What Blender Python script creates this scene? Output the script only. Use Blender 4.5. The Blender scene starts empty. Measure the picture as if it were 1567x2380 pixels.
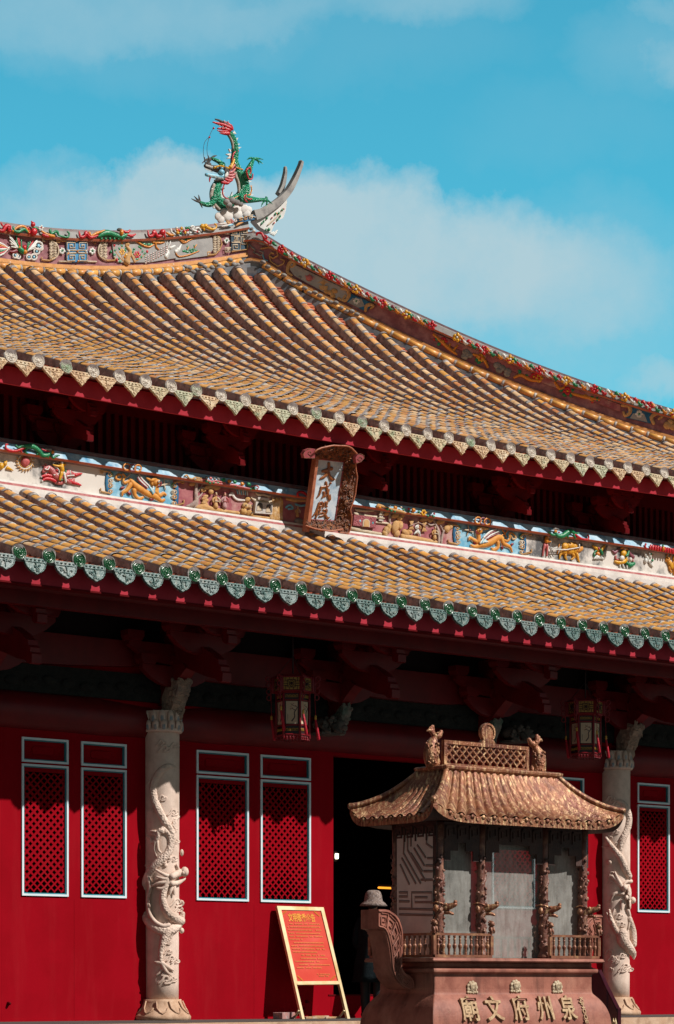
import bpy, bmesh, math, random
from mathutils import Vector as V, Matrix
random.seed(7)
S = bpy.context.scene
COL = S.collection
# ------------------------------------------------------------------ camera, sky, sun, exposure
F = 5620.0; CX = 783.5; HY = 2288.0            # focal length, centre and horizon measured on the photograph (1567 px wide)
PSI = math.atan(F / 7001.0)
FW = V((math.sin(PSI), math.cos(PSI), 0)); RT = V((math.cos(PSI), -math.sin(PSI), 0)); UP = V((0, 0, 1))
CAM = V((-23.4401, -29.3441, 0.5273))
cam = bpy.data.cameras.new('camera'); camo = bpy.data.objects.new('camera', cam); COL.objects.link(camo)
camo.location = CAM; camo.rotation_euler = (math.pi / 2, 0, -PSI)
cam.lens = 85.01; cam.sensor_width = 36; cam.shift_y = (HY - 1190) / 2380.0
cam.clip_start = .5; cam.clip_end = 6000
S.camera = camo
SUN_AZ, SUN_EL = math.radians(28), math.radians(43.2)   # azimuth from the hall's front normal, towards the right
sd = V((math.cos(SUN_EL) * math.sin(SUN_AZ), -math.cos(SUN_EL) * math.cos(SUN_AZ), math.sin(SUN_EL)))
sl = bpy.data.lights.new('sun', 'SUN'); sl.energy = 5.0; sl.angle = math.radians(.5); sl.color = (1, .955, .89)
so = bpy.data.objects.new('sun', sl); COL.objects.link(so); so.rotation_euler = sd.to_track_quat('Z', 'Y').to_euler()
S.view_settings.view_transform = 'Standard'; S.view_settings.look = 'None'; S.view_settings.exposure = 0; S.view_settings.gamma = 1
S.cycles.max_bounces = 6; S.cycles.sample_clamp_indirect = 4

class NT:
    def __init__(s, nt): s.nt = nt
    def n(s, t, **k):
        o = s.nt.nodes.new('ShaderNode' + t)
        for a, b in k.items(): setattr(o, a, b)
        return o
    def l(s, a, b): s.nt.links.new(a, b)
    def m(s, op, a, b=None, c=None, clamp=False):
        o = s.n('Math', operation=op, use_clamp=clamp)
        for i, x in enumerate((a, b, c)):
            if x is None: continue
            if isinstance(x, (int, float)): o.inputs[i].default_value = x
            else: s.l(x, o.inputs[i])
        return o.outputs[0]
    def mix(s, fac, a, b, blend='MIX'):
        o = s.n('Mix', data_type='RGBA', blend_type=blend)
        for i, x in ((0, fac), (6, a), (7, b)):
            if isinstance(x, (int, float)): o.inputs[i].default_value = x
            elif isinstance(x, (tuple, list)): o.inputs[i].default_value = tuple(x)[:3] + (1,)
            else: s.l(x, o.inputs[i])
        return o.outputs[2]
    def noise(s, vec, scale, detail=4, rough=.6, dist=0):
        o = s.n('TexNoise'); o.inputs['Scale'].default_value = scale; o.inputs['Detail'].default_value = detail
        o.inputs['Roughness'].default_value = rough; o.inputs['Distortion'].default_value = dist
        if vec is not None: s.l(vec, o.inputs['Vector'])
        return o
    def ramp(s, fac, stops):
        o = s.n('ValToRGB'); e = o.color_ramp.elements
        while len(e) < len(stops): e.new(.5)
        for el, (p, c) in zip(e, stops):
            el.position = p; el.color = (c, c, c, 1) if isinstance(c, (int, float)) else tuple(c)[:3] + (1,)
        s.l(fac, o.inputs[0]); return o.outputs[0]

W = bpy.data.worlds.new('World'); S.world = W; W.use_nodes = True
t = NT(W.node_tree); W.node_tree.nodes.clear()
sky = t.n('TexSky', sky_type='NISHITA', sun_disc=False); sky.sun_elevation = SUN_EL
sky.sun_rotation = math.atan2(sd.x, sd.y); sky.air_density = 1.0; sky.dust_density = .4; sky.ozone_density = 2.0
tc = t.n('TexCoord')
vr = t.n('VectorRotate', rotation_type='Z_AXIS'); vr.inputs['Angle'].default_value = PSI   # towards the photographed quarter of the sky
t.l(tc.outputs['Generated'], vr.inputs['Vector'])
wob = t.noise(vr.outputs[0], 9, 5, .55)
sx = t.n('SeparateXYZ'); t.l(vr.outputs[0], sx.inputs[0])
yy = t.m('MAXIMUM', sx.outputs[1], .05)
wsep = t.n('SeparateColor'); t.l(wob.outputs['Color'], wsep.inputs[0])
fine = t.noise(vr.outputs[0], 40, 7, .68); fsep = t.n('SeparateColor'); t.l(fine.outputs['Color'], fsep.inputs[0])
u = t.m('ADD', t.m('DIVIDE', sx.outputs[0], yy), t.m('ADD', t.m('MULTIPLY', t.m('SUBTRACT', wsep.outputs[0], .5), .085), t.m('MULTIPLY', t.m('SUBTRACT', fsep.outputs[0], .5), .034)))
v = t.m('ADD', t.m('DIVIDE', sx.outputs[2], yy), t.m('ADD', t.m('MULTIPLY', t.m('SUBTRACT', wsep.outputs[1], .5), .06), t.m('MULTIPLY', t.m('SUBTRACT', fsep.outputs[1], .5), .026)))
dens = None   # cloud banks: azimuth, elevation, half widths, weight, softness
for (pu, pv, ru, rv, w, k) in [
        (430, 520, 300, 190, 1.0, 2.1), (160, 560, 260, 120, .6, 1.4), (800, 530, 350, 190, 1.0, 1.7), (1080, 590, 360, 165, .85, 1.4), (1350, 640, 300, 165, .6, 1.1), (1000, 720, 500, 150, .30, 1.0),
        (230, -10, 520, 150, .55, .75), (470, 50, 300, 110, .25, .7), (60, 70, 260, 120, .28, .7), (1000, -20, 260, 110, .45, .8), (1560, 140, 90, 70, .3, 1.0), (1540, 900, 120, 60, .6, 1.0), (1520, 20, 80, 40, .25, 1), (300, 150, 330, 110, .14, .8), (1420, 800, 250, 130, .25, 1), (1430, 600, 330, 200, .25, .9), (1250, 760, 520, 260, .16, .8), (1500, 120, 240, 130, .22, .9), (40, 510, 220, 110, .4, 1.1), (860, 120, 420, 120, .12, .8), (1350, 300, 330, 110, .1, .8), (760, 30, 360, 60, .25, .9)]:
    a = t.m('DIVIDE', t.m('SUBTRACT', u, (pu - CX) / F), ru / F); b = t.m('DIVIDE', t.m('SUBTRACT', v, (HY - pv) / F), rv / F)
    r2 = t.m('ADD', t.m('MULTIPLY', a, a), t.m('MULTIPLY', b, b))
    g = t.m('MULTIPLY', t.m('MULTIPLY', t.m('SUBTRACT', 1.0, r2), k, clamp=True), w)
    dens = g if dens is None else t.m('ADD', dens, t.m('MULTIPLY', g, t.m('SUBTRACT', 1.0, dens, clamp=True)))
tex = t.noise(vr.outputs[0], 26, 9, .66)
dens = t.m('MULTIPLY', dens, t.m('ADD', t.m('MULTIPLY', tex.outputs['Fac'], .8), .57), clamp=True)
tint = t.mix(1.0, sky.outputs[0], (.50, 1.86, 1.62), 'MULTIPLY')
away = t.ramp(sx.outputs[1], [(.55, 1), (.86, 0)])     # unseen grey veil added over the other sky to neutralise the fill light
fill_veil = t.noise(vr.outputs[0], 3.0, 5, .6)
tint = t.mix(t.m('MULTIPLY', away, .92), tint, t.mix(fill_veil.outputs['Fac'], (.65, .58, .56), (1.5, 1.38, 1.30)))
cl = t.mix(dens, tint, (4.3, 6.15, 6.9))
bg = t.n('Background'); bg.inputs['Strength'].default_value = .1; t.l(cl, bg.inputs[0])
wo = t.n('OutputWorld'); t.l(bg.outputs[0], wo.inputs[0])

# ------------------------------------------------------------------ measuring on the photograph's planes
K = 1567.0 / 2696.0
def ray(px, py): return FW + RT * ((px - CX) / F) + UP * ((HY - py) / F)
def onP(px, py, n, d):                          # point of the plane n.p = d seen at that pixel
    r = ray(px, py); n = V(n); return CAM + r * ((d - n.dot(CAM)) / n.dot(r))
def onY(px, py, y): return onP(px, py, (0, 1, 0), y)
def onX(px, py, x): return onP(px, py, (1, 0, 0), x)
def onZ(px, py, z): return onP(px, py, (0, 0, 1), z)
def onC(px, py, c, R):                          # front of an upright cylinder
    r = ray(px, py); ox, oy = CAM.x - c[0], CAM.y - c[1]
    a = r.x * r.x + r.y * r.y; b = 2 * (ox * r.x + oy * r.y); q = ox * ox + oy * oy - R * R
    D = b * b - 4 * a * q
    tt = (-b - math.sqrt(max(D, 0))) / (2 * a); return CAM + r * tt
def ppm(p): return F / (V(p) - CAM).dot(FW)      # picture px per metre there
def fr(x0, y0, w, wz=1567.0):                    # a crop of the photograph -> picture px
    s = w / wz
    return lambda a, b: ((x0 + a * s) * K, (y0 + b * s) * K)

# ------------------------------------------------------------------ mesh builder
def crom(P, n):
    if n < 2 or len(P) < 3: return list(P)
    out = []
    for i in range(len(P) - 1):
        a, b, c, d = P[max(i - 1, 0)], P[i], P[i + 1], P[min(i + 2, len(P) - 1)]
        for k in range(n):
            q = k / n
            out.append(.5 * ((2 * b) + (c - a) * q + (2 * a - 5 * b + 4 * c - d) * q * q + (3 * b - a - 3 * c + d) * q ** 3) if not isinstance(b, float) else .5 * ((2 * b) + (c - a) * q + (2 * a - 5 * b + 4 * c - d) * q * q + (3 * b - a - 3 * c + d) * q ** 3))
    out.append(P[-1]); return out
class MB:
    def __init__(s): s.v = []; s.f = []; s.m = []; s.sm = []; s.mats = []
    def mi(s, mat):
        if mat not in s.mats: s.mats.append(mat)
        return s.mats.index(mat)
    def add(s, vs, fs, mat, sm=False):
        b = len(s.v); i = s.mi(mat); s.v += [tuple(x) for x in vs]
        for f in fs: s.f.append([b + j for j in f]); s.m.append(i); s.sm.append(sm)
        return s
    def box(s, lo, hi, mat, bev=0):
        x0, y0, z0 = lo; x1, y1, z1 = hi
        if bev: return s.prism([(x0, z0 + bev), (x0 + bev, z0), (x1 - bev, z0), (x1, z0 + bev), (x1, z1 - bev), (x1 - bev, z1), (x0 + bev, z1), (x0, z1 - bev)], mat, y0, y1)
        return s.add([(x0, y0, z0), (x1, y0, z0), (x1, y1, z0), (x0, y1, z0), (x0, y0, z1), (x1, y0, z1), (x1, y1, z1), (x0, y1, z1)],
                     [(0, 3, 2, 1), (4, 5, 6, 7), (0, 1, 5, 4), (1, 2, 6, 5), (2, 3, 7, 6), (3, 0, 4, 7)], mat)
    def prism(s, xz, mat, y0, y1):               # outline in x,z extruded along y
        n = len(xz); vs = [(x, y0, z) for x, z in xz] + [(x, y1, z) for x, z in xz]
        return s.add(vs, [list(range(n)), list(range(2 * n - 1, n - 1, -1))] + [(i, i + n, (i + 1) % n + n, (i + 1) % n) for i in range(n)], mat)
    def prismx(s, yz, mat, x0, x1):              # outline in y,z extruded along x
        n = len(yz); vs = [(x0, y, z) for y, z in yz] + [(x1, y, z) for y, z in yz]
        return s.add(vs, [list(range(n)), list(range(2 * n - 1, n - 1, -1))] + [(i, i + n, (i + 1) % n + n, (i + 1) % n) for i in range(n)], mat)
    def plate(s, P, nrm, th, mat, back=0):       # 3-D outline given a thickness along nrm, optional backing depth
        P = [V(p) for p in P]; nrm = V(nrm); n = len(P)
        vs = [p + nrm * th for p in P] + [p - nrm * back for p in P]
        return s.add(vs, [list(range(n)), list(range(2 * n - 1, n - 1, -1))] + [(i, i + n, (i + 1) % n + n, (i + 1) % n) for i in range(n)], mat)
    def tube(s, P, r, mat, seg=8, nrm=None, flat=1.0, sub=1, sm=True, cap=True):
        P = [V(p) for p in P]
        if not isinstance(r, (list, tuple)): r = [r] * len(P)
        if len(r) != len(P):
            q = []
            for i in range(len(P)):
                a = i / (len(P) - 1) * (len(r) - 1); j = min(int(a), len(r) - 2); q.append(r[j] + (r[j + 1] - r[j]) * (a - j))
            r = q
        if sub > 1: r = crom([float(x) for x in r], sub) if len(P) > 2 else r; P = crom(P, sub)
        n = len(P); rings = []
        T = [(P[min(i + 1, n - 1)] - P[max(i - 1, 0)]).normalized() for i in range(n)]
        ref = V(nrm) if nrm is not None else (V((0, 0, 1)) if abs(T[0].z) < .9 else V((1, 0, 0)))
        side0 = None; spec = []
        for i in range(n):
            if nrm is not None: sd_ = T[i].cross(ref)
            else:
                sd_ = T[i].cross(ref) if side0 is None else side0 - T[i] * side0.dot(T[i])
            if sd_.length < 1e-6: sd_ = T[i].orthogonal()
            sd_.normalize(); side0 = sd_; up_ = sd_.cross(T[i]).normalized(); spec.append((P[i], T[i], sd_, up_, max(r[i], 1e-4)))
        if cap:
            p, t_, a, b, q = spec[0]; spec.insert(0, (p - t_ * q * .6, t_, a, b, q * .62))
            p, t_, a, b, q = spec[-1]; spec.append((p + t_ * q * .6, t_, a, b, q * .62))
        vs = []; fs = []
        for p, t_, a, b, q in spec:
            for k in range(seg):
                c = 2 * math.pi * k / seg; vs.append(p + a * (q * math.cos(c)) + b * (q * flat * math.sin(c)))
        m = len(spec)
        for i in range(m - 1):
            for k in range(seg): fs.append((i * seg + k, i * seg + (k + 1) % seg, (i + 1) * seg + (k + 1) % seg, (i + 1) * seg + k))
        fs.append(list(range(seg - 1, -1, -1))); fs.append([(m - 1) * seg + k for k in range(seg)])
        return s.add(vs, fs, mat, sm)
    def ball(s, c, r, mat, ax=None, seg=10, rg=6):  # ellipsoid; r = 3 radii, ax = 3 axes
        if not isinstance(r, (list, tuple)): r = (r, r, r)
        ax = ax or (V((1, 0, 0)), V((0, 1, 0)), V((0, 0, 1))); c = V(c); vs = []; fs = []
        for i in range(rg + 1):
            a = math.pi * i / rg
            for k in range(seg):
                b = 2 * math.pi * k / seg
                vs.append(c + ax[0] * (r[0] * math.sin(a) * math.cos(b)) + ax[1] * (r[1] * math.sin(a) * math.sin(b)) + ax[2] * (r[2] * math.cos(a)))
        for i in range(rg):
            for k in range(seg): fs.append((i * seg + k, (i + 1) * seg + k, (i + 1) * seg + (k + 1) % seg, i * seg + (k + 1) % seg))
        return s.add(vs, fs, mat, True)
    def lathe(s, c, prof, mat, seg=24, sm=True, a0=0, ax=None, lobes=None):  # prof: (r, h)
        c = V(c); ax = ax or (V((1, 0, 0)), V((0, 1, 0)), V((0, 0, 1))); vs = []; fs = []
        for r, h in prof:
            for k in range(seg):
                b = a0 + 2 * math.pi * k / seg; q = r * (1 + (lobes[1] * abs(math.sin(lobes[0] * b / 2)) if lobes else 0))
                vs.append(c + ax[0] * (q * math.cos(b)) + ax[1] * (q * math.sin(b)) + ax[2] * h)
        n = len(prof)
        for i in range(n - 1):
            for k in range(seg): fs.append((i * seg + k, i * seg + (k + 1) % seg, (i + 1) * seg + (k + 1) % seg, (i + 1) * seg + k))
        fs.append(list(range(seg - 1, -1, -1))); fs.append([(n - 1) * seg + k for k in range(seg)])
        return s.add(vs, fs, mat, sm)
    def sheet(s, G, mat, sm=False):               # grid of points
        n, m = len(G), len(G[0]); vs = [p for row in G for p in row]
        return s.add(vs, [(i * m + j, i * m + j + 1, (i + 1) * m + j + 1, (i + 1) * m + j) for i in range(n - 1) for j in range(m - 1)], mat, sm)
    def sweep(s, P, prof, mat, up=(0, 0, 1), out=None, closed=True, mats=None):  # prof (o,h): o along out, h along up; closed outline
        n = len(prof); vs = []; fs = []; up = V(up)
        for i, p in enumerate(P):
            p = V(p); o = V(out) if out is not None else None
            for a, b in prof: vs.append(p + o * a + up * b)
        b0 = len(s.v); s.v += [tuple(x) for x in vs]
        for i in range(len(P) - 1):
            for k in range(n if closed else n - 1):
                f = [b0 + i * n + k, b0 + i * n + (k + 1) % n, b0 + (i + 1) * n + (k + 1) % n, b0 + (i + 1) * n + k]
                s.f.append(f); s.m.append(s.mi(mats[k] if mats else mat)); s.sm.append(False)
        for e in (0, len(P) - 1):
            f = [b0 + e * n + k for k in range(n)]; s.f.append(f if e else f[::-1]); s.m.append(s.mi(mat)); s.sm.append(False)
        return s
    def build(s, name, parent=None, label=None, cat=None, group=None, kind=None, bevel=0):
        me = bpy.data.meshes.new(name); me.from_pydata(s.v, [], s.f)
        for mt in s.mats: me.materials.append(mt)
        me.polygons.foreach_set('material_index', s.m); me.polygons.foreach_set('use_smooth', s.sm)
        bm = bmesh.new(); bm.from_mesh(me); bmesh.ops.recalc_face_normals(bm, faces=bm.faces[:]); bm.to_mesh(me); bm.free()
        o = bpy.data.objects.new(name, me); COL.objects.link(o)
        if bevel:
            b = o.modifiers.new('bevel', 'BEVEL'); b.width = bevel; b.segments = 2; b.limit_method = 'ANGLE'; b.angle_limit = math.radians(50)
        return tag(o, parent, label, cat, group, kind)
def tag(o, parent=None, label=None, cat=None, group=None, kind=None):
    if parent is not None:
        o.parent = parent; o.matrix_parent_inverse = Matrix.Translation(-parent.location) if parent.type == 'EMPTY' else Matrix.Identity(4)
    for k, x in (('label', label), ('category', cat), ('group', group), ('kind', kind)):
        if x: o[k] = x
    return o
def empty(name, loc, label, cat, group=None):
    o = bpy.data.objects.new(name, None); COL.objects.link(o); o.location = loc
    o.matrix_world = Matrix.Translation(V(loc)); return tag(o, None, label, cat, group)
def copy_tree(o, delta, label=None):
    c = o.copy(); COL.objects.link(c)
    def rec(a, b):
        for ch in list(a.children):
            d = ch.copy(); COL.objects.link(d); d.parent = b; d.matrix_parent_inverse = ch.matrix_parent_inverse.copy(); rec(ch, d)
    rec(o, c); c.location = V(o.location) + V(delta)
    if label: c['label'] = label
    return c
class Rel(MB):
    """relief traced in crop coordinates onto a wall plane; sizes in crop px"""
    def __init__(s, f, sc, n, d, lift=.02, surf=None):
        MB.__init__(s); s.fq = f; s.sc = sc; s.n = V(n).normalized(); s.d = d; s.lift = lift; s.surf = surf
        s.out = s.n if s.n.dot(FW) < 0 else -s.n
    def p(s, a, b, lift=None):
        px, py = s.fq(a, b)
        q = s.surf(px, py) if s.surf else onP(px, py, s.n, s.d)
        return q + s.out * (s.lift if lift is None else lift)
    def R(s, r, p): return r * s.sc / ppm(p)
    def st(s, pts, r, mat, flat=.7, sub=3, lift=None, seg=8):
        P = [s.p(a, b, lift) for a, b in pts]; k = P[0]
        if isinstance(r, (list, tuple)): r = [s.R(x, k) for x in r]
        else: r = s.R(r, k)
        return s.tube(P, r, mat, seg=seg, nrm=s.out, flat=flat, sub=sub)
    def bl(s, a, b, rx, ry, mat, ang=0, flat=.7, lift=None, seg=10):
        c = s.p(a, b, lift); q = s.p(a + 1, b, lift) - s.p(a, b, lift); q.normalize()
        w = V((0, 0, 1)); ca, sa = math.cos(math.radians(ang)), math.sin(math.radians(ang))
        e1 = q * ca - w * sa; e2 = q * sa + w * ca
        return s.ball(c, (s.R(rx, c), s.R(ry, c), s.R(min(rx, ry), c) * flat), mat, (e1, e2, s.out), seg=seg)
    def pl(s, pts, th, mat, back=0, lift=None):
        return s.plate([s.p(a, b, lift) for a, b in pts], s.out, th, mat, back)
    def ring(s, a, b, R, r, mat, flat=.8, n=14, a0=0, a1=360):
        return s.st([(a + R * math.cos(math.radians(a0 + (a1 - a0) * i / n)), b + R * math.sin(math.radians(a0 + (a1 - a0) * i / n))) for i in range(n + 1)], r, mat, flat, 1, seg=6)
    def flower(s, a, b, R, mat, mid, n=5, a0=0, flat=.6):
        for i in range(n):
            g = a0 + 360 * i / n
            s.bl(a + .6 * R * math.cos(math.radians(g)), b + .6 * R * math.sin(math.radians(g)), R * .52, R * .36, mat, -g, flat, seg=8)
        s.bl(a, b, R * .3, R * .3, mid, 0, 1.2, seg=8)

# ------------------------------------------------------------------ materials
def srgb(r, g, b):
    f = lambda x: (x / 255 / 12.92) if x <= 10 else ((x / 255 + .055) / 1.055) ** 2.4
    return (f(r), f(g), f(b))
_M = {}
def M(name, c, c2=None, sc=3.0, rough=.6, bump=0, bsc=30, isl=0, metal=0, spec=.4, c3=None, sc3=1.2, lo=.42, hi=.62, streak=None, wear=None, coat=0, vor=None, bdist=.02):
    """noise blend of colours, optional random per island, streaks, worn specks and bump; object coordinates"""
    if name in _M: return _M[name]
    m = bpy.data.materials.new(name); m.use_nodes = True; t = NT(m.node_tree); b = m.node_tree.nodes['Principled BSDF']
    tc = t.n('TexCoord').outputs['Object']; col = None
    if c2 is not None:
        n = t.noise(tc, sc, 6, .62); col = t.mix(t.ramp(n.outputs['Fac'], [(lo, 0), (hi, 1)]), c, c2)
    else:
        n = t.noise(tc, sc, 5, .6); col = t.mix(n.outputs['Fac'], tuple(x * .86 for x in c), tuple(min(1, x * 1.14) for x in c))
    if c3 is not None:
        n3 = t.noise(tc, sc3, 5, .65); col = t.mix(t.ramp(n3.outputs['Fac'], [(.5, 0), (.68, 1)]), col, c3)
    if streak:                                   # vertical streaks, weather and painted highlights: (colour, scale, amount)
        mp = t.n('Mapping'); mp.inputs['Scale'].default_value = (1, 1, .12); t.l(tc, mp.inputs[0])
        ns = t.noise(mp.outputs[0], streak[1], 5, .7); col = t.mix(t.m('MULTIPLY', t.ramp(ns.outputs['Fac'], [(.5, 0), (.75, 1)]), streak[2]), col, streak[0])
    if wear:                                     # small chips: (colour, scale, threshold)
        nw = t.noise(tc, wear[1], 6, .7); col = t.mix(t.ramp(nw.outputs['Fac'], [(wear[2], 0), (wear[2] + .06, 1)]), col, wear[0])
    if isl:
        g = t.n('NewGeometry'); hsv = t.n('HueSaturation')
        t.l(t.m('ADD', t.m('MULTIPLY', g.outputs['Random Per Island'], isl), 1 - isl / 2), hsv.inputs['Value']); t.l(col, hsv.inputs['Color']); col = hsv.outputs[0]
    t.l(col, b.inputs['Base Color']); b.inputs['Roughness'].default_value = rough; b.inputs['Metallic'].default_value = metal
    b.inputs['Specular IOR Level'].default_value = spec
    if coat: b.inputs['Coat Weight'].default_value = coat; b.inputs['Coat Roughness'].default_value = .15
    if bump:
        if vor:
            nb = t.n('TexVoronoi', feature=vor); nb.inputs['Scale'].default_value = bsc; t.l(tc, nb.inputs['Vector']); h = nb.outputs['Distance']
        else: h = t.noise(tc, bsc, 6, .65).outputs['Fac']
        bp = t.n('Bump'); bp.inputs['Strength'].default_value = bump; bp.inputs['Distance'].default_value = bdist; t.l(h, bp.inputs['Height']); t.l(bp.outputs[0], b.inputs['Normal'])
    _M[name] = m; return m
def glow(name, c, e):
    m = bpy.data.materials.new(name); m.use_nodes = True; b = m.node_tree.nodes['Principled BSDF']
    b.inputs['Base Color'].default_value = (*c, 1); b.inputs['Emission Color'].default_value = (*c, 1); b.inputs['Emission Strength'].default_value = e; return m
RED = M('red lacquer wall', (.305, .0032, .010), (.275, .003, .009), 1.2, .55, .03, 3, spec=.02, streak=((.34, .016, .022), 4, .34), c3=(.27, .0028, .008), sc3=.6, wear=((.40, .06, .06), 7, .74))
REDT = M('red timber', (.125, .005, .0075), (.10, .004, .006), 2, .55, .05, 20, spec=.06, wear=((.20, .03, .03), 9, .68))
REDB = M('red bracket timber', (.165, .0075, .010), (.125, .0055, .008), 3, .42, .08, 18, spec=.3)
REDF = M('red fascia board', (.44, .035, .055), (.36, .025, .04), 2.5, .5, .05, 14, spec=.1)
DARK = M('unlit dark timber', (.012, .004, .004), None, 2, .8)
BLK = M('black opening', (.004, .004, .005), None, 2, .9, spec=.1)
TRIM = M('white blue frame paint', (.66, .78, .84), (.76, .83, .87), 6, .4, .05, 40)
TEAL = M('teal frame paint', (.03, .22, .27), None, 6, .5)
STONE = M('pinkish granite', (.80, .62, .52), (.70, .53, .44), 9, .85, .5, 90, c3=(.58, .44, .36), sc3=2.2, wear=((.48, .37, .31), 60, .67), bdist=.01, streak=((.50, .33, .24), 3, .5))
STONEB = M('warm sandstone', (.62, .42, .29), (.54, .33, .21), 5, .85, .5, 60, c3=(.36, .21, .13), sc3=3, bdist=.012)
PAVE = M('grey granite paving', (.085, .075, .068), (.065, .06, .055), 2, .85, .3, 30)
MORT = M('grey tile mortar', (.32, .27, .26), (.175, .145, .14), 7, .9, .4, 40, c3=(.42, .38, .365), sc3=9)
MORTL = M('pale tile mortar', (.58, .55, .52), (.19, .16, .15), 9, .85, .4, 50)
YEL = M('yellow glazed tile', (.72, .365, .095), (.64, .30, .072), 5, .38, .1, 30, isl=.3, spec=.4, wear=((.66, .50, .32), 14, .66), c3=(.60, .24, .09), sc3=5)
YELW = M('weathered yellow tile', (.68, .37, .16), (.67, .295, .08), 3.2, .42, .2, 30, isl=.35, spec=.4, wear=((.40, .14, .07), 16, .60), c3=(.70, .53, .34), sc3=4)
YELC = M('bleached cream tile', (.70, .475, .285), (.66, .39, .18), 5, .5, .2, 30, isl=.3, spec=.3, wear=((.42, .17, .09), 15, .61))
YELR = M('rusty worn tile', (.46, .17, .075), (.62, .33, .10), 8, .5, .2, 30, isl=.35, spec=.3, wear=((.66, .48, .30), 13, .62))
TERR = M('terracotta pan tile', (.46, .12, .05), (.36, .085, .045), 4, .75, .2, 40, isl=.55, c3=(.25, .10, .075), sc3=7)
GRN = M('green glazed disc', (.008, .062, .02), (.014, .085, .032), 12, .22, .1, 40, spec=.4, coat=.2, wear=((.35, .14, .03), 12, .74))
AQUB = M('greyish drip tile', (.10, .155, .15), (.15, .195, .19), 16, .36, .25, 50, spec=.35, coat=.1, c3=(.20, .20, .175), sc3=14)
AQUA = M('blue green drip tile', (.05, .115, .105), (.09, .155, .148), 16, .34, .25, 50, spec=.35, coat=.1, c3=(.15, .165, .135), sc3=18)
CREG = M('greenish cream drip tile', (.52, .50, .35), (.32, .33, .21), 22, .35, .8, 60, spec=.5, c3=(.60, .50, .34), sc3=6)
CREO = M('tawny drip tile', (.66, .46, .27), (.42, .24, .13), 24, .35, .8, 60, spec=.5, c3=(.68, .58, .42), sc3=5)
CREM = M('cream glazed drip tile', (.70, .57, .38), (.42, .30, .17), 26, .35, 1.0, 60, spec=.5, c3=(.20, .27, .15), sc3=5, isl=.3)
CRMG = M('greenish worn disc', (.20, .28, .16), (.36, .34, .26), 18, .4, .4, 60, c3=(.50, .44, .36), sc3=5)
CRMD = M('weathered cream disc', (.62, .54, .45), (.38, .32, .26), 24, .4, .4, 60)
PLAS = M('aged white plaster', (.70, .66, .62), (.60, .54, .50), 4, .8, .15, 40, streak=((.25, .22, .21), 6, .35), c3=(.74, .68, .62), sc3=3)
INK = M('plaster with ink wash', (.66, .61, .56), (.10, .10, .105), 1.7, .8, .1, 40, lo=.46, hi=.60, c3=(.72, .67, .62), sc3=3)
ORNG = M('orange line paint', (.66, .33, .12), (.55, .25, .08), 8, .7, .1, 40, wear=((.7, .6, .5), 14, .62))
PINK = M('faded maroon line', (.36, .09, .095), (.46, .20, .19), 10, .8)
MARN = M('maroon panel wash', (.25, .085, .105), (.38, .18, .19), 5, .8, .1, 40, c3=(.17, .065, .08), sc3=3)
ROSE = M('rose panel wash', (.30, .075, .095), (.42, .16, .165), 4, .8, .1, 40, c3=(.52, .33, .29), sc3=2.5)
BLUP = M('blue panel wash', (.12, .36, .53), (.38, .58, .68), 4.5, .7, .1, 40, c3=(.03, .17, .30), sc3=2.6)
BLUC = M('blue white cornice wash', (.30, .49, .62), (.48, .60, .68), 5, .7, .1, 30, c3=(.035, .22, .40), sc3=3.2)
FADB = M('faded blue grey plaster', (.20, .19, .19), (.13, .145, .165), 5, .85, .2, 30, c3=(.06, .10, .15), sc3=3)
BLUD = M('deep blue paint', (.012, .10, .22), (.03, .16, .30), 8, .6)
PURP = M('dark purple coping', (.085, .04, .045), (.13, .08, .085), 8, .7, .2, 30)
CAPG = M('weathered grey capping', (.22, .19, .185), (.30, .17, .17), 3.5, .85, .5, 26, c3=(.105, .10, .10), sc3=6)
GREYP = M('grey plaster panel', (.36, .35, .34), (.28, .27, .265), 4, .85, .2, 30, c3=(.46, .43, .41), sc3=2)
def paint(n, c, **k): return M(n, c, tuple(x * .78 for x in c), 14, k.pop('rough', .32), k.pop('bump', .35), 60, spec=.5, **k)
gR = paint('red shard glaze', (.55, .012, .022)); gY = paint('yellow shard glaze', (.72, .36, .015)); gG = paint('green shard glaze', (.012, .22, .085))
gO = paint('orange shard glaze', (.68, .24, .02)); gW = paint('white shard glaze', (.72, .72, .68)); gK = paint('dark grey clay', (.09, .08, .075), rough=.8)
gP = paint('rose shard glaze', (.52, .13, .13)); gB = paint('light blue glaze', (.20, .52, .68)); gD = paint('deep red glaze', (.22, .015, .025)); gM = paint('mauve glaze', (.24, .07, .095))
tanP = M('tan painted stucco', (.56, .34, .155), (.48, .25, .085), 9, .8, .4, 50); creamP = M('cream stucco', (.60, .50, .38), (.48, .37, .25), 8, .8, .4, 50)
goldO = M('orange animal paint', (.66, .30, .05), (.58, .22, .03), 8, .6, .2, 40); blkP = M('black outline paint', (.02, .02, .03)); skinP = M('figure face paint', (.55, .33, .22))
greyW = M('weathered grey stucco', (.30, .28, .265), (.17, .16, .155), 8, .85, .5, 45)
SCALE = M('green dragon scales', (.012, .20, .10), (.02, .29, .15), 9, .3, 1.0, 26, spec=.5, isl=0, vor='F1', wear=((.6, .66, .6), 26, .72), bdist=.03)
BELLY = M('pale dragon belly', (.42, .36, .30), (.30, .25, .21), 12, .7, .6, 16)
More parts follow.
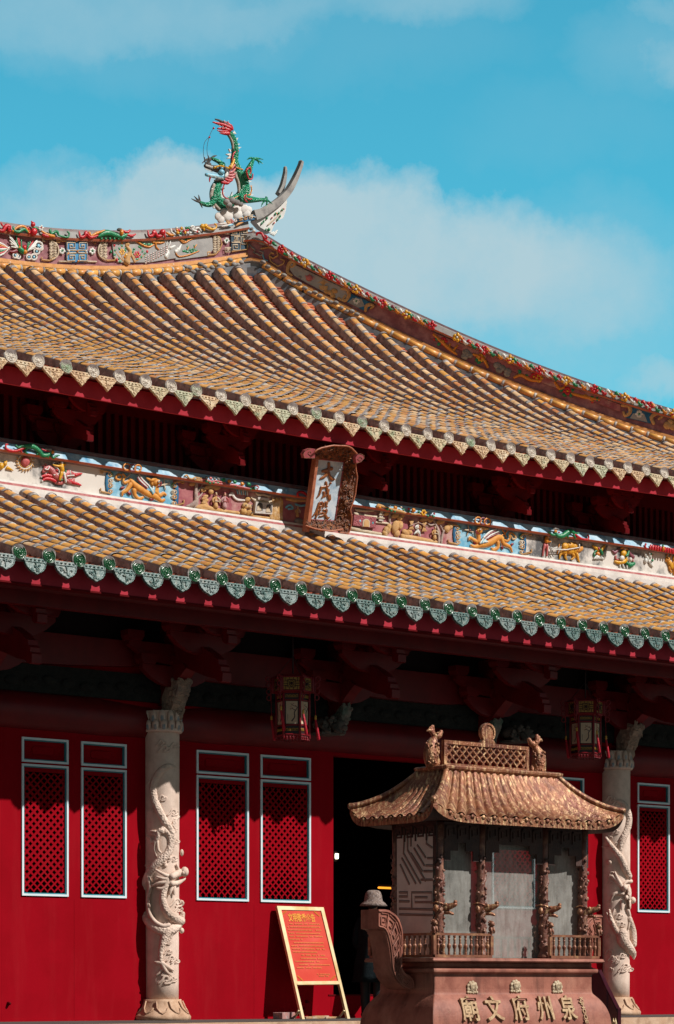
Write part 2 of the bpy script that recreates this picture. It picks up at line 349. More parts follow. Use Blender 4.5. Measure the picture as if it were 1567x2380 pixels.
# ------------------------------------------------------------------ ground and platform
g = MB(); g.sheet([[(-400, -400, -1.05), (400, -400, -1.05)], [(-400, 400, -1.05), (400, 400, -1.05)]], PAVE); g.build('courtyard_ground', kind='structure')
g = MB(); g.box((-30, -2.35, -1.04), (32, 24, 0), STONEB); g.sheet([[(-29.9, -2.2, .004), (32, -2.2, .004)], [(-29.9, 20, .004), (32, 20, .004)]], PAVE); g.build('stone_platform', kind='structure')
# ------------------------------------------------------------------ the hall
HX = 1.48
hall = empty('temple_hall', (HX, 0, 0), 'red walled temple hall with two tiers of yellow tiled roofs and a dragon on the ridge', 'temple')
XL, XR = -16.0, 13.2
WIN = [(-5.585, -4.814), (-4.596, -3.82), (-2.571, -1.607), (-1.379, -.416), (3.37, 4.33), (4.53, 5.47), (6.767, 7.56), (7.77, 8.55)]
WZ = (1.78, 3.64, 3.667, 4.015)
DOOR = (.043, 2.917, .37, 4.08)
def holed(mb, x0, x1, z0, z1, y, th, holes, mat):
    xs = sorted({x0, x1} | {h[0] for h in holes} | {h[1] for h in holes}); zs = sorted({z0, z1} | {h[2] for h in holes} | {h[3] for h in holes})
    inh = lambda x, z: any(h[0] < x < h[1] and h[2] < z < h[3] for h in holes)
    for i in range(len(xs) - 1):
        for j in range(len(zs) - 1):
            if inh((xs[i] + xs[i + 1]) / 2, (zs[j] + zs[j + 1]) / 2): continue
            mb.add([(xs[i], y, zs[j]), (xs[i + 1], y, zs[j]), (xs[i + 1], y, zs[j + 1]), (xs[i], y, zs[j + 1])], [(0, 1, 2, 3)], mat)
    for a, b, c, d in holes:
        q = [(a, c), (b, c), (b, d), (a, d)]
        for k in range(4):
            (p0, p1), (r0, r1) = q[k], q[(k + 1) % 4]
            mb.add([(p0, y, p1), (r0, y, r1), (r0, y + th, r1), (p0, y + th, p1)], [(0, 1, 2, 3)], mat)
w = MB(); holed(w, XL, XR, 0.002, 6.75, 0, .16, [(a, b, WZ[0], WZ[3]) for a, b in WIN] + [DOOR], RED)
for x in (-4.705, -3.46, -1.493, .0, 2.96, 4.43): w.box((x - .004, -.0025, .02), (x + .004, .001, 1.74), RED)
w.box((XL, -.02, 0.001), (XR, -.0005, .035), RED)
w.box((DOOR[0] - .1, -.012, .352), (DOOR[1] + .1, -.001, .372), REDT)
for x in (-5.8, -.49): w.tube([(x, .0, .26), (x, -.05, .26)], [.028, .02], REDT, 10)
for x in (-.56,): w.tube([(x, .0, .15), (x, -.05, .15)], [.028, .02], REDT, 10)
w.build('wall', hall)
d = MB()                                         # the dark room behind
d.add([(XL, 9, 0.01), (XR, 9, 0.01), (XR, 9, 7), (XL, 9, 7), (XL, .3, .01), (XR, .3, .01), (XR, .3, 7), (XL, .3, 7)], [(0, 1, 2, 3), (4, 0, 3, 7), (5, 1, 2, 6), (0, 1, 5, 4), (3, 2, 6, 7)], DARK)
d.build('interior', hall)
th = MB(); th.box((DOOR[0], .05, .005), (DOOR[1], .14, .37), RED); th.build('threshold', hall)
def lattice(mb, x0, x1, z0, z1, y, pitch, wd, th, mat):
    for sgn, yo in ((1, 0), (-1, .004)):
        c0 = (z0 - x1) if sgn > 0 else (z0 + x0); c1 = (z1 - x0) if sgn > 0 else (z1 + x1); c = c0 + pitch * .5
        while c < c1:                            # z = sgn*x + c
            xa, xb = x0, x1
            lo, hi = ((z0 - c), (z1 - c)) if sgn > 0 else ((c - z1), (c - z0))
            xa, xb = max(xa, lo), min(xb, hi)
            if xb - xa > .01:
                h = wd * .7071; za, zb = sgn * xa + c, sgn * xb + c
                q = [(xa, max(za - h, z0)), (xb, max(zb - h, z0)), (xb, min(zb + h, z1)), (xa, min(za + h, z1))]
                vs = [(a, y + yo, b) for a, b in q] + [(a, y + yo + th, b) for a, b in q]
                mb.add(vs, [(0, 1, 2, 3), (0, 4, 5, 1), (3, 2, 6, 7)], mat)
            c += pitch
def frame(mb, x0, x1, z0, z1, y0, y1, wd, mat):
    mb.box((x0, y0, z0), (x1, y1, z0 + wd), mat); mb.box((x0, y0, z1 - wd), (x1, y1, z1), mat)
    mb.box((x0, y0 + .001, z0 + wd), (x0 + wd, y1, z1 - wd), mat); mb.box((x1 - wd, y0 + .001, z0 + wd), (x1, y1, z1 - wd), mat)
for a, b in WIN:
    f = MB(); frame(f, a, b, WZ[0], WZ[1], -.022, .02, .03, TRIM); frame(f, a, b, WZ[2], WZ[3], -.022, .02, .03, TRIM)
    frame(f, a + .031, b - .031, WZ[0] + .031, WZ[1] - .031, -.006, .05, .014, TEAL); frame(f, a + .031, b - .031, WZ[2] + .031, WZ[3] - .031, -.006, .05, .014, TEAL)
    f.box((a, -.006, WZ[1] + .0005), (b, .1, WZ[2] - .0005), RED)
    wo = f.build('window', hall)
    l = MB(); l.box((a + .046, .012, WZ[1] - .105), (b - .046, .045, WZ[1] - .046), RED)
    l.box((a + .046, .012, WZ[0] + .046), (a + .056, .045, WZ[1] - .105), RED); l.box((b - .056, .012, WZ[0] + .046), (b - .046, .045, WZ[1] - .105), RED)
    lattice(l, a + .056, b - .056, WZ[0] + .046, WZ[1] - .105, .014, .1135, .034, .014, RED); l.build('lattice', wo)
    p = MB(); x0, x1, z0, z1 = a + .046, b - .046, WZ[2] + .046, WZ[3] - .046; q = .07
    p.add([(x0, .03, z0), (x1, .03, z0), (x1, .03, z1), (x0, .03, z1), (x0 + q, .055, z0 + q), (x1 - q, .055, z0 + q), (x1 - q, .055, z1 - q), (x0 + q, .055, z1 - q)],
          [(0, 1, 5, 4), (1, 2, 6, 5), (2, 3, 7, 6), (3, 0, 4, 7), (4, 5, 6, 7)], RED)
    e = x0 + .19; h = x1 - .19; zz = (z0 + z1) / 2
    p.tube([(e, .056, zz - .055), (h, .056, zz - .055), (h + .03, .056, zz - .03), (h + .03, .056, zz + .03), (h, .056, zz + .055), (e, .056, zz + .055), (e - .03, .056, zz + .03), (e - .03, .056, zz - .03), (e, .056, zz - .055)], .011, RED, 6, nrm=(0, 1, 0), flat=1.4, cap=False)
    p.box((e - .02, .045, zz - .05), (h + .02, .053, zz + .05), RED); p.build('panel', wo)
# beams along the front
b = MB()
for x0, x1 in ((XL, -3.2), (-3.2, 6.2), (6.2, XR)):
    P = []
    for i in range(13):
        q = i / 12; P.append((x0 + (x1 - x0) * q, .13, 4.40 - .05 * (abs(q - .5) * 2) ** 6))
    b.tube(P, [.25] + [.30] * 11 + [.25], REDB, 20, nrm=(0, 1, 0), flat=1)
b.build('eave_beam', hall)
b = MB()
for x0, x1 in ((XL, -3.2), (-3.2, -.05), (-.05, 3.1), (3.1, 6.25), (6.25, XR)):
    n = 16; top = [(x0 + (x1 - x0) * i / n, 5.5) for i in range(n + 1)]; bot = [(x0 + (x1 - x0) * i / n, 5.02 + .18 * abs(i / n * 2 - 1) ** 4) for i in range(n, -1, -1)]
    b.prism(top + bot, REDB, -.16, -.02)
b.build('curved_beam', hall)
b = MB(); b.box((XL, -.018, 5.44), (XR, -.002, 6.7), DARK); b.build('eave_shade_sheet', hall)  # dark sheet added over the red wall; eave shade put into its colour
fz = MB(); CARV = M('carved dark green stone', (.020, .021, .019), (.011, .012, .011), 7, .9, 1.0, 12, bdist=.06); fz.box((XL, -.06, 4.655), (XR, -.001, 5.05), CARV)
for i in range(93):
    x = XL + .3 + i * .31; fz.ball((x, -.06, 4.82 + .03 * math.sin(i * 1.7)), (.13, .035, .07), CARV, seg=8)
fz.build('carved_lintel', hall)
s = MB(); s.sheet([[(XL, -2.42, 5.98), (XR, -2.42, 5.98)], [(XL, 2.4, 7.7), (XR, 2.4, 7.7)]], REDB)
n = int((XR - XL) / .42)
for i in range(n): x = XL + .2 + i * .42; s.add([(x - .06, -2.4, 5.87), (x + .06, -2.4, 5.87), (x + .06, -2.4, 5.97), (x - .06, -2.4, 5.97), (x - .06, .2, 6.80), (x + .06, .2, 6.80), (x + .06, .2, 6.9), (x - .06, .2, 6.9)], [(0, 1, 5, 4), (0, 4, 7, 3), (1, 2, 6, 5), (0, 3, 2, 1)], REDB)
s.build('eave_soffit', hall)
for y, z, r in ((-1.72, 5.86, .13), (-.9, 6.05, .13)):
    b = MB(); b.tube([(XL, y, z), (XR, y, z)], r, REDB, 14, nrm=(0, 1, 0)); b.box((XL, y - .06, z - .3), (XR, y + .06, z - r + .02), REDB); b.build('purlin', hall)
def boat(mb, xc, y0, y1, z, L, h, mat):          # a cross arm with a curved belly and a block on each end
    n = 8; bot = [(xc - L + 2 * L * i / n, z - h + h * 1.0 * abs(2 * i / n - 1) ** 2.6) for i in range(n + 1)]
    mb.prism(bot + [(xc + L, z + .06), (xc - L, z + .06)], mat, y0, y1)
    for e in (-L + .09, 0, L - .09):
        mb.prism([(xc + e - .10, z + .063), (xc + e + .10, z + .063), (xc + e + .14, z + .13), (xc + e + .14, z + .21), (xc + e - .14, z + .21), (xc + e - .14, z + .13)], mat, y0 - .05, y1 + .05)
def bracket(xc, yw, z0, k, name):
    m = MB(); zz = lambda a: z0 + (a - 4.95) * k; yy = lambda a: yw + a * k
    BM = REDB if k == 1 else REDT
    m.prismx([(yy(p), zz(q)) for p, q in [(.2, 5.12), (-.7, 5.10), (-1.2, 4.93), (-1.42, 4.88), (-1.42, 5.17), (-1.3, 5.26), (-.9, 5.46), (.2, 5.5)]], BM, xc - .075 * k, xc + .075 * k)
    m.prismx([(yy(p), zz(q)) for p, q in [(.2, 5.6), (-1.2, 5.55), (-1.55, 5.45), (-1.6, 5.66), (-1.2, 5.8), (.2, 5.8)]], BM, xc - .07 * k, xc + .07 * k)
    m.prismx([(yy(p), zz(q)) for p, q in [(.0, 4.62), (-.22, 4.7), (-.55, 4.98), (-.72, 5.1), (-.62, 5.18), (.0, 5.18)]], BM, xc - .10 * k, xc + .10 * k)
    for y, z, L in ((-.32, 5.1, .62), (-.32, 5.42, .85), (-1.02, 5.5, .62), (-1.5, 5.72, .5)):
        boat(m, xc, yy(y) - .05 * k, yy(y) + .05 * k, zz(z), L * k, .24 * k, BM)
    o = m.build(name, hall)
    for (yt, zt, f) in ((-1.42, 4.88, 1.0), (-1.58, 5.40, .9)):
        q = MB(); pr_ = [(.0, .0), (-.03, -.03), (-.10, -.06), (-.16, -.05), (-.165, .07), (-.12, .10), (-.125, .16), (-.07, .20), (-.06, .27), (.0, .29)]
        q.prismx([(yy(yt) + a * f * k, zz(zt) + c * f * k) for a, c in pr_], BM, xc - .078 * k, xc + .078 * k); q.build('bracket_nose', o)

    return o
BX = [-6.31, -3.16, -.02, 3.12, 6.25, 9.4]
for x in BX: bracket(x, 0, 4.95, 1.0, 'bracket_set')
# carved stone corbels under the brackets
def scroll_corbel(x, y, z, k, big):
    m = MB(); st = M('shade darkened corbel stone', (.44, .32, .24), (.30, .22, .17), 9, .85, .8, 40, c3=(.20, .16, .14), sc3=5) if big else M('painted corbel stone', (.24, .21, .18), (.10, .15, .12), 9, .8, .6, 40)  # big corbels: column granite darkened, shade put into the colour
    m.prismx([(y + a * k, z + b * k) for a, b in [(.02, 0), (-.22, 0), (-.26, .05), (-.25, .13), (-.33, .24), (-.38, .36), (-.46, .46), (-.5, .62), (-.32, .68), (-.12, .6), (.02, .4)]], st, x - .13 * k, x + .13 * k)
    rr = random.Random(int(x * 10))
    for i in range(150):
        q = rr.random(); yy = y - (.18 + .30 * q) * k; zz = z + (.06 + .58 * q + rr.uniform(-.05, .05)) * k; R_ = rr.uniform(.02, .05) * k
        if i % 2:
            sx_ = 1 if i % 4 == 1 else -1; m.ball((x + sx_ * .125 * k, yy + rr.uniform(-.03, .22) * k, zz), (R_ * .6, R_, R_), st, seg=7, rg=5)
        else:
            c = V((x + rr.uniform(-.12, .12) * k, yy - .01 * k, zz)); m.ball(c, (R_, R_ * .9, R_), st, seg=7, rg=5); g0 = rr.uniform(0, 6)
            m.tube([c + V((R_ * 1.3 * math.cos(g0 + j), -.02 * k, R_ * 1.3 * math.sin(g0 + j))) for j in range(5)], .012 * k, st, 5, sub=2)
    for i in range(4): zc = z + (.18 + .12 * i) * k; yc = y - (.12 + .08 * i) * k; m.tube([(x - .135 * k, yc + .06 * k * math.cos(a), zc + .06 * k * math.sin(a)) for a in [j * .7 for j in range(9)]], .016 * k, st, 6, nrm=(1, 0, 0))
    return m.build('carved_corbel', hall)
for x in (-3.16, 6.25): scroll_corbel(x, -.13, 4.40, .84, True)
for x in (-6.31, -.02, 3.12): scroll_corbel(x, -.1, 4.38, .66, False)
bs = M('grey carved beast stone', (.13, .11, .095), (.07, .065, .055), 8, .85, .6, 30)
def beast(x, z):                                # carved stone lion lying under the corbel
    m = MB(); y = -.30; k = .72
    def B(dx, dy, dz, r): m.ball((x + dx * k, y + dy * k, z + dz * k), tuple(q * k for q in r), bs)
    B(0, .1, .12, (.24, .26, .15)); B(.2, -.2, .1, (.14, .14, .14)); B(.26, -.3, .05, (.09, .08, .06)); B(.27, -.28, .16, (.05, .05, .04))
    for a, b in ((-.15, -.1), (.05, -.22), (.24, -.12)): m.tube([(x + a * k, y + b * k, z + .05), (x + (a + .02) * k, y + (b - .09) * k, z - .03), (x + (a + .05) * k, y + (b - .16) * k, z - .04)], [.05, .04, .03], bs, 8)
    for i in range(14): B(.1 + .13 * math.cos(i), -.1 + .13 * math.sin(i * 1.3), .2 + .05 * math.sin(i * 2), (.05, .05, .05)); B(-.2 + .03 * i, -.16, .05 + .1 * math.sin(i), (.035, .03, .05))
    m.box((x - .26 * k, y - .2 * k, z - .11 * k), (x + .24 * k, y + .42 * k, z - .06 * k), bs); m.build('corbel_lion', hall)
for a, b in ((757, 1697), (1195, 1716)): q_ = onY(a, b, -.30); beast(q_.x, q_.z)
# ------------------------------------------------------------------ roofs
def tile_row(mb, X, path, ym, yy2, half=.105, tip=False):
    """cover tiles on a bed of mortar, following path [(y,z)] up from the eave"""
    L = [0.0]
    for a, b in zip(path, path[1:]): L.append(L[-1] + math.hypot(b[0] - a[0], b[1] - a[1]))
    def at(s):
        s = min(max(s, 0), L[-1]); i = 0
        while i < len(L) - 2 and L[i + 1] < s: i += 1
        q = (s - L[i]) / max(L[i + 1] - L[i], 1e-6); a, b = path[i], path[i + 1]
        ty, tz = b[0] - a[0], b[1] - a[1]; n = math.hypot(ty, tz)
        return a[0] + ty * q, a[1] + tz * q, -tz / n, ty / n
    def sec(s, k, dx, pts):
        y, z, ny, nz = at(s); return [(X + dx + a * k, y + ny * h * k, z + nz * h * k) for a, h in pts]
    arc = [(half * math.cos(math.pi * i / 6), .115 + half * .78 * math.sin(math.pi * i / 6)) for i in range(7)]
    full = [(half, -.03)] + arc + [(-half, -.03)]
    tl = .292; s = 0.0; rr = random.Random(int(X * 1000))
    def strip(A, B, mat):
        n = len(A); mb.add(A + B, [(i, i + 1, n + i + 1, n + i) for i in range(n - 1)], mat, True)
    while s < L[-1] - .05:
        e = min(s + tl, L[-1]); dx = rr.uniform(-.009, .009); kk = 1 + rr.uniform(-.045, .045)
        y_ = ym(X, rr) if callable(ym) else ym
        sk = [(half * 1.03, -.03), (half * 1.03, .115), (half * .93, .158)]
        strip(sec(s, 1, dx, sk), sec(e, 1, dx, sk), MORT); sk2 = [(-half * .93, .158), (-half * 1.03, .115), (-half * 1.03, -.03)]; strip(sec(s, 1, dx, sk2), sec(e, 1, dx, sk2), MORT)
        strip(sec(s, kk, dx, arc), sec(max(e - .046, s + .01), kk * .97, dx + rr.uniform(-.006, .006), arc), y_)
        if e - s > .2:
            
            if rr.random() < yy2: strip(sec(e - .074, .985, dx, arc), sec(e - .040, 1.02, dx, arc), MORTL)
            strip(sec(e - .042, 1.025, dx, full), sec(e + .008, 1.045, dx, full), MORT); strip(sec(e + .008, 1.045, dx, full), sec(e + .010, .98, dx, full), MORT)
        s = e
    A = sec(0, 1, 0, full); mb.add(A, [list(range(len(A)))], MORT)
    if tip:
        A = sec(L[-1] - .02, 1.0, 0, full); y, z, ny, nz = at(L[-1]); mb.add(A + [(X + .0, y + .22, z + .12)], [(i, i + 1, len(A)) for i in range(len(A) - 1)], MORT)
    return at, L[-1]
def pan(mb, X, wd, path, mat, step=.125):
    L = [0.0]
    for a, b in zip(path, path[1:]): L.append(L[-1] + math.hypot(b[0] - a[0], b[1] - a[1]))
    i = 0; s = 0.0; rr = random.Random(int(X * 777))
    def at(s):
        i = 0
        while i < len(L) - 2 and L[i + 1] < s: i += 1
        q = (s - L[i]) / max(L[i + 1] - L[i], 1e-6); a, b = path[i], path[i + 1]; ty, tz = b[0] - a[0], b[1] - a[1]; n = math.hypot(ty, tz)
        return a[0] + ty * q, a[1] + tz * q, -tz / n, ty / n
    xs = [-wd / 2, -wd / 4, 0, wd / 4, wd / 2]; hs = [.03, .006, 0, .006, .03]
    while s < L[-1] - .02:
        e = min(s + step * 1.25, L[-1]); j = rr.uniform(-.006, .006)
        y0, z0, n0, m0 = at(s + j); y1, z1, n1, m1 = at(e)
        A = [(X + x, y0 + n0 * (h + .004), z0 + m0 * (h + .004)) for x, h in zip(xs, hs)]; B = [(X + x, y0 + n0 * (h + .034), z0 + m0 * (h + .034)) for x, h in zip(xs, hs)]
        C = [(X + x, y1 + n1 * (h + .004), z1 + m1 * (h + .004)) for x, h in zip(xs, hs)]; n = 5
        mb.add(A + B + C, [(k, k + 1, n + k + 1, n + k) for k in range(4)] + [(n + k, n + k + 1, 2 * n + k + 1, 2 * n + k) for k in range(4)], mat)
        s += step
def disc(X, y, z, r, mat, par, tilt=.12):
    m = MB(); ax = (V((1, 0, 0)), V((0, -math.sin(-tilt), math.cos(tilt))), V((0, -math.cos(tilt), -math.sin(tilt))))
    m.lathe((X, y, z), [(r * .98, -.06), (r * .98, .0), (r * 1.02, .022), (r * .94, .03), (r * .92, .012)], MORTL, 24, False, ax=ax)
    m.lathe((X, y, z), [(r * .92, .02), (r * .92, .034), (r * .84, .040), (r * .80, .030), (r * .62, .026), (r * .58, .036), (r * .52, .026), (r * .3, .028), (r * .2, .04), (r * .02, .046)], mat, 24, ax=ax)
    c = V((X, y, z)) + ax[2] * .03
    for i in range(18):
        a = 2 * math.pi * i / 18; m.ball(c + ax[0] * (r * .71 * math.cos(a)) + ax[1] * (r * .71 * math.sin(a)), r * .055, mat, seg=5, rg=3)
    for i in range(7):
        a = 2 * math.pi * i / 7 + X; m.ball(c + ax[0] * (r * .38 * math.cos(a)) + ax[1] * (r * .38 * math.sin(a)), (r * .13, r * .09, r * .05), mat, (ax[0], ax[1], ax[2]), seg=6, rg=4)
    return m.build('eave_disc', par)
def drip(X, y, z, wd, h, mat, par, scal):
    m = MB(); ax = V((1, 0, 0)); dn = V((0, -.22, -.975)); out = V((0, -.975, .22)); P = []
    if scal:
        pts = [(-0.5, 0), (-0.5, 0.2), (-0.455, 0.3), (-0.475, 0.38), (-0.42, 0.5), (-0.425, 0.56), (-0.34, 0.66), (-0.335, 0.72), (-0.24, 0.79), (-0.22, 0.845), (-0.12, 0.87), (-0.08, 0.93), (0, 1.0), (0.08, 0.93), (0.12, 0.87), (0.22, 0.845), (0.24, 0.79), (0.335, 0.72), (0.34, 0.66), (0.425, 0.56), (0.42, 0.5), (0.475, 0.38), (0.455, 0.3), (0.5, 0.2), (0.5, 0)]
    else:
        pts = [(-.5, 0), (-.5, .2), (-.44, .27), (-.40, .38), (-.30, .48), (-.26, .58), (-.15, .68), (-.10, .82), (0, 1.0), (.10, .82), (.15, .68), (.26, .58), (.30, .48), (.40, .38), (.44, .27), (.5, .2), (.5, 0)]
    bow = lambda a: out * (.10 * (.25 - a * a) * wd)
    O = V((X, y, z)); mk = lambda a, b, o=0: O + ax * (a * wd) + dn * (b * h) + bow(a) + out * o
    m.plate([mk(a, b) for a, b in pts], out, .012, mat, .02)
    m.tube([mk(a * .97, b * .96 + .01, .012) for a, b in pts], .009, mat, 6, nrm=out, flat=1.2)
    m.tube([mk(-.47, .24, .012), mk(0, .25, .012), mk(.47, .24, .012)], .008, mat, 6, nrm=out)
    rr = random.Random(int(X * 100) + int(z))
    for i in range(9):
        b = rr.uniform(.36, .78); a = rr.uniform(-1, 1) * .40 * (1.05 - b) ** .7; g0 = rr.uniform(0, 6.28); q = .07
        m.tube([mk(a + q * math.cos(g0 + j * 1.3) * (1 - .18 * j), b + q * 1.3 * math.sin(g0 + j * 1.3) * (1 - .18 * j), .014) for j in range(4)], [.005, .009, .009, .006], mat, 5, nrm=out, sub=2)
    m.tube([mk(0, .3, .014), mk(.02, .5, .014), mk(0, .8, .014)], .009, mat, 5, nrm=out, sub=2)
    for i in range(5): m.ball(mk(-.36 + .18 * i, .12, .012), (wd * .06, h * .05, .01), mat, (ax, dn, out), seg=6, rg=4)
    return m.build('drip_tile', par)
def zl(y): q = (y + 2.55) / 5.1; return 5.995 + 1.93 * q - .13 * math.sin(math.pi * q)
LP = [(y_, zl(y_)) for y_ in [-2.55 + 5.1 * i / 16 for i in range(17)]]
pick = lambda f: (lambda X, rr: f(X, rr))
base = MB(); base.sheet([[(x, a, b - .02) for a, b in LP] for x in (XL, XR)], MORT)
P1 = .459; xs1 = [-7.2 + P1 * i for i in range(-19, 46)]; xs1 = [x for x in xs1 if XL < x < XR]
lowyel = lambda X, rr: YELW if rr.random() < .10 else YEL
for x in xs1: tile_row(base, x, LP, lowyel, .75); pan(base, x + P1 / 2, P1 - .19, LP, TERR)
lower = base.build('lower_roof', hall)
for x in xs1:
    q_ = random.uniform; disc(x + q_(-.008, .008), -2.57, 6.08 + q_(-.008, .008), .104 * q_(.97, 1.03), GRN, lower, .12 + q_(-.06, .06)); drip(x + P1 / 2 + q_(-.01, .01), -2.585, 6.03 + q_(-.012, .008), .335 * q_(.97, 1.03), .235 * q_(.96, 1.04), AQUA if random.random() < .6 else AQUB, lower, True)
f = MB(); f.box((XL, -2.42, 5.725), (XR, -2.37, 6.0), REDF); f.box((XL, -2.43, 5.70), (XR, -2.30, 5.723), REDT); f.build('fascia_board', lower)
# upper roof
YE, YR, XE = 1.7, 14.0, 8.65
def zu(X, y):
    s = min(max((y - YE) / (YR - .28 - YE), 0), 1)
    return 9.77 + 4.06 * s + 1.32 * s ** 3.7 + 1.22 * (abs(X - HX) / 7.2) ** 1.74 * s ** 3.4 + (.12 * ((X - 1.5) / 8) ** 2 * (1 - s) if X > 1.5 else 0)
UXL, UXR = -13.0, 17.6
P2 = .481; xs2 = [-4.758 + P2 * i for i in range(-17, 48)]; xs2 = [x for x in xs2 if UXL < x < UXR]
up_ = MB()
def upyel(X, rr):
    if rr.random() > max(.12, min(.97, (X - 1.2) / 4.2)): return YEL
    q = rr.random(); return YELW if q < .5 else YELC if q < .76 else YELR if q < .93 else YEL
top = lambda X: (YR - .28) if X < XE - .2 else (YR + XE - X - .45)
nn = 26
def upath(X, yt): return [(YE + (yt - YE) * i / nn, zu(X, YE + (yt - YE) * i / nn)) for i in range(nn + 1)]
for x in xs2:
    tile_row(up_, x, upath(x, top(x)), upyel, .3, .108, tip=True)
    xp = x + P2 / 2; pan(up_, xp, P2 - .19, upath(xp, min(top(xp - P2 / 2), YR - .1) + .1), TERR)
gx = [UXL + (UXR - UXL) * i / 40 for i in range(41)]
up_.sheet([[(x, YE + (max(YR if x < XE else YR + XE - x, YE + .1) - YE) * i / nn, zu(x, YE + (max(YR if x < XE else YR + XE - x, YE + .1) - YE) * i / nn) - .025) for i in range(nn + 1)] for x in gx], MORT)
upper = up_.build('upper_roof', hall)
for x in xs2:
    if x > 12.5: continue
    z = zu(x, YE); disc(x + q_(-.008, .008), YE - .02, z + .085 + q_(-.008, .008), .110 * q_(.97, 1.03), CRMG if random.random() < .12 else CRMD, upper, .12 + q_(-.07, .07)); w_ = random.random(); drip(x + P2 / 2 + q_(-.012, .012), YE - .035, z + .035 + q_(-.012, .008), .36 * q_(.97, 1.03), .25 * q_(.95, 1.05), CREG if w_ < .14 else CREO if w_ < .5 else CREM, upper, False)
f = MB(); N = 24
xf = [x for x in gx if x < 16.2]
f.sweep([(x, YE + .19, zu(x, YE) - .285) for x in xf], [(0, 0), (0, .262), (.05, .262), (.05, 0)], REDF, out=(0, -1, 0))
f.build('fascia_board', upper)
# back slope and gable side so that the roof is a closed body
bk = MB(); bk.sheet([[(x, YR + (YR - YE) * i / 8, zu(x, YR - (YR - YE) * i / 8)) for i in range(9)] for x in gx if x <= XE + .3], MORT)
bk.sheet([[(XE + t_, YR - t_ + (2 * t_) * i / 6, zu(XE + t_, YR - t_) - .02) for i in range(7)] for t_ in [0, 2, 4, 6, 8.5]], MORT); bk.build('rear_slope', hall)
# wall under the upper eave
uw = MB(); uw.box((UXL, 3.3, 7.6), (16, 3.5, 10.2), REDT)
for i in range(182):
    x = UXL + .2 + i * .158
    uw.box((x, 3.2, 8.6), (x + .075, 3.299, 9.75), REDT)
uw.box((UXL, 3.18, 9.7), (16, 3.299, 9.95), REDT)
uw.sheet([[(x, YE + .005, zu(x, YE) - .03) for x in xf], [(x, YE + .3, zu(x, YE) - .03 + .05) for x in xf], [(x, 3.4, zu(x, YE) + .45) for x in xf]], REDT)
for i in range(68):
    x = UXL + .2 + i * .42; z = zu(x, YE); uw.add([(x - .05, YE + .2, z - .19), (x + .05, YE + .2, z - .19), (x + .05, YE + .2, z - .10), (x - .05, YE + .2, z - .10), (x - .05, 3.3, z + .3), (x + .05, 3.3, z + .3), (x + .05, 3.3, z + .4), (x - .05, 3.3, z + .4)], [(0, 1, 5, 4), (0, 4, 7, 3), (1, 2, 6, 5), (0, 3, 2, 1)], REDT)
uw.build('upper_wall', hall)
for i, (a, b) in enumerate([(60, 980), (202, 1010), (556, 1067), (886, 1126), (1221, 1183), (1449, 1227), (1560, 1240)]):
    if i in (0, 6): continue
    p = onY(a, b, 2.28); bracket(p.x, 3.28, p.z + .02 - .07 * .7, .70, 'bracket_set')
# main ridge and hip ridge
RID = [UXL + (XE - UXL) * i / 40 for i in range(41)]
rz = lambda x: zu(x, YR) + .13 * (max(0, x - 3) / 5.6) ** 2
c = [(x, YR, rz(x)) for x in RID]; OUT = (0, -1, 0); mr = MB()
mr.sweep(c, [(.30, -.4), (.30, .04), (.20, .06), (.20, .2), (.23, .21), (.23, .245), (.20, .25), (.20, .30), (-.2, .30), (-.2, -.4)], CAPG, out=OUT, mats=[FADB, GREYP, FADB, GREYP, ORNG, ORNG, ORNG, PLAS, CAPG, CAPG])
mr.sweep(c, [(.17, .30), (.17, .80), (-.17, .80), (-.17, .30)], MARN, out=OUT)
mr.sweep(c, [(.26, .80), (.28, .84), (.28, .845), (.25, .85), (.22, .98), (.22, 1.0), (.17, 1.06), (-.2, 1.06), (-.2, .80)], CAPG, out=OUT, mats=[TERR, TERR, CAPG, GREYP, GREYP, CAPG, CAPG, CAPG, CAPG])
mridge = mr.build('main_ridge', hall)
tc_ = MB()
xx = UXL
while xx < 6.6:
    z = rz(xx); z2 = rz(xx + .27)
    tc_.tube([(xx, YR - .24, z + .125), (xx + .235, YR - .24, z2 + .125)], .07, YEL, 12, nrm=(0, -1, 0), cap=False); tc_.tube([(xx + .232, YR - .24, z2 + .125), (xx + .272, YR - .24, z2 + .125)], .078, MORTL, 12, nrm=(0, -1, 0), cap=False); xx += .272
while xx < XE - .3:
    z = rz(xx); z2 = rz(xx + .4); tc_.tube([(xx, YR - .24, z + .125), (xx + .37, YR - .24, z2 + .125)], .062, YEL, 12, nrm=(0, -1, 0), cap=False)
    for k in range(4): tc_.ball((xx + .05 + k * .1, YR - .28, z + .16 + .05 * math.sin(k * 2 + xx)), (.08, .05, .05), greyW, seg=8)
    xx += .4
tc_.build('tile_course', mridge)
D2 = V((1, -1, 0)).normalized(); O2 = V((-1, -1, 0)).normalized()
HT = [8.9 * i / 50 for i in range(51)]
hp = lambda t_: V((XE + t_, YR - t_, zu(XE + t_, YR - t_) - .11 + .11 * max(0, 1 - t_ / .8) + .1 * (t_ / 6.5) ** 2))
hr = MB(); c = [hp(t_) for t_ in HT]
hr.sweep(c, [(.28, -.4), (.28, .04), (.19, .06), (.19, .19), (.22, .20), (.22, .235), (.19, .24), (.19, .27), (-.2, .27), (-.2, -.4)], CAPG, out=O2, mats=[FADB, GREYP, FADB, GREYP, ORNG, ORNG, ORNG, PLAS, CAPG, CAPG])
hr.sweep(c, [(.14, .27), (.14, .63), (-.14, .63), (-.14, .27)], MARN, out=O2)
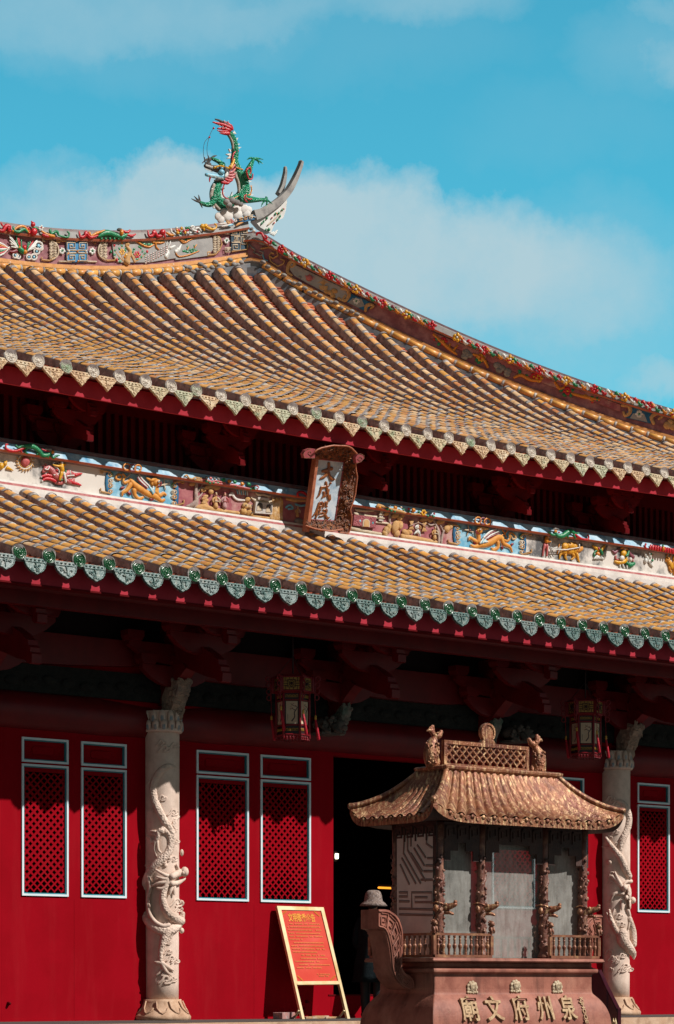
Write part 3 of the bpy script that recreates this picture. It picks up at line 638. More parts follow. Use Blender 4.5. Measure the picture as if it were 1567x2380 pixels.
hr.sweep(c, [(.24, .63), (.26, .66), (.24, .665), (.21, .79), (.2, .81), (.15, .87), (-.16, .87), (-.16, .63)], CAPG, out=O2, mats=[TERR, TERR, GREYP, GREYP, PURP, CAPG, CAPG, CAPG])
hridge = hr.build('hip_ridge', hall)
tc_ = MB(); q = 1.9
def hq(t_, o, h): return hp(t_) + O2 * o + V((0, 0, h))
while q < 8.5:
    tc_.tube([hq(q, .23, .12), hq(q + .215, .23, .12)], .068, YEL, 12, nrm=O2, cap=False); tc_.tube([hq(q + .212, .23, .12), hq(q + .247, .23, .12)], .074, MORTL, 12, nrm=O2, cap=False); q += .247
q = .35
while q < 1.85:
    tc_.tube([hq(q, .22, .12), hq(q + .3, .22, .12)], .06, YEL, 12, nrm=O2, cap=False)
    for k in range(4): tc_.ball(hq(q + .08 * k, .27, .15 + .04 * math.sin(k * 2 + q * 3)), (.07, .07, .045), greyW, seg=8)
    q += .33
tc_.build('tile_course', hridge)
# ------------------------------------------------------------------ stone dragon columns
SC = lambda w, wz=1567.0: w / wz * K             # picture px per crop px
def column(cx, cyy, R, zt):
    m = MB(); m.lathe((cx, cyy, 0), [(R * .95, .28), (R * .95, .6), (R * .98, 1.6), (R, zt - .05), (R, zt)], STONE, 40)
    col = m.build('column', hall)
    b = MB(); b.lathe((cx, cyy, 0), [(.425, .004), (.43, .06), (.415, .08), (.37, .13), (.32, .20), (.29, .27), (.285, .31)], STONEB, 16)
    for i in range(10):
        a = math.pi * 2 * (i + .5) / 10; b.tube([(cx + r * math.cos(a + o), cyy + r * math.sin(a + o), z) for r, z, o in ((.30, .28, -.25), (.345, .18, -.2), (.385, .12, -.05), (.40, .1, .05), (.375, .135, .2), (.345, .18, .27))], .012, STONEB, 5)
    b.build('column_base', col)
    c = MB(); c.lathe((cx, cyy, zt - .01), [(R + .03, 0), (R + .045, .02), (R + .04, .05), (R, .07), (R + .0, .3), (R + .02, .31)], STONE, 28)
    for tier, n, z, rr, h in ((0, 15, .10, R + .035, .075), (1, 13, .22, R + .012, .10)):
        for i in range(n):
            a = 2 * math.pi * (i + .5 * tier) / n; e = V((math.cos(a), math.sin(a), 0)); q = V((-e.y, e.x, 0))
            c.ball(V((cx, cyy, zt - .01 + z)) + e * rr, (.054, .03, h), STONE, (q, e, V((0, 0, 1))), seg=8)
            c.ball(V((cx, cyy, zt - .035 + z)) + e * (rr + .012), (.034, .022, h * .7), M('petal blue wash', (.36, .36, .36), (.22, .31, .36), 9), (q, e, V((0, 0, 1))), seg=6)
    c.build('column_capital', col)
    return col
def curl(r, x, y, s, mat, f=.5):
    r.st([(x - 1.5 * s, y + .5 * s), (x - .7 * s, y - .2 * s), (x - .3 * s, y - .9 * s), (x + .4 * s, y - .8 * s), (x + .5 * s, y - .1 * s), (x, y + .05 * s)], s * .26, mat, f, 2, seg=6)
    r.st([(x - .2 * s, y + .5 * s), (x + .9 * s, y + .4 * s), (x + 1.3 * s, y - .2 * s), (x + .9 * s, y - .6 * s), (x + .7 * s, y - .1 * s)], s * .24, mat, f, 2, seg=6)
STONED = M('carved granite dragon', (.78, .60, .50), (.66, .50, .41), 9, .85, .7, 34, c3=(.56, .41, .33), sc3=2.2, vor='F1', bdist=.018)
cL = onY(377, 2000, -.085); CL = (cL.x, -.085); colL = column(cL.x, -.085, .254, 4.22)
cR = onY(1431, 2000, -.085); CR = (cR.x, -.085); colR = column(cR.x, -.085, .250, 4.20)
L1 = fr(540, 3300, 260, 777); L0 = fr(540, 2700, 260, 1031)
r = Rel(L0, SC(260, 1031), FW, 0, .012, lambda a, b: onC(a, b, CL, .252))
r.st([(690, 1500), (560, 1440), (430, 1500), (330, 1640), (290, 1800), (310, 1960), (370, 2120), (440, 2260), (500, 2380)], [10, 40, 55, 60, 62, 62, 62, 60, 58], STONED, .6)
for i, (a, b) in enumerate([(420, 1455), (345, 1560), (285, 1660), (250, 1790), (265, 1930), (320, 2080), (380, 2200)]): r.st([(a + 20, b + 15), (a - 30, b - 15)], [16, 2], STONE, .7, 1)
for a, b, s in ((420, 1090, 60), (430, 1960, 55), (610, 2190, 60), (260, 2160, 45), (470, 1180, 70), (620, 1130, 60), (240, 1720, 40)): curl(r, a, b, s, STONE, .3)
r.st([(690, 2240), (640, 2290), (600, 2400)], [30, 40, 40], STONED, .6)
dL = r
r = Rel(L1, SC(260, 777), FW, 0, .012, lambda a, b: onC(a, b, CL, .25)); B = STONED
r.st([(385, -20), (435, 90), (440, 200), (395, 330), (300, 430), (205, 530), (150, 640), (118, 770), (108, 900), (120, 1040), (165, 1150), (250, 1225), (350, 1262), (450, 1240), (535, 1160), (570, 1050)], [42, 44, 46, 48, 52, 54, 56, 56, 56, 56, 58, 60, 64, 62, 50, 30], B, .75)
r.st([(160, 600), (185, 740), (160, 850), (165, 980), (190, 1080), (250, 1160), (340, 1205), (410, 1190)], 26, STONE, 1.0, lift=.04)
for i in range(8): r.bl(165 + (i % 2) * 6, 650 + i * 62, 34, 24, STONE, 70, .8, .045)
r.st([(560, 1150), (470, 1110), (390, 1040), (345, 940), (335, 840), (365, 740), (420, 650), (480, 610)], [54, 58, 54, 46, 42, 40, 44, 40], B, .9, lift=.03)
r.st([(440, 620), (520, 580), (600, 560)], [40, 46, 44], STONE, 1.1, lift=.08); r.bl(600, 560, 50, 62, STONE, 0, 1.2, .11); r.bl(585, 575, 20, 24, STONE, 0, 1.2, .17)
r.st([(440, 700), (520, 690), (600, 640)], [34, 30, 16], STONE, 1, lift=.08)
for P in ([(500, 590), (410, 610), (330, 580), (250, 530)], [(440, 640), (340, 640), (260, 615)], [(400, 680), (300, 690), (190, 735)], [(390, 720), (330, 760), (265, 750)], [(400, 640), (360, 750), (370, 860)], [(520, 540), (500, 470)], [(440, 740), (420, 830)], [(470, 740), (470, 830)]): r.st(P, [28, 24, 20, 12], STONE, .9, lift=.05)
r.st([(330, 70), (290, 80), (260, 180), (200, 200)], [40, 34, 26, 20], B, .8, lift=.03); r.st([(330, 40), (410, 120), (420, 230)], [34, 30, 30], B, .8)
for P in ([(250, 190), (235, 280), (260, 370)], [(270, 190), (280, 290), (315, 330)], [(200, 200), (180, 140)], [(250, 80), (190, 70)], [(250, 110), (180, 100)]): r.st(P, [20, 18, 10], STONE, .9, lift=.03)
r.st([(390, 1260), (340, 1390), (310, 1520), (310, 1640)], [62, 46, 32, 26], B, .8, lift=.02)
for P in ([(310, 1640), (265, 1640), (225, 1625)], [(320, 1640), (370, 1740), (440, 1800)], [(330, 1650), (400, 1700), (470, 1740)]): r.st(P, [26, 22, 6], STONE, .9, lift=.02)
r.st([(440, 1250), (420, 1340), (380, 1420)], [40, 24, 8], B, .7); r.bl(560, 1260, 30, 36, STONE, 0, 1, .03); r.bl(562, 330, 22, 44, STONE, 0, 1.2, .03)
for i in range(6): r.bl(400 - i * 18 + (i % 3) * 30, 330 + i * 30, 22, 26, STONE, 40, .6)
for a, b, s in ((500, 940, 60), (520, 1010, 40), (400, 1520, 36), (440, 1600, 40), (490, 1630, 34), (330, 1770, 50), (370, 1860, 60), (450, 1850, 40), (460, 410, 40), (490, 200, 34), (165, 480, 40), (400, 1410, 26), (130, 150, 34), (470, 60, 30), (385, 1170, 26)): curl(r, a, b, s, STONE, .45)
r.v += [];
for f, m_, s_ in zip(dL.f, dL.m, dL.sm): r.f.append([len(r.v) + j for j in f]); r.m.append(r.mi(dL.mats[m_])); r.sm.append(s_)
r.v += dL.v; r.build('carved_dragon', colL)
RR = fr(2300, 2800, 396, 727)
r = Rel(RR, SC(396, 727), FW, 0, .012, lambda a, b: onC(a, b, CR, .246))
r.st([(300, 735), (350, 760), (388, 840), (385, 930), (345, 1030), (325, 1130)], [6, 24, 28, 28, 26, 16], B, .8)
r.st([(225, 1010), (270, 1075), (330, 1150), (365, 1230), (395, 1300)], [12, 18, 24, 28, 26], B, .9, lift=.03); r.st([(200, 1075), (255, 1085), (300, 1115)], [8, 10, 14], STONE, .9)
r.bl(248, 1190, 24, 24, STONE, 0, 1); r.bl(395, 1420, 44, 60, B, 0, 1, .04); r.bl(400, 1500, 38, 46, B, 0, 1, .04); r.bl(365, 1375, 26, 24, STONE, 0, 1, .07); r.bl(420, 1470, 24, 26, STONE, 0, 1, .05); r.bl(375, 1450, 20, 18, STONE, 0, 1.2, .09)
for P in ([(360, 1400), (310, 1310), (290, 1260)], [(350, 1380), (270, 1290), (240, 1310)], [(350, 1420), (290, 1420), (260, 1470)], [(345, 1470), (340, 1540)], [(385, 1540), (400, 1600), (390, 1680)], [(410, 1330), (380, 1330), (350, 1360)]): r.st(P, [15, 12, 6], STONE, .9, lift=.03)
r.st([(250, 1540), (265, 1610), (300, 1690), (345, 1730)], [8, 16, 22, 28], B, .9, lift=.03); r.st([(232, 1560), (245, 1620), (275, 1660)], [6, 10, 14], STONE, .9); r.st([(290, 1535), (265, 1590)], [6, 12], STONE, .9, 1)
r.st([(345, 1700), (350, 1760), (385, 1810), (425, 1860), (430, 1900)], [40, 46, 40, 26, 6], B, .9, lift=.03); r.st([(395, 1600), (420, 1700), (430, 1800)], [22, 30, 22], B, .8)
for a, b, s in ((280, 935, 22), (300, 970, 20), (250, 1010, 16), (300, 1060, 16), (270, 1280, 22), (250, 1340, 20), (300, 1340, 20), (320, 1590, 24), (340, 1650, 22), (300, 1640, 20), (245, 1850, 20), (270, 1900, 24), (300, 1920, 22), (345, 1880, 22), (370, 1960, 26), (400, 1980, 20), (345, 1985, 20), (260, 1980, 16), (255, 730, 26), (300, 760, 22), (240, 1730, 16), (250, 1480, 16)): curl(r, a, b, s, STONE, .5)
r.build('carved_dragon', colR)
# ------------------------------------------------------------------ dragon on the ridge end
DG = fr(740, 460, 500)
def rel14(d=14.0, f=DG, w=500, lift=0): return Rel(f, SC(w), (0, 1, 0), d, lift)
drg = empty('ridge_dragon', tuple(onY(*DG(560, 1200), 14.0)), 'x', 'x'); del drg['label']; del drg['category']
drg.parent = hall; drg.matrix_parent_inverse = Matrix.Translation(-hall.location)
r = rel14()
r.st([(420, 850), (385, 920), (378, 1000), (400, 1080), (470, 1120), (590, 1085), (690, 1030), (738, 940), (715, 810), (655, 690), (618, 585), (628, 470), (622, 370), (590, 280), (535, 205)], [56, 66, 74, 76, 70, 66, 70, 78, 74, 62, 53, 48, 46, 43, 38], SCALE, 1, 4, seg=14)
r.st([(352, 880), (318, 960), (312, 1040), (340, 1120), (410, 1200)], [16, 22, 24, 24, 24], BELLY, 1, 3, lift=.06); r.st([(590, 720), (625, 800), (650, 880), (655, 980)], [14, 22, 22, 16], BELLY, 1, 3, lift=.06); r.st([(535, 260), (575, 340), (588, 430)], [10, 14, 12], BELLY, 1, 3, lift=.05)
r.st([(460, 890), (440, 960), (455, 1030), (520, 1070), (600, 1060), (660, 1020)], 9, gR, 1, 3, lift=.09); r.st([(590, 690), (570, 610), (590, 490), (650, 460)], 10, gR, 1, 3, lift=.06); r.st([(600, 670), (690, 700)], 9, gO, 1, 1, lift=.1); r.st([(800, 900), (790, 1010), (640, 1030), (560, 1075)], 9, gO, 1, 2, lift=.09)
for k in range(16):
    q = k / 15; r.bl(338 - 34 * math.sin(q * 3.1), 880 + 290 * q, 20, 13, gW if k % 3 == 0 else BELLY, 15, .8, .075)
for k in range(10): r.bl(612 + 48 * k / 9, 735 + 22 * k, 18, 13, BELLY, -20, .8, .075)
for (a, b), (c, d) in (((600, 215), (640, 240)), ((632, 312), (662, 285)), ((640, 375), (684, 365)), ((645, 420), (702, 405)), ((572, 500), (508, 492)), ((575, 455), (545, 425)), ((565, 530), (520, 545)), ((770, 830), (832, 835)), ((765, 790), (795, 790)), ((790, 890), (835, 900)), ((790, 960), (852, 950)), ((785, 1005), (860, 1000)), ((780, 1020), (825, 1030)), ((655, 680), (692, 640)), ((520, 1070), (548, 1012)), ((570, 1060), (590, 962)), ((600, 1040), (645, 1000)), ((445, 985), (500, 978)), ((445, 1010), (505, 1060)), ((460, 940), (495, 915)), ((660, 1000), (690, 950))):
    e = ((b - d), (c - a)); n = max((e[0] ** 2 + e[1] ** 2) ** .5, 1); w_ = 20; r.pl([(a + e[0] / n * w_, b + e[1] / n * w_), (a - e[0] / n * w_, b - e[1] / n * w_), (c, d)], .02, gW, .02)
r.build('dragon_body', drg)
def legp(P, rad, claws, cm, trim=(), lift=.12):
    r = rel14(lift=lift); r.st(P, rad, SCALE, 1, 3, seg=10)
    for c in claws: r.st(c, [15, 12, 4], cm, 1, 3, seg=6)
    for c in trim: r.st(c, 9, gR, 1, 3, lift=lift + .09, seg=6)
    r.build('dragon_leg', drg)
legp([(735, 790), (760, 700), (800, 610), (822, 565)], [62, 44, 26, 18], [[(822, 565), (780, 555), (738, 578)], [(822, 565), (870, 560), (940, 575)], [(822, 565), (870, 590), (890, 635)], [(850, 575), (890, 595), (935, 628)]], SCALE, [[(740, 690), (700, 720), (710, 780), (730, 830), (770, 830), (780, 770)], [(745, 680), (755, 740), (740, 770)]])
legp([(520, 610), (450, 560), (370, 525)], [34, 26, 20], [[(370, 525), (400, 500), (438, 488)], [(370, 525), (310, 540), (255, 585)], [(370, 530), (340, 570), (330, 632)], [(350, 530), (310, 580), (280, 612)]], gK, (), -.12)
legp([(330, 1060), (290, 1130), (220, 1140), (150, 1112)], [44, 36, 28, 20], [[(150, 1112), (90, 1090), (42, 1066)], [(150, 1112), (140, 1060), (130, 1018)], [(150, 1112), (110, 1070), (75, 1034)], [(150, 1115), (165, 1150), (178, 1182)]], gK)
legp([(660, 1070), (760, 1075), (870, 1080), (980, 1075)], [56, 46, 28, 18], [[(980, 1075), (1020, 1105), (1057, 1136)], [(980, 1080), (940, 1110), (915, 1165)], [(980, 1070), (975, 1045), (1000, 1060)], [(985, 1085), (985, 1130), (970, 1172)]], SCALE, [[(700, 1030), (670, 1050), (680, 1090), (710, 1120)], [(690, 1060), (730, 1085), (765, 1080)]])
r = rel14(lift=.05)
for P, rad, mt in (([(560, 180), (480, 140), (400, 115), (332, 98)], [30, 26, 18, 8], gR), ([(550, 160), (470, 110), (410, 75), (362, 60)], [24, 20, 14, 8], gK), ([(545, 200), (460, 180), (390, 178)], [26, 20, 8], gR), ([(530, 240), (470, 240), (420, 235)], [26, 18, 6], gR), ([(560, 150), (500, 110), (455, 88)], [24, 18, 8], gR), ([(570, 170), (530, 120), (505, 98)], [24, 16, 8], gR), ([(520, 215), (440, 215), (388, 200)], [20, 14, 5], gR), ([(575, 190), (560, 150), (520, 130)], [20, 16, 8], gR)): r.st(P, rad, mt, 1, 3)
for a, b in ((460, 88), (507, 97), (478, 175), (400, 150), (440, 160)): r.bl(a, b, 9, 9, gW, 0, 1, .1)
r.build('dragon_tail_tuft', drg)
r = rel14(lift=.12)
r.st([(470, 720), (380, 700), (290, 680), (215, 655)], [62, 50, 36, 26], gK, .9, 3); r.bl(262, 640, 36, 30, gK); r.st([(440, 790), (340, 785), (225, 765)], [40, 30, 22], gB, .9, 3); r.bl(400, 740, 50, 40, gB, 20, 1, .16)
r.st([(440, 810), (370, 830), (330, 840)], [28, 20, 10], gK, .9); r.st([(470, 700), (360, 690), (300, 680)], 12, gB, 1, 2, lift=.2)
for i in range(11): r.bl(305 + i * 21, 688 - 14 * math.sin(i * .5) - max(0, i - 8) * 26, 18, 18, gY, 0, 1, .2)
r.st([(500, 690), (530, 640), (548, 585)], [24, 20, 14], gY, 1, 3, lift=.2); r.bl(365, 690, 22, 20, gK, 0, 1, .22); r.bl(425, 695, 18, 22, gK, 0, 1, .22); r.st([(400, 640), (370, 650)], [10, 14], gG, 1, 1, lift=.2)
for i in range(9): r.st([(205 + i * 10, 648 + i * 3), (203 + i * 10, 672 + i * 4)], [6, 1], gW, 1, 1, lift=.18, seg=5)
for i in range(12): r.st([(235 + i * 17, 772 + i * 4), (238 + i * 17, 800 + i * 4)], [6, 1], gW, 1, 1, lift=.18, seg=5); r.st([(200 + i * 8, 690 + i * 3), (204 + i * 8, 706 + i * 3)], [5, 1], gW, 1, 1, lift=.15, seg=5)
r.st([(280, 790), (270, 820), (268, 855)], [14, 12, 6], gR, .8); 
for i in range(9): g_ = math.radians(-55 + i * 22); r.st([(450, 770), (450 + 34 * math.cos(g_), 770 + 44 * math.sin(g_))], [12, 2], gW, .7, 1, lift=.2, seg=6)
r.build('dragon_head', drg)
r = rel14(lift=.1)
for P in ([(470, 715), (540, 690), (592, 640)], [(480, 735), (550, 735), (596, 690)], [(480, 760), (550, 775), (598, 750)], [(475, 790), (540, 810), (590, 790)], [(465, 815), (520, 840), (560, 830)], [(440, 840), (490, 870), (530, 850)], [(420, 850), (460, 868), (500, 865)]): r.st(P, [16, 20, 12], gP if P[0][1] < 800 else gR, .9, 3)
r.build('dragon_mane', drg)
r = rel14(lift=.12); wire = M('iron wire', (.06, .06, .065))
r.st([(215, 630), (196, 540), (192, 440), (212, 350), (265, 297)], 3.2, wire, 1, 4, seg=5); r.st([(270, 610), (240, 500), (240, 400), (265, 297), (290, 230), (318, 184)], 3.2, wire, 1, 4, seg=5)
r.st([(205, 550), (212, 610)], 8, wire, 1, 1); r.st([(252, 530), (262, 585)], 8, wire, 1, 1); r.bl(266, 297, 14, 13, gR, 0, 1); r.bl(319, 184, 14, 14, gR, 0, 1); r.build('dragon_antenna', drg)
r = rel14(13.85)
for a, b, s in ((420, 1270, 60), (490, 1230, 70), (570, 1200, 70), (650, 1190, 75), (740, 1180, 75), (800, 1190, 55), (450, 1310, 60), (540, 1270, 80), (660, 1250, 80), (770, 1235, 70)): r.bl(a, b, s, s * .9, PLAS, 0, .4)
for a, b, s in ((470, 1110, 50), (540, 1095, 55), (600, 1120, 50), (650, 1140, 40), (500, 1150, 50)): r.bl(a, b, s, s * .8, greyW, 0, .8, .15)
for a, b, s, mt in ((605, 1230, 32, greyW), (650, 1140, 20, greyW), (520, 1270, 40, PLAS), (720, 1200, 34, gB), (800, 1190, 30, gB), (470, 1280, 40, PLAS)): r.ring(a, b, s, s * .25, mt, .8); r.ring(a, b, s * .45, s * .2, mt, .8)
r.build('dragon_cloud_base', drg)
# swallowtail end of the ridge
m = MB(); P = [V(onY(*DG(a, b), 14.0)) for a, b in [(840, 1270), (930, 1240), (1060, 1160), (1180, 1070), (1280, 960), (1350, 840), (1395, 740), (1435, 640), (1448, 588)]]
def prong(P, w, off, dep):
    vs = []; n = len(P)
    for i, p in enumerate(P):
        t_ = (P[min(i + 1, n - 1)] - P[max(i - 1, 0)]).normalized(); s_ = V((t_.z, 0, -t_.x)); q = w[i]
        for a, b in ((-1, -1), (-.9, 1), (.9, 1), (1, -1)): vs.append(p + s_ * (a * q) + V((0, off + b * dep * (1 - .45 * i / n), 0)))
    m.add(vs, [(i * 4 + k, i * 4 + (k + 1) % 4, i * 4 + 4 + (k + 1) % 4, i * 4 + 4 + k) for i in range(n - 1) for k in range(4)] + [(0, 1, 2, 3), (4 * n - 4, 4 * n - 3, 4 * n - 2, 4 * n - 1)], CAPG)
w0 = .0018
wt = M('weathered white cement', (.34, .32, .30), (.20, .185, .18), 5, .85, .4, 30)
P = crom(P, 4); n = len(P); prong(P, [w0 * (62 - 48 * (i / (n - 1)) ** .9) for i in range(n)], -.02, .12)
Q = crom([V(onY(*DG(a, b), 14.0)) for a, b in [(1255, 960), (1300, 860), (1325, 760), (1338, 680), (1340, 628)]], 3); prong(Q, [w0 * (30 - 17 * i / (len(Q) - 1)) for i in range(len(Q))], .25, .07)
m.ball(P[-1], (.04, .07, .04), wt, seg=8); m.ball(Q[-1] + V((0, .25, 0)), (.04, .05, .04), wt, seg=8); m.mats[0] = wt; m.build('ridge_swallowtail', hall)
r = rel14(14.02); r.pl([(850, 1330), (940, 1290), (1070, 1210), (1190, 1130), (1262, 1070), (1245, 1200), (1212, 1300), (1150, 1325), (1100, 1380), (1060, 1480), (1030, 1475), (930, 1420)], .06, M('white stucco fin', (.70, .68, .65), (.6, .58, .55), 6, .8), .1)
L_ = .085
r.st([(1010, 1390), (1090, 1320), (1150, 1260), (1210, 1190)], [8, 9, 6, 4], creamP, .8, lift=L_); r.flower(988, 1388, 44, gR, gY, 6, 10, .5); r.flower(1040, 1335, 34, gY, gD, 6, 20, .5)
for a, b in ((935, 1370), (960, 1345), (1000, 1305), (1020, 1440), (1105, 1250), (1148, 1240), (1165, 1280), (1135, 1320), (1190, 1200), (1030, 1450), (985, 1450)): r.bl(a, b, 13, 20, gG, 20, .6, L_)
for a, b, c in ((1208, 1190, gR), (1120, 1243, gO), (1062, 1300, gR), (1088, 1365, gR)): r.bl(a, b, 12, 12, c, 0, .8, L_)
for P_ in ([(1070, 1490), (1110, 1465)], [(1090, 1500), (1160, 1445)], [(1110, 1510), (1150, 1470)]): r.st(P_, [12, 9], gW, .7, 1)
r.build('flower_fin', hall)
# ------------------------------------------------------------------ reliefs of the main ridge
A_ = fr(0, 850, 700); B_ = fr(700, 820, 500); FL = .04
yc, yp = 13.73, 13.82
def vine(r, x, y, L, mats, s=14, up=1):
    r.st([(x, y), (x + L * .25, y - up * s * 1.4), (x + L * .5, y + up * s * .6), (x + L * .8, y - up * s), (x + L, y + up * s * .4)], [s * .5, s * .7, s * .7, s * .5, s * .25], mats[0], .8, 3); 
    r.ring(x + L * .25, y + up * s * .4, s * .8, s * .35, mats[1], .8, 8, 90, 380); r.bl(x + L * .62, y - up * s * .7, s * .9, s * .6, mats[2], 25, .8)
r = Rel(A_, SC(700), (0, 1, 0), yc, .02)
r.st([(-5, 160), (25, 165), (50, 125), (80, 130), (75, 165), (95, 165)], [12, 16, 20, 22, 14, 6], gR, .8); r.st([(5, 95), (15, 115), (30, 130)], [8, 10, 6], gR, .8)
r.st([(115, 130), (125, 165), (165, 175), (210, 150), (240, 175)], [10, 13, 14, 14, 10], gG, .8); r.st([(110, 170), (160, 130), (215, 130), (260, 190)], [9, 12, 12, 9], gO, .8)
r.bl(300, 175, 34, 38, gR, 0, .7); r.bl(292, 110, 24, 26, gR, 0, .7); r.bl(280, 85, 8, 10, gR, 0, .8); r.bl(310, 140, 36, 14, gG, 20, .8); r.st([(235, 150), (250, 140), (262, 170), (258, 190)], 10, gR, .8)
r.flower(365, 140, 26, gW, gR, 5); r.st([(370, 170), (420, 200), (480, 215)], [10, 14, 14], gO, .8); r.st([(380, 200), (420, 215), (440, 212)], [12, 14, 6], gR, .8); r.st([(445, 160), (450, 190), (480, 180), (505, 170), (520, 205)], [14, 14, 10, 14, 10], gG, .8); r.st([(520, 205), (570, 220), (605, 220), (615, 190), (600, 175)], [9, 9, 9, 9, 9], gG, .8)
for x0, y0, k in ((705, 175, 1), (1320, 165, .9)):
    r.st([(x0, y0), (x0 + 10 * k, y0 + 45), (x0 + 50 * k, y0 + 40), (x0 + 60 * k, y0 + 5), (x0 + 100 * k, y0 + 50), (x0 + 170 * k, y0 + 30)], [8, 13, 14, 18, 16, 6], gR, .8)
    if k == 1:
        r.st([(x0 + 90, y0 + 5), (x0 + 110, y0 + 35), (x0 + 160, y0 + 10), (x0 + 230, y0 - 10)], [12, 12, 12, 12], gO, .8); r.st([(x0 + 170, y0 + 45), (x0 + 240, y0 + 10), (x0 + 310, y0 + 25), (x0 + 380, y0 + 45), (x0 + 430, y0 + 20)], [10, 30, 24, 22, 12], gG, .8); r.st([(x0 + 250, y0 + 15), (x0 + 320, y0 + 40)], 9, gO, .8, 1)
        r.bl(x0 + 370, y0 + 10, 22, 30, gO, 0, .8, .06); r.bl(x0 + 360, y0 - 20, 30, 16, gK, 0, .8); r.st([(x0 + 390, y0 - 10), (x0 + 430, y0 + 5), (x0 + 455, y0 - 15)], [12, 14, 8], gR, .8); r.st([(x0 + 430, y0 + 25), (x0 + 470, y0 + 35), (x0 + 505, y0 + 20)], [12, 12, 6], gR, .8)
        for q in range(6): r.bl(x0 + 200 + q * 38, y0 + 62, 12, 14, gG, 0, .8)
r.bl(1450, 180, 34, 30, gR, 0, .8); r.st([(1430, 200), (1425, 215)], 10, gR, .8, 1); r.st([(1470, 200), (1472, 220)], 10, gR, .8, 1); r.st([(1490, 185), (1520, 200), (1550, 205)], [12, 12, 10], gO, .8); r.st([(1525, 150), (1530, 175), (1560, 200)], 10, gW, .8)
r.build('ridge_relief', mridge)
r = Rel(B_, SC(500), (0, 1, 0), yc, .02)
for i, (a, b, c) in enumerate([(15, 290, gW), (40, 320, gR), (75, 295, gY), (110, 330, gR), (135, 290, gG), (30, 350, gY), (60, 355, gG), (120, 345, gY), (150, 320, gR), (185, 350, gW), (20, 320, gO), (100, 300, gW), (165, 290, gG), (150, 350, gW)]): r.bl(a, b, 20 + (i * 7) % 9, 17, c, i * 40, .8)
r.st([(190, 280), (215, 265), (235, 285), (210, 310), (260, 330), (300, 340)], 12, gW, .8); r.st([(250, 300), (290, 290), (320, 330)], [12, 14, 10], gW, .8); r.bl(270, 335, 24, 14, gR, 0, .8)
r.bl(335, 270, 34, 34, gY, 0, .8); r.bl(375, 268, 34, 34, gY, 0, .8); r.st([(350, 290), (360, 315)], 14, gY, .8, 1); r.st([(390, 280), (430, 300), (480, 305), (510, 285), (510, 250), (490, 240)], [26, 20, 14, 12, 11, 11], gY, .8)
for P, c in (([(550, 240), (610, 235), (640, 230)], PLAS), ([(580, 270), (640, 260), (700, 240)], PLAS), ([(600, 265), (680, 255), (720, 245)], gB), ([(640, 200), (660, 230), (690, 215)], tanP), ([(760, 260), (800, 235), (850, 215)], ORNG)): r.st(P, [8, 14, 8], c, .8)
r.flower(700, 205, 30, gP, tanP, 6); r.flower(655, 215, 26, tanP, gW, 5); r.flower(750, 195, 24, gW, gP, 5)
r.pl([(775, 175), (860, 165), (960, 120), (1000, 150), (985, 185), (870, 215), (790, 215)], .02, BLUD, .03)
for P in ([(785, 180), (830, 165), (830, 190), (790, 200)], [(850, 165), (885, 150), (885, 180), (855, 190), (850, 165)], [(900, 145), (960, 130), (950, 150), (910, 160), (920, 180)], [(940, 180), (960, 150), (990, 160)]): r.st(P, 7, tanP if P[0][0] < 890 else creamP, 1, 1, lift=.05)
r.build('ridge_relief', mridge)
def fret(r, x, y, w, h, mat, th, fx=1, fy=1, lift=.03):
    P = [(0, 0), (1, 0), (1, 1), (.12, 1), (.12, .3), (.68, .3), (.68, .68), (.4, .68), (.4, .52)]
    r.st([(x + (a if fx > 0 else 1 - a) * w, y + (b if fy > 0 else 1 - b) * h) for a, b in P], th, mat, .9, 1, lift=lift, seg=4)
r = Rel(A_, SC(700), (0, 1, 0), yp, .02)
# phoenix
def feathers(r, P0, tips, cols, w=12):
    for i, tp in enumerate(tips):
        c = cols[i % len(cols)]; r.st([P0[i % len(P0)] if isinstance(P0[0], tuple) else P0, tp], [w * .7, w * .5], c, .6, 1, lift=.03 + .004 * (i % 3), seg=6)
feathers(r, [(150, 300), (155, 320), (160, 330)], [(70, 195), (80, 225), (80, 255), (90, 285), (95, 310)], [gW], 14); feathers(r, [(165, 320)], [(140, 215), (150, 235), (135, 255)], [gG, gR, gG], 16); feathers(r, [(180, 320)], [(160, 230), (185, 250)], [gR, gG], 14); feathers(r, [(240, 345)], [(330, 245), (325, 270), (315, 295), (300, 320)], [gW], 13); feathers(r, [(235, 340)], [(290, 260), (265, 265), (245, 270)], [gR, gG, gG], 13)
r.st([(165, 330), (190, 350), (215, 375)], [26, 26, 14], gG, .8, 2, lift=.05); r.bl(205, 320, 22, 26, gR, 30, .8, .06); r.bl(160, 320, 12, 12, gY, 0, .8, .07); r.bl(210, 360, 22, 22, gO, 0, .8, .07); r.st([(150, 345), (110, 355), (85, 350)], [20, 16, 8], gD, .7)
for i, c in enumerate((gW, gO, gR, gW, gG, gR, gW)): r.st([(80, 330 - i * 3), (30, 290 + i * 13), (-20, 270 + i * 20)], [8, 9, 9], c, .6, 2)
for a, b, s in ((340, 300, 36), (325, 350, 26), (300, 400, 26), (255, 400, 22), (360, 320, 22), (135, 385, 24), (160, 395, 20)): r.ring(a, b, s, s * .34, PLAS, .7, 10); r.bl(a, b, s * .5, s * .5, gB, 0, .5, .02)
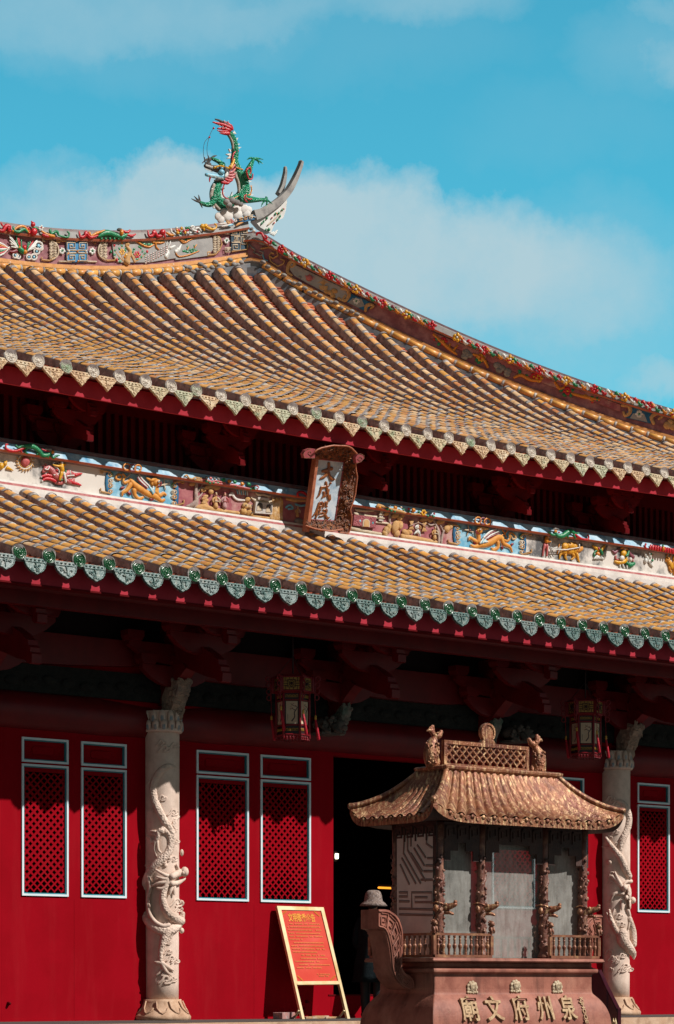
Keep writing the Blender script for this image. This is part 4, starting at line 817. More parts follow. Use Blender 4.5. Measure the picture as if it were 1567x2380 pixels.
for x0, sgn in ((375, 1), (1020, -1)):
    X = lambda q: x0 + sgn * q
    r.st([(X(5), 238), (X(5), 258), (X(20), 258)], 9, creamP, .9, 1, seg=4); r.st([(X(0), 236), (X(70), 238), (X(110), 270)], 9, tanP, .9, 1, seg=4); r.st([(X(-5), 405), (X(-5), 428), (X(65), 432), (X(110), 405)], 9, tanP, .9, 1, seg=4)
    r.st([(X(80), 250), (X(130), 290), (X(145), 345), (X(130), 395), (X(85), 425)], 9, creamP, .9, 2, seg=5)
    for i in range(6): fret(r, min(X(62), X(100)), 258 + i * 28, 34, 22, creamP, 5, sgn, 1 if i % 2 else -1); fret(r, min(X(102), X(130)), 275 + i * 22, 24, 16, creamP, 4, -sgn, 1)
r.pl([(590, 255), (780, 258), (778, 445), (592, 445)], .012, M('bright blue panel', (.03, .20, .42), (.05, .28, .5), 8), .03)
for fx, x0 in ((-1, 592), (1, 692)):
    for fy, y0 in ((-1, 272), (1, 366)): fret(r, x0, y0, 80, 70, creamP, 7.5, fx, fy, .04); 
for a in (505, 730): r.st([(a, 250), (a, 268), (a + 25, 268)], 8, tanP, .9, 1, seg=4); r.st([(a, 250), (a + 120, 262), (a + 115, 280)], 8, tanP, .9, 1, seg=4); r.st([(a + 20, 440), (a + 130, 442)], 8, creamP, .9, 1, seg=4)
for a, b, c in ((683, 352, gO), (675, 258, gO), (690, 440, gO), (605, 350, gW), (760, 352, gW), (600, 375, gO)): r.bl(a, b, 10, 11, c, 0, .9, .05)
r.flower(552, 346, 32, gW, gG, 6, 15, .6); r.flower(823, 348, 32, gW, gG, 6, 40, .6)
r.build('ridge_relief', mridge)
r = Rel(A_, SC(700), (0, 1, 0), yp, .02)
r.pl([(1000, 262), (1567, 225), (1567, 410), (1330, 447), (1060, 448), (1015, 400)], .006, GREYP, .03)
r.st([(1130, 450), (1140, 400), (1160, 350), (1125, 300), (1140, 285)], [36, 26, 20, 18, 22], tanP, .8, 3); r.st([(1165, 370), (1185, 410), (1200, 445)], [14, 14, 12], tanP, .8)
for P in ([(1100, 440), (1040, 370), (1015, 310)], [(1100, 430), (1080, 370), (1090, 280)], [(1190, 440), (1230, 430), (1300, 370)], [(1200, 410), (1190, 350)]): r.st(P, [7, 6, 4], tanP, .8, 2)
r.flower(1088, 355, 30, gY, gO, 6); r.flower(1222, 380, 34, gR, gY, 6); r.bl(1125, 385, 20, 18, gY, 0, .7); r.flower(1245, 340, 16, gP, gW, 5)
for a, b, c in ((1018, 296, gR), (1042, 424, gR), (1312, 352, gR), (1088, 272, gO), (1110, 400, gO)): r.bl(a, b, 13, 15, c, 0, .8)
for i, (a, b) in enumerate([(990, 352), (1025, 340), (1020, 380), (1062, 325), (1060, 415), (1070, 440), (1085, 300), (1120, 325), (1185, 352), (1195, 330), (1210, 395), (1260, 400), (1290, 370), (1300, 400), (1255, 320), (1270, 350), (1225, 420), (1240, 310), (1115, 345), (1180, 380)]): r.bl(a, b, 11, 17, gG, i * 50, .6)
def pine(r, br, lumps, s):
    for P in br: r.st(P, [8, 9, 6], gO, .8, 3, lift=.04)
    for a, b in lumps: r.bl(a, b, s, s * .7, gG, 0, .6)
pine(r, [[(1210, 260), (1280, 300), (1330, 310), (1370, 290)], [(1330, 250), (1380, 270), (1390, 310), (1415, 335)], [(1360, 270), (1420, 275), (1460, 270)]], [(1250, 270), (1285, 285), (1325, 290), (1350, 295), (1400, 252), (1440, 255), (1375, 255)], 24)
for i in range(36): q = i / 35; a = 1300 + (i % 9) * 23; b = 430 - (i % 9) * 12 - (i // 9) * 18 + 25; r.bl(a, b, 11, 9, gW, 20, .6, .03); r.bl(a + 1, b, 4, 4, gR, 0, 1.2, .045)
r.st([(1480, 400), (1500, 360), (1490, 330)], [24, 20, 12], gW, .6); feathers(r, [(1500, 330)], [(1465, 240), (1485, 235), (1520, 250)], [gW], 12); r.st([(1510, 310), (1518, 260)], 9, gR, .7, 1); r.st([(1520, 320), (1560, 300)], [16, 10], gW, .6, 1)
r.build('ridge_relief', mridge)
r = Rel(B_, SC(500), (0, 1, 0), yp, .02)
r.pl([(0, 400), (370, 360), (460, 420), (470, 560), (400, 640), (0, 690)], .006, GREYP, .03)
pine(r, [[(40, 430), (100, 480), (180, 440), (260, 405)], [(60, 440), (130, 470), (150, 440)], [(0, 610), (40, 650), (160, 630), (290, 580)], [(140, 560), (160, 530)], [(230, 540), (260, 500)]], [(70, 420), (110, 405), (150, 400), (190, 395), (215, 400), (130, 435), (170, 425), (100, 580), (130, 585), (180, 565), (220, 560), (255, 575), (200, 590), (150, 590), (240, 590)], 26)
for a, b in ((145, 522), (232, 514)): r.bl(a, b, 14, 16, gG)
r.st([(0, 590), (40, 560), (70, 500)], [30, 22, 10], gW, .6); r.bl(30, 560, 30, 24, gW, 30, .6)
r.st([(378, 355), (378, 392), (410, 392)], 13, creamP, .9, 1, seg=4); r.st([(380, 355), (450, 345), (500, 350), (560, 420), (580, 490), (550, 570), (500, 620), (400, 635), (400, 595), (430, 590), (430, 610)], 13, tanP, .9, 1, seg=4)
for i in range(8): fret(r, 470, 370 + i * 30, 42, 26, creamP, 6, 1 if i % 2 else -1, 1); fret(r, 520, 400 + i * 22, 34, 20, creamP, 5, -1, -1)
r.flower(640, 450, 40, gW, gG, 6, 10, .6)
r.pl([(688, 290), (890, 258), (893, 570), (700, 590)], .012, M('dark teal panel', (.02, .05, .08), (.03, .08, .12), 8), .03)
for x0, y0, w_, h_, fx, fy in ((690, 300, 105, 85, 1, -1), (815, 290, 78, 90, -1, -1), (700, 475, 105, 95, 1, 1), (820, 405, 70, 90, -1, 1), (605, 305, 65, 60, -1, -1), (615, 540, 70, 55, -1, 1), (725, 400, 75, 60, 1, -1)): fret(r, x0, y0, w_, h_, creamP, 8.5, fx, fy, .04)
r.st([(690, 300), (855, 262), (893, 290), (893, 560), (700, 588)], 9, tanP, .9, 1, lift=.04, seg=4)
r.build('ridge_relief', mridge)
# ------------------------------------------------------------------ reliefs of the hip ridge
d0 = O2.dot(V((XE, YR, 0))); C_ = fr(1000, 900, 500); H_ = fr(1696, 1300, 1000)
def vines(r, pts, s, fl):
    """flowers along the edge with scrolling leaves between them"""
    cy = [gO, gW, gR, gG, gR, gW, gO, gG, gM]; k = 0
    for i, (a, b, c) in enumerate(pts):
        if i + 1 < len(pts):
            a2, b2, _ = pts[i + 1]; n = 6
            for j in range(n):
                q0 = (j + .55) / (n + .6); q1 = (j + 1.5) / (n + .6); P0 = (a + (a2 - a) * q0, b + (b2 - b) * q0); P1 = (a + (a2 - a) * q1, b + (b2 - b) * q1); sg = s * (.55 if j % 2 else -.55)
                r.st([P0, ((P0[0] + P1[0]) / 2 + sg * .4, (P0[1] + P1[1]) / 2 + sg), P1], [s * .24, s * .34, s * .18], cy[k % 9], .9, 3, seg=6); 
                if j % 2 == 0: r.ring(P1[0], P1[1] - s * .1, s * .34, s * .15, cy[(k + 4) % 9], .9, 8, 0, 300)
                k += 1
        r.flower(a, b, fl, c, gW if c is gY else gR, 5, i * 23, .8)
r = Rel(C_, SC(500), O2, d0 + .245, .03)
r.st([(85, 130), (100, 105), (150, 110), (190, 190), (215, 150), (190, 140), (170, 175), (230, 220), (255, 240), (270, 200)], [14, 16, 16, 16, 14, 12, 14, 16, 16, 14], gR, .8, 2); r.bl(20, 55, 30, 20, greyW, -30, .8); r.bl(50, 80, 24, 18, PLAS, -30, .8)
r.st([(285, 225), (310, 245), (335, 265)], [18, 20, 10], gG, .8); r.st([(410, 350), (450, 375), (520, 390)], [14, 16, 10], gG, .8); r.flower(395, 305, 52, gR, gR, 5, 10, .8); r.bl(555, 395, 24, 20, gW); r.st([(490, 410), (540, 415)], 9, gW, .8, 1)
vines(r, [(400, 310, gR), (690, 478, gY), (1005, 640, gR), (1328, 812, gY), (1661, 987, gR), (1965, 1128, gY), (2281, 1265, gR)], 60, 60); r.build('hip_relief', hridge)
r = Rel(H_, SC(1000), O2, d0 + .245, .03)
vines(r, [(207, 80, gY), (378, 158, gR), (542, 218, gY), (720, 287, gR), (890, 350, gY), (1070, 402, gR), (1256, 455, gY), (1415, 508, gR), (1567, 556, gY)], 31, 30)
r.build('hip_relief', hridge)
d1 = d0 + .15
r = Rel(B_, SC(500), O2, d1, .02)
r.st([(935, 430), (980, 445), (1010, 450)], [10, 20, 10], ORNG, .8); r.st([(960, 380), (1000, 400), (1040, 440), (1090, 480), (1150, 495)], [10, 14, 22, 24, 10], greyW, .8); r.st([(920, 530), (930, 490), (970, 540), (1010, 570), (980, 590), (1040, 620), (1080, 640), (1110, 600), (1060, 580)], 10, greyW, .8, 2); r.st([(1080, 550), (1180, 530), (1280, 580), (1290, 640), (1230, 670), (1180, 640), (1210, 600), (1240, 610)], 12, tanP, .9, 1, seg=4); r.st([(1190, 650), (1200, 710), (1290, 770), (1360, 740), (1375, 700), (1330, 680)], 11, tanP, .9, 1, seg=4); r.st([(1100, 620), (1120, 690), (1160, 700)], 10, gB, .9, 1, seg=4); r.build('hip_relief', hridge)
r = Rel(C_, SC(500), O2, d1, .02)
r.pl([(520, 480), (640, 540), (1180, 800), (1230, 880), (1160, 960), (900, 830), (560, 640), (500, 560)], .006, GREYP, .02); r.pl([(1260, 860), (1540, 985), (1460, 1090), (1220, 970)], .007, BLUD, .02); r.pl([(1290, 920), (1400, 930), (1440, 1020), (1360, 1040), (1230, 975)], .009, GREYP, .02)
for P in ([(470, 600), (480, 520), (520, 460), (570, 480), (540, 520), (510, 530)], [(1150, 800), (1220, 810), (1245, 880), (1200, 950), (1170, 930), (1200, 880)], [(1450, 1080), (1460, 1020), (1510, 1000), (1550, 1020), (1510, 1050)], [(475, 600), (530, 635)], [(1110, 920), (1180, 960)]): r.st(P, [20, 26, 26, 22, 16, 12], tanP, .7, 3)
r.bl(745, 668, 46, 44, gP, 0, .7); r.st([(710, 650), (695, 640)], [14, 8], gP, .7, 1); r.ring(790, 668, 18, 6, gP, .8, 8, -90, 90); r.bl(748, 622, 10, 8, gP); r.bl(630, 658, 22, 24, greyW, 0, .6)
r.pl([(870, 765), (980, 775), (960, 830), (880, 810)], .04, tanP, .01)
for i in range(9): q = -1 + i / 4; r.st([(920, 770), (920 + 45 * q, 720 - 30 * (1 - abs(q))), (920 + 110 * q, 700 + 60 * abs(q) - 60 * (1 - abs(q)))], [7, 6, 3], tanP, .8, 3)
for a, b, s in ((960, 840, 40), (1010, 850, 44), (1060, 830, 46), (1040, 890, 40)): r.bl(a, b, s, s * .75, tanP, 20, .6)
r.flower(1335, 957, 44, gW, gG, 6, 15, .6); r.build('hip_relief', hridge)
r = Rel(H_, SC(1000), O2, d1, .02)
r.pl([(40, 80), (420, 235), (800, 385), (1230, 545), (1230, 500), (800, 345), (420, 195), (40, 40)], .003, ROSE, .01)
for P in ([(60, 60), (110, 105), (160, 150), (205, 185)], [(150, 150), (165, 120)], [(310, 185), (370, 210), (400, 265)], [(565, 330), (610, 315), (670, 345), (735, 350)], [(820, 360), (850, 400), (880, 390)], [(925, 430), (1000, 450), (1100, 470)], [(180, 165), (210, 130)], [(1010, 440), (1060, 480)]): r.st(P, [8, 11, 11, 7], gO, .8, 3)
for a, b, c in ((122, 103, gR), (355, 207, gY), (688, 325, gR), (720, 335, gY), (900, 415, gR)): r.flower(a, b, 27, c, gY if c is gR else gR, 6, 0, .6)
for i, (a, b) in enumerate([(80, 85), (95, 120), (140, 130), (330, 220), (345, 235), (380, 225), (600, 300), (640, 320), (880, 440), (920, 440), (930, 410), (1055, 455), (1085, 465), (860, 410), (600, 290)]): r.bl(a, b, 10, 15, gG, i * 60, .6)
for a, b in ((64, 92), (1055, 484), (882, 380)): r.bl(a, b, 8, 8, gR)
for a, b, s in ((265, 175, 28), (255, 200, 24), (285, 190, 24), (460, 255, 28), (490, 270, 26), (470, 285, 24), (525, 290, 26), (520, 310, 22)): r.bl(a, b, s, s * .8, greyW, 20, .5)
r.pl([(1290, 505), (1425, 545), (1420, 618), (1260, 580)], .006, BLUD, .02); r.pl([(1310, 555), (1380, 560), (1400, 610), (1290, 585)], .008, GREYP, .02); r.flower(1348, 558, 25, gW, gG, 6, 0, .6)
for P in ([(1240, 505), (1285, 510), (1290, 550), (1260, 570), (1250, 545)], [(1440, 620), (1425, 580), (1460, 555), (1495, 570), (1470, 590)]): r.st(P, [10, 13, 13, 10, 8], tanP, .7, 3)
for a, b, s in ((1525, 630, 26), (1545, 610, 22), (1560, 640, 22)): r.bl(a, b, s, s, tanP, 0, .5)
r.build('hip_relief', hridge)
# ------------------------------------------------------------------ painted frieze between the roofs
BY = 2.6
def lin(samples):
    P = [onY(a, b, BY) for a, b in samples]
    def f(x):
        i = 0
        while i < len(P) - 2 and P[i + 1].x < x: i += 1
        a, b = P[i], P[i + 1]; return a.z + (b.z - a.z) * (x - a.x) / (b.x - a.x)
    return f
zf0 = lin([(0, 1114), (465, 1183.7), (869.5, 1242.8), (1567, 1339)]); FX = [UXL + (15 - UXL) * i / 40 for i in range(41)]
def zf(x): return .25 * zf0(x - 2) + .5 * zf0(x) + .25 * zf0(x + 2)
fb = MB(); c = [(x, BY, zf(x)) for x in FX]
fb.sweep(c, [(.10, -.32), (.10, -.155), (.09, -.085), (.075, -.045), (.06, -.01), (.02, -.002), (-.2, -.002), (-.2, -.32)], PLAS, out=OUT, mats=[PLAS, PLAS, PINK, PLAS, creamP, PLAS, PLAS, PLAS])
fb.sweep(c, [(.10, .402), (.125, .43), (.12, .435), (.03, .565), (.05, .572), (.05, .615), (.02, .635), (-.3, .635), (-.3, .402)], BLUC, out=OUT, mats=[TERR, TERR, BLUC, PURP, PURP, CAPG, CAPG, CAPG, CAPG])
frz = fb.build('frieze', hall)
pan_ = [(-60, 250, INK), (250, 402, BLUP), (402, 800, ROSE), (800, 1062, ROSE), (1062, 1217, BLUP), (1217, 1640, INK)]
for i, (a, b, mt) in enumerate(pan_):
    x0 = onY(a, 1150, BY).x if i else UXL; x1 = onY(b, 1200, BY).x if i < 5 else 15; n = 8; m = MB()
    m.sweep([(x0 + (x1 - x0) * q / n, BY, zf(x0 + (x1 - x0) * q / n)) for q in range(n + 1)], [(0, 0), (0, .40), (-.15, .40), (-.15, 0)], mt, out=OUT); m.build('frieze_panel', frz)
def RF(x0, y0, o=0): return Rel(fr(x0, y0, 500), SC(500), (0, 1, 0), BY - .004 - o, .015)
CRN = .11
def bracket_scroll(r, x, y, h, sgn):            # painted scroll between two panels
    r.st([(x - sgn * 110, y + 5), (x - sgn * 110, y + 30), (x - sgn * 85, y + 28)], 10, tanP, .9, 1, seg=4); r.st([(x - sgn * 115, y), (x + sgn * 10, y + 20)], 12, tanP, .9, 1, seg=4)
    r.st([(x - sgn * 110, y + h * .78), (x - sgn * 110, y + h * .9), (x + sgn * 10, y + h)], 12, tanP, .9, 1, seg=4)
    r.st([(x - sgn * 14, y + 25), (x - sgn * 30, y + h * .5), (x - sgn * 14, y + h - 10)], 30, BLUD, .4, 2, lift=.005)
    for q, s in ((.15, 30), (.42, 30), (.62, 30), (.88, 28)): r.ring(x + sgn * 4, y + h * q + 10, s * .8, s * .25, tanP if q != .42 else creamP, .8, 10); r.ring(x + sgn * 22, y + h * q + 4, s * .7, s * .2, gG if q < .2 else creamP, .7, 8); r.bl(x + sgn * 8, y + h * q + 8, s * .4, s * .4, PLAS, 0, .6)
r = RF(0, 1740, CRN)
r.st([(95, 120), (70, 120), (70, 165), (120, 195), (200, 200), (270, 175), (320, 155)], [9, 12, 16, 20, 14, 18, 8], gR, .7); r.st([(250, 190), (270, 215)], 10, gR, .7, 1)
r.st([(195, 130), (225, 160), (280, 140), (330, 145), (380, 140), (440, 165), (490, 210), (530, 255), (600, 250), (630, 215)], [10, 14, 22, 30, 34, 34, 34, 30, 24, 16], gG, .8); 
for P in ([(330, 170), (310, 210), (345, 235)], [(480, 215), (455, 250)], [(590, 250), (600, 285)], [(640, 250), (660, 290), (700, 260), (740, 255)], [(640, 265), (655, 290)]): r.st(P, [16, 14, 8], gG, .8)
r.bl(655, 215, 26, 26, gO); r.bl(625, 210, 14, 26, greyW, 20); r.st([(570, 180), (610, 185), (640, 180)], [8, 14, 6], greyW, .7); r.st([(515, 175), (560, 195), (610, 205)], [6, 10, 8], gR, .7); r.build('dragon_relief', frz)
r = RF(0, 1740)
r.bl(310, 335, 66, 72, M('red quilted ball', (.50, .10, .10), (.42, .07, .07), 8, .5, .6, 40), 0, .6); 
for i in range(13): g_ = math.radians(-40 + i * 20); r.st([(310 + 92 * math.cos(g_), 335 + 100 * math.sin(g_)), (310 + 124 * math.cos(g_ + .15), 335 + 132 * math.sin(g_ + .15))], [14, 3], tanP, .7, 1)
r.ring(310, 335, 92, 9, PLAS, .8, 18); r.ring(310, 335, 74, 5, gY, .8, 18); r.build('sun_relief', frz)
r = RF(0, 1740)
for a, b, x, y in ((10, 390, 40, 46), (60, 360, 26, 34), (75, 335, 14, 16), (90, 415, 26, 20)): r.bl(a, b, x, y, gY)
r.st([(90, 410), (130, 430), (160, 445)], [22, 14, 6], gY); r.build('animal_relief', frz)
r = RF(0, 1740)
hr_ = gP; r.st([(545, 455), (585, 410), (640, 440), (690, 510), (760, 530), (850, 480), (900, 490)], [26, 34, 44, 54, 50, 48, 30], hr_, .7); r.st([(560, 360), (590, 400)], [8, 14], hr_, .7, 1); r.st([(535, 380), (560, 400)], [6, 12], hr_, .7, 1); r.bl(540, 455, 26, 24, hr_)
for P in ([(640, 520), (590, 505), (540, 515), (510, 525)], [(690, 580), (620, 550), (560, 550), (525, 575)], [(880, 480), (940, 500), (980, 490), (1020, 485)], [(860, 570), (920, 600), (960, 610), (1010, 630)]): r.st(P, [26, 22, 18, 10], gR, .7)
for P in ([(690, 590), (760, 600), (820, 560)], [(830, 570), (880, 590), (915, 560)]): r.st(P, 26, hr_, .6)
for a, b in ((515, 525), (525, 578), (720, 575)): r.bl(a, b, 16, 12, gW)
for P in ([(660, 400), (710, 430), (720, 490), (655, 505)], [(545, 430), (580, 440), (600, 400)], [(820, 520), (850, 515), (910, 510)], [(860, 450), (865, 500)]): r.st(P, 8, gW, .8, 2, lift=.05)
r.bl(690, 450, 18, 18, gR, 0, .8, .05); r.st([(810, 450), (805, 520)], 12, gG, .8, 1, lift=.04); r.bl(750, 565, 24, 14, gG, 10, .8, .05); r.st([(750, 375), (755, 430), (765, 460)], [28, 34, 26], gY, .8, 2, lift=.05); r.st([(740, 400), (690, 395), (640, 380)], [18, 14, 8], gY, .8, 2, lift=.06); r.bl(748, 352, 22, 24, greyW, 0, .9, .06); r.bl(792, 378, 18, 20, gY, 20, .7, .05); r.st([(640, 365), (690, 335), (715, 370)], 4, greyW, 1, 2, lift=.06); r.st([(745, 480), (730, 530), (720, 570)], [26, 20, 14], gY, .8, 2, lift=.07); r.st([(775, 480), (790, 540), (800, 595)], [20, 18, 14], gW, .8, 2, lift=.06); r.build('horse_rider_relief', frz)
for a_ in ((115, 195, 290, 1), (935, 325, 310, -1)): r = RF(400, 1820); bracket_scroll(r, *a_); r.build('scroll_relief', frz)
r = RF(400, 1820); OL = gW
def beast_relief(r, S1, extra):
    for P, rad in S1: r.st(P, [q + 7 for q in rad], OL, .3, 3, lift=.008)
    for P, rad in S1: r.st(P, rad, goldO, .6, 3, lift=.02)
    for fn in extra: fn(r)
beast_relief(r, [([(370, 310), (430, 380), (520, 440), (600, 490), (690, 520), (760, 575), (800, 560)], [26, 44, 44, 42, 40, 22, 16]), ([(370, 320), (300, 350), (285, 310), (310, 270), (280, 240)], [18, 18, 14, 12, 12]), ([(380, 360), (330, 440), (275, 470), (275, 510)], [34, 26, 18, 12]), ([(420, 440), (430, 500), (480, 550), (535, 530)], [36, 28, 22, 14]), ([(700, 460), (740, 510), (790, 480), (820, 500)], [32, 24, 20, 14]), ([(640, 360), (680, 350), (700, 430), (690, 470)], [42, 44, 36, 40])],
  [lambda r: r.bl(690, 345, 60, 44, goldO, -10, .7, .04), lambda r: r.st([(560, 290), (620, 320), (680, 300)], [10, 24, 20], goldO, .7, 3, lift=.05), lambda r: r.bl(702, 342, 20, 17, gW, 0, .8, .09), lambda r: r.bl(704, 342, 7, 7, gK, 0, 1, .11), lambda r: r.st([(740, 350), (735, 385), (700, 400)], [14, 10, 8], gD, .7, 2, lift=.06),
   lambda r: [r.st([(600 - 12 * i, 400 + 6 * i), (520 - 20 * i, 320), (450 - 6 * i + 20, 250 + 10 * i)], [16, 12, 4], (gD if i % 2 else gW), .5, 3, lift=.05) for i in range(4)], lambda r: [r.st([(640 + (i % 3) * 8, 490 - 8 * i), (590 + 18 * i, 400 + (i % 3) * 10)], [14, 9], (gB if i % 2 == 0 else gW), .6, 2, lift=.06) for i in range(5)],
   lambda r: [r.st([(330, 280), (370, 240), (350, 215)], [10, 12, 4], gW if i else gO, .6, 3) for i in range(2)], lambda r: [r.st([(800, 370), (800 + 70 * math.cos(g_), 370 + 70 * math.sin(g_))], [12, 7], creamP, .6, 1) for g_ in (1.3, 2.9, 4.7, 6.0)], lambda r: [r.bl(a, b, 36, 20, gD, an, .5) for a, b, an in ((275, 410, -10), (360, 480, 40), (640, 555, 0), (735, 540, 40))], lambda r: r.st([(270, 260), (230, 240), (190, 290), (240, 310), (270, 270)], [10, 14, 16, 14, 10], goldO, .6, 2)])
r.build('lion_relief', frz)
r = RF(400, 1820, CRN)
for a, c in ((330, gO), (470, gO), (402, gM)): r.ring(a, 150 + (a - 330) * .12, 42, 11, c, .8, 14)
r.build('ring_relief', frz)
r = RF(400, 1820, CRN); r.st([(1055, 262), (1085, 255), (1110, 290), (1150, 300), (1180, 280)], [10, 12, 12, 11, 9], tanP, .8)
for i in range(5): r.ring(1195 + i * 24, 298 + i * 3, 20, 7, tanP if i < 4 else gM, .8, 10)
for a, b, c in ((1330, 285, greyW), (1383, 292, gP), (1430, 300, greyW), (1480, 305, greyW), (1550, 305, gG), (1330, 330, gG), (1370, 348, gG), (1415, 345, gG), (1470, 350, gG)): r.bl(a, b, 24, 18, c, 20, .7)
r.st([(1320, 315), (1400, 335), (1450, 325), (1567, 355)], [12, 14, 12, 12], gP, .8); r.build('flower_relief', frz)
r = RF(400, 1820)
bark = M('painted tree bark', (.45, .34, .29), (.30, .22, .20), 12, .8, .5, 40)
r.st([(1205, 350), (1200, 420), (1195, 500), (1200, 580), (1150, 625), (1080, 645)], [20, 26, 30, 34, 30, 14], bark, .7); r.st([(1210, 570), (1200, 620), (1180, 665)], [26, 24, 12], bark, .7); r.st([(1215, 460), (1250, 415), (1310, 410)], [18, 14, 8], bark, .7); r.st([(1220, 540), (1260, 500), (1280, 470)], [14, 12, 5], bark, .7); r.st([(1240, 430), (1280, 370)], [10, 6], bark, .7, 1)
for a, b, x, y in ((1150, 365, 50, 28), (1290, 440, 46, 30), (1380, 400, 110, 34), (1460, 415, 60, 28)): r.bl(a, b, x, y, tanP, -8, .5)
for i in range(6): r.bl(1315 - (i % 2) * 14, 520 + i * 26, 54 - abs(i - 2) * 4, 24, tanP, -8, .7)
r.st([(1200, 660), (1300, 650), (1400, 680), (1567, 705)], [26, 40, 30, 24], tanP, .6); r.build('tree_relief', frz)
def figure(r, x, y, s, robe, sash, head=skinP, arms=1):
    r.st([(x, y - s * .1), (x - s * .03, y + s * .4), (x - s * .02, y + s * .95)], [s * .17, s * .21, s * .32], robe, .7, 3, lift=.03); r.bl(x, y - s * .32, s * .13, s * .17, head, 0, 1, .04); r.bl(x, y - s * .48, s * .13, s * .09, sash, 0, 1, .04)
    r.st([(x - s * .15, y), (x - s * .38, y + s * .2), (x - s * .3, y + s * .45)], [s * .1, s * .12, s * .1], robe, .8, 2, lift=.04); r.st([(x + s * .15, y), (x + s * .36, y + s * .22), (x + s * .34, y + s * .5)], [s * .1, s * .12, s * .08], sash, .8, 2, lift=.04)
    r.st([(x - s * .18, y + s * .38), (x + s * .18, y + s * .4)], s * .05, sash, .9, 1, lift=.06)
r = RF(800, 1880)
figure(r, 185, 350, 120, tanP, creamP); r.bl(120, 275, 42, 34, tanP, 20, .5, .04); r.build('figure_relief', frz)
r = RF(800, 1880); figure(r, 295, 350, 120, M('mauve robe', (.42, .24, .24), None, 6, .8), gP); r.build('figure_relief', frz)
r = RF(800, 1880)
for i in range(6): r.st([(455 + i * 26, 250 + i * 3), (470 + i * 24, 300 + i * 3)], [9, 9], (gB, gW)[i % 2], .5, 1)
r.st([(360, 320), (400, 300), (420, 340), (470, 375), (560, 380)], [14, 26, 20, 16, 10], PLAS, .5); r.build('cloud_relief', frz)
rockM = M('painted rock stucco', (.56, .33, .12), (.38, .19, .05), 9, .8, .7, 22, c3=(.62, .48, .32), sc3=5)
r = RF(800, 1880)
for a, b, x, y in ((590, 375, 46, 40), (560, 450, 54, 44), (540, 520, 56, 44), (610, 540, 50, 44), (640, 560, 30, 30), (620, 460, 30, 34)): r.bl(a, b, x, y, rockM, 10, .6)
for a, b in ((600, 385), (545, 450), (620, 545), (620, 455)): r.bl(a, b, 11, 13, gK, 0, .6, .07)
r.st([(0, 490), (100, 485), (220, 500), (340, 520), (480, 540)], [34, 26, 22, 20, 22], tanP, .7)
for i in range(8): r.st([(905 + i * 16, 350 + (i % 3) * 15), (900 + i * 17, 430), (870 + i * 20, 520 + (i % 2) * 30), (880 + i * 20, 620)], [18, 22, 22, 18], rockM, .7, 3)
r.st([(650, 580), (760, 590), (860, 605)], [28, 22, 18], tanP, .6); r.build('rock_relief', frz)
r = RF(800, 1880); brickP = M('painted stone blocks', (.55, .50, .45), (.44, .40, .38), 20, .8, .5, 40)
r.pl([(672, 400), (885, 425), (875, 560), (660, 545)], .05, brickP, .01); r.st([(635, 345), (670, 375), (760, 390), (850, 405), (905, 385)], [8, 18, 16, 18, 8], creamP, .8); r.pl([(700, 345), (840, 360), (840, 395), (700, 375)], .05, brickP); r.st([(680, 290), (710, 310), (780, 315), (840, 335), (870, 325)], [8, 16, 14, 16, 8], creamP, .8, 2, lift=.04)
for a, b in ((720, 440), (835, 460)): r.pl([(a - 34, b + 70)] + [(a + 34 * math.cos(math.radians(g_)), b + 10 - 34 * math.sin(math.radians(g_))) for g_ in range(180, -1, -20)] + [(a + 34, b + 75)], .056, gK, 0); r.pl([(a - 40, b + 75), (a - 34, b + 20), (a - 10, b + 10), (a + 20, b + 75)], .06, creamP, 0)
r.build('gatehouse_relief', frz)
r = RF(800, 1880)
r.st([(1075, 360), (1200, 380), (1330, 375)], [18, 26, 20], tanP, .5); r.st([(1070, 470), (1120, 440), (1160, 480), (1100, 490)], 14, gB, .5); r.st([(1190, 430), (1260, 450), (1310, 440)], 14, gB, .5); figure(r, 1210, 500, 80, tanP, creamP); r.bl(1230, 640, 70, 40, greyW, 0, .5); r.build('figure_relief', frz)
r = RF(800, 1880, CRN); r.st([(0, 130), (60, 120), (150, 155), (280, 180), (420, 190), (520, 215), (620, 235)], [10, 12, 13, 14, 16, 14, 10], gP, .8)
for a, b, c, s in ((75, 95, greyW, 22), (128, 105, gP, 26), (220, 110, greyW, 20), (285, 130, gG, 30), (362, 142, gO, 32), (430, 150, gG, 30), (523, 175, gO, 32), (605, 180, gG, 34), (70, 135, gG, 22), (115, 158, gG, 20), (160, 160, gG, 20), (215, 160, gG, 22), (435, 200, gG, 20), (670, 232, gG, 24), (630, 240, gG, 18)): r.bl(a, b, s, s * .75, c, 25, .7)
r.st([(640, 205), (690, 195), (730, 215), (715, 235)], [8, 10, 9, 6], gP, .8); r.build('flower_relief', frz)
r = RF(800, 1880, CRN); r.st([(1230, 330), (1215, 300), (1240, 275), (1290, 280), (1340, 320)], [12, 16, 16, 18, 18], gR, .8); r.build('dragon_relief', frz)
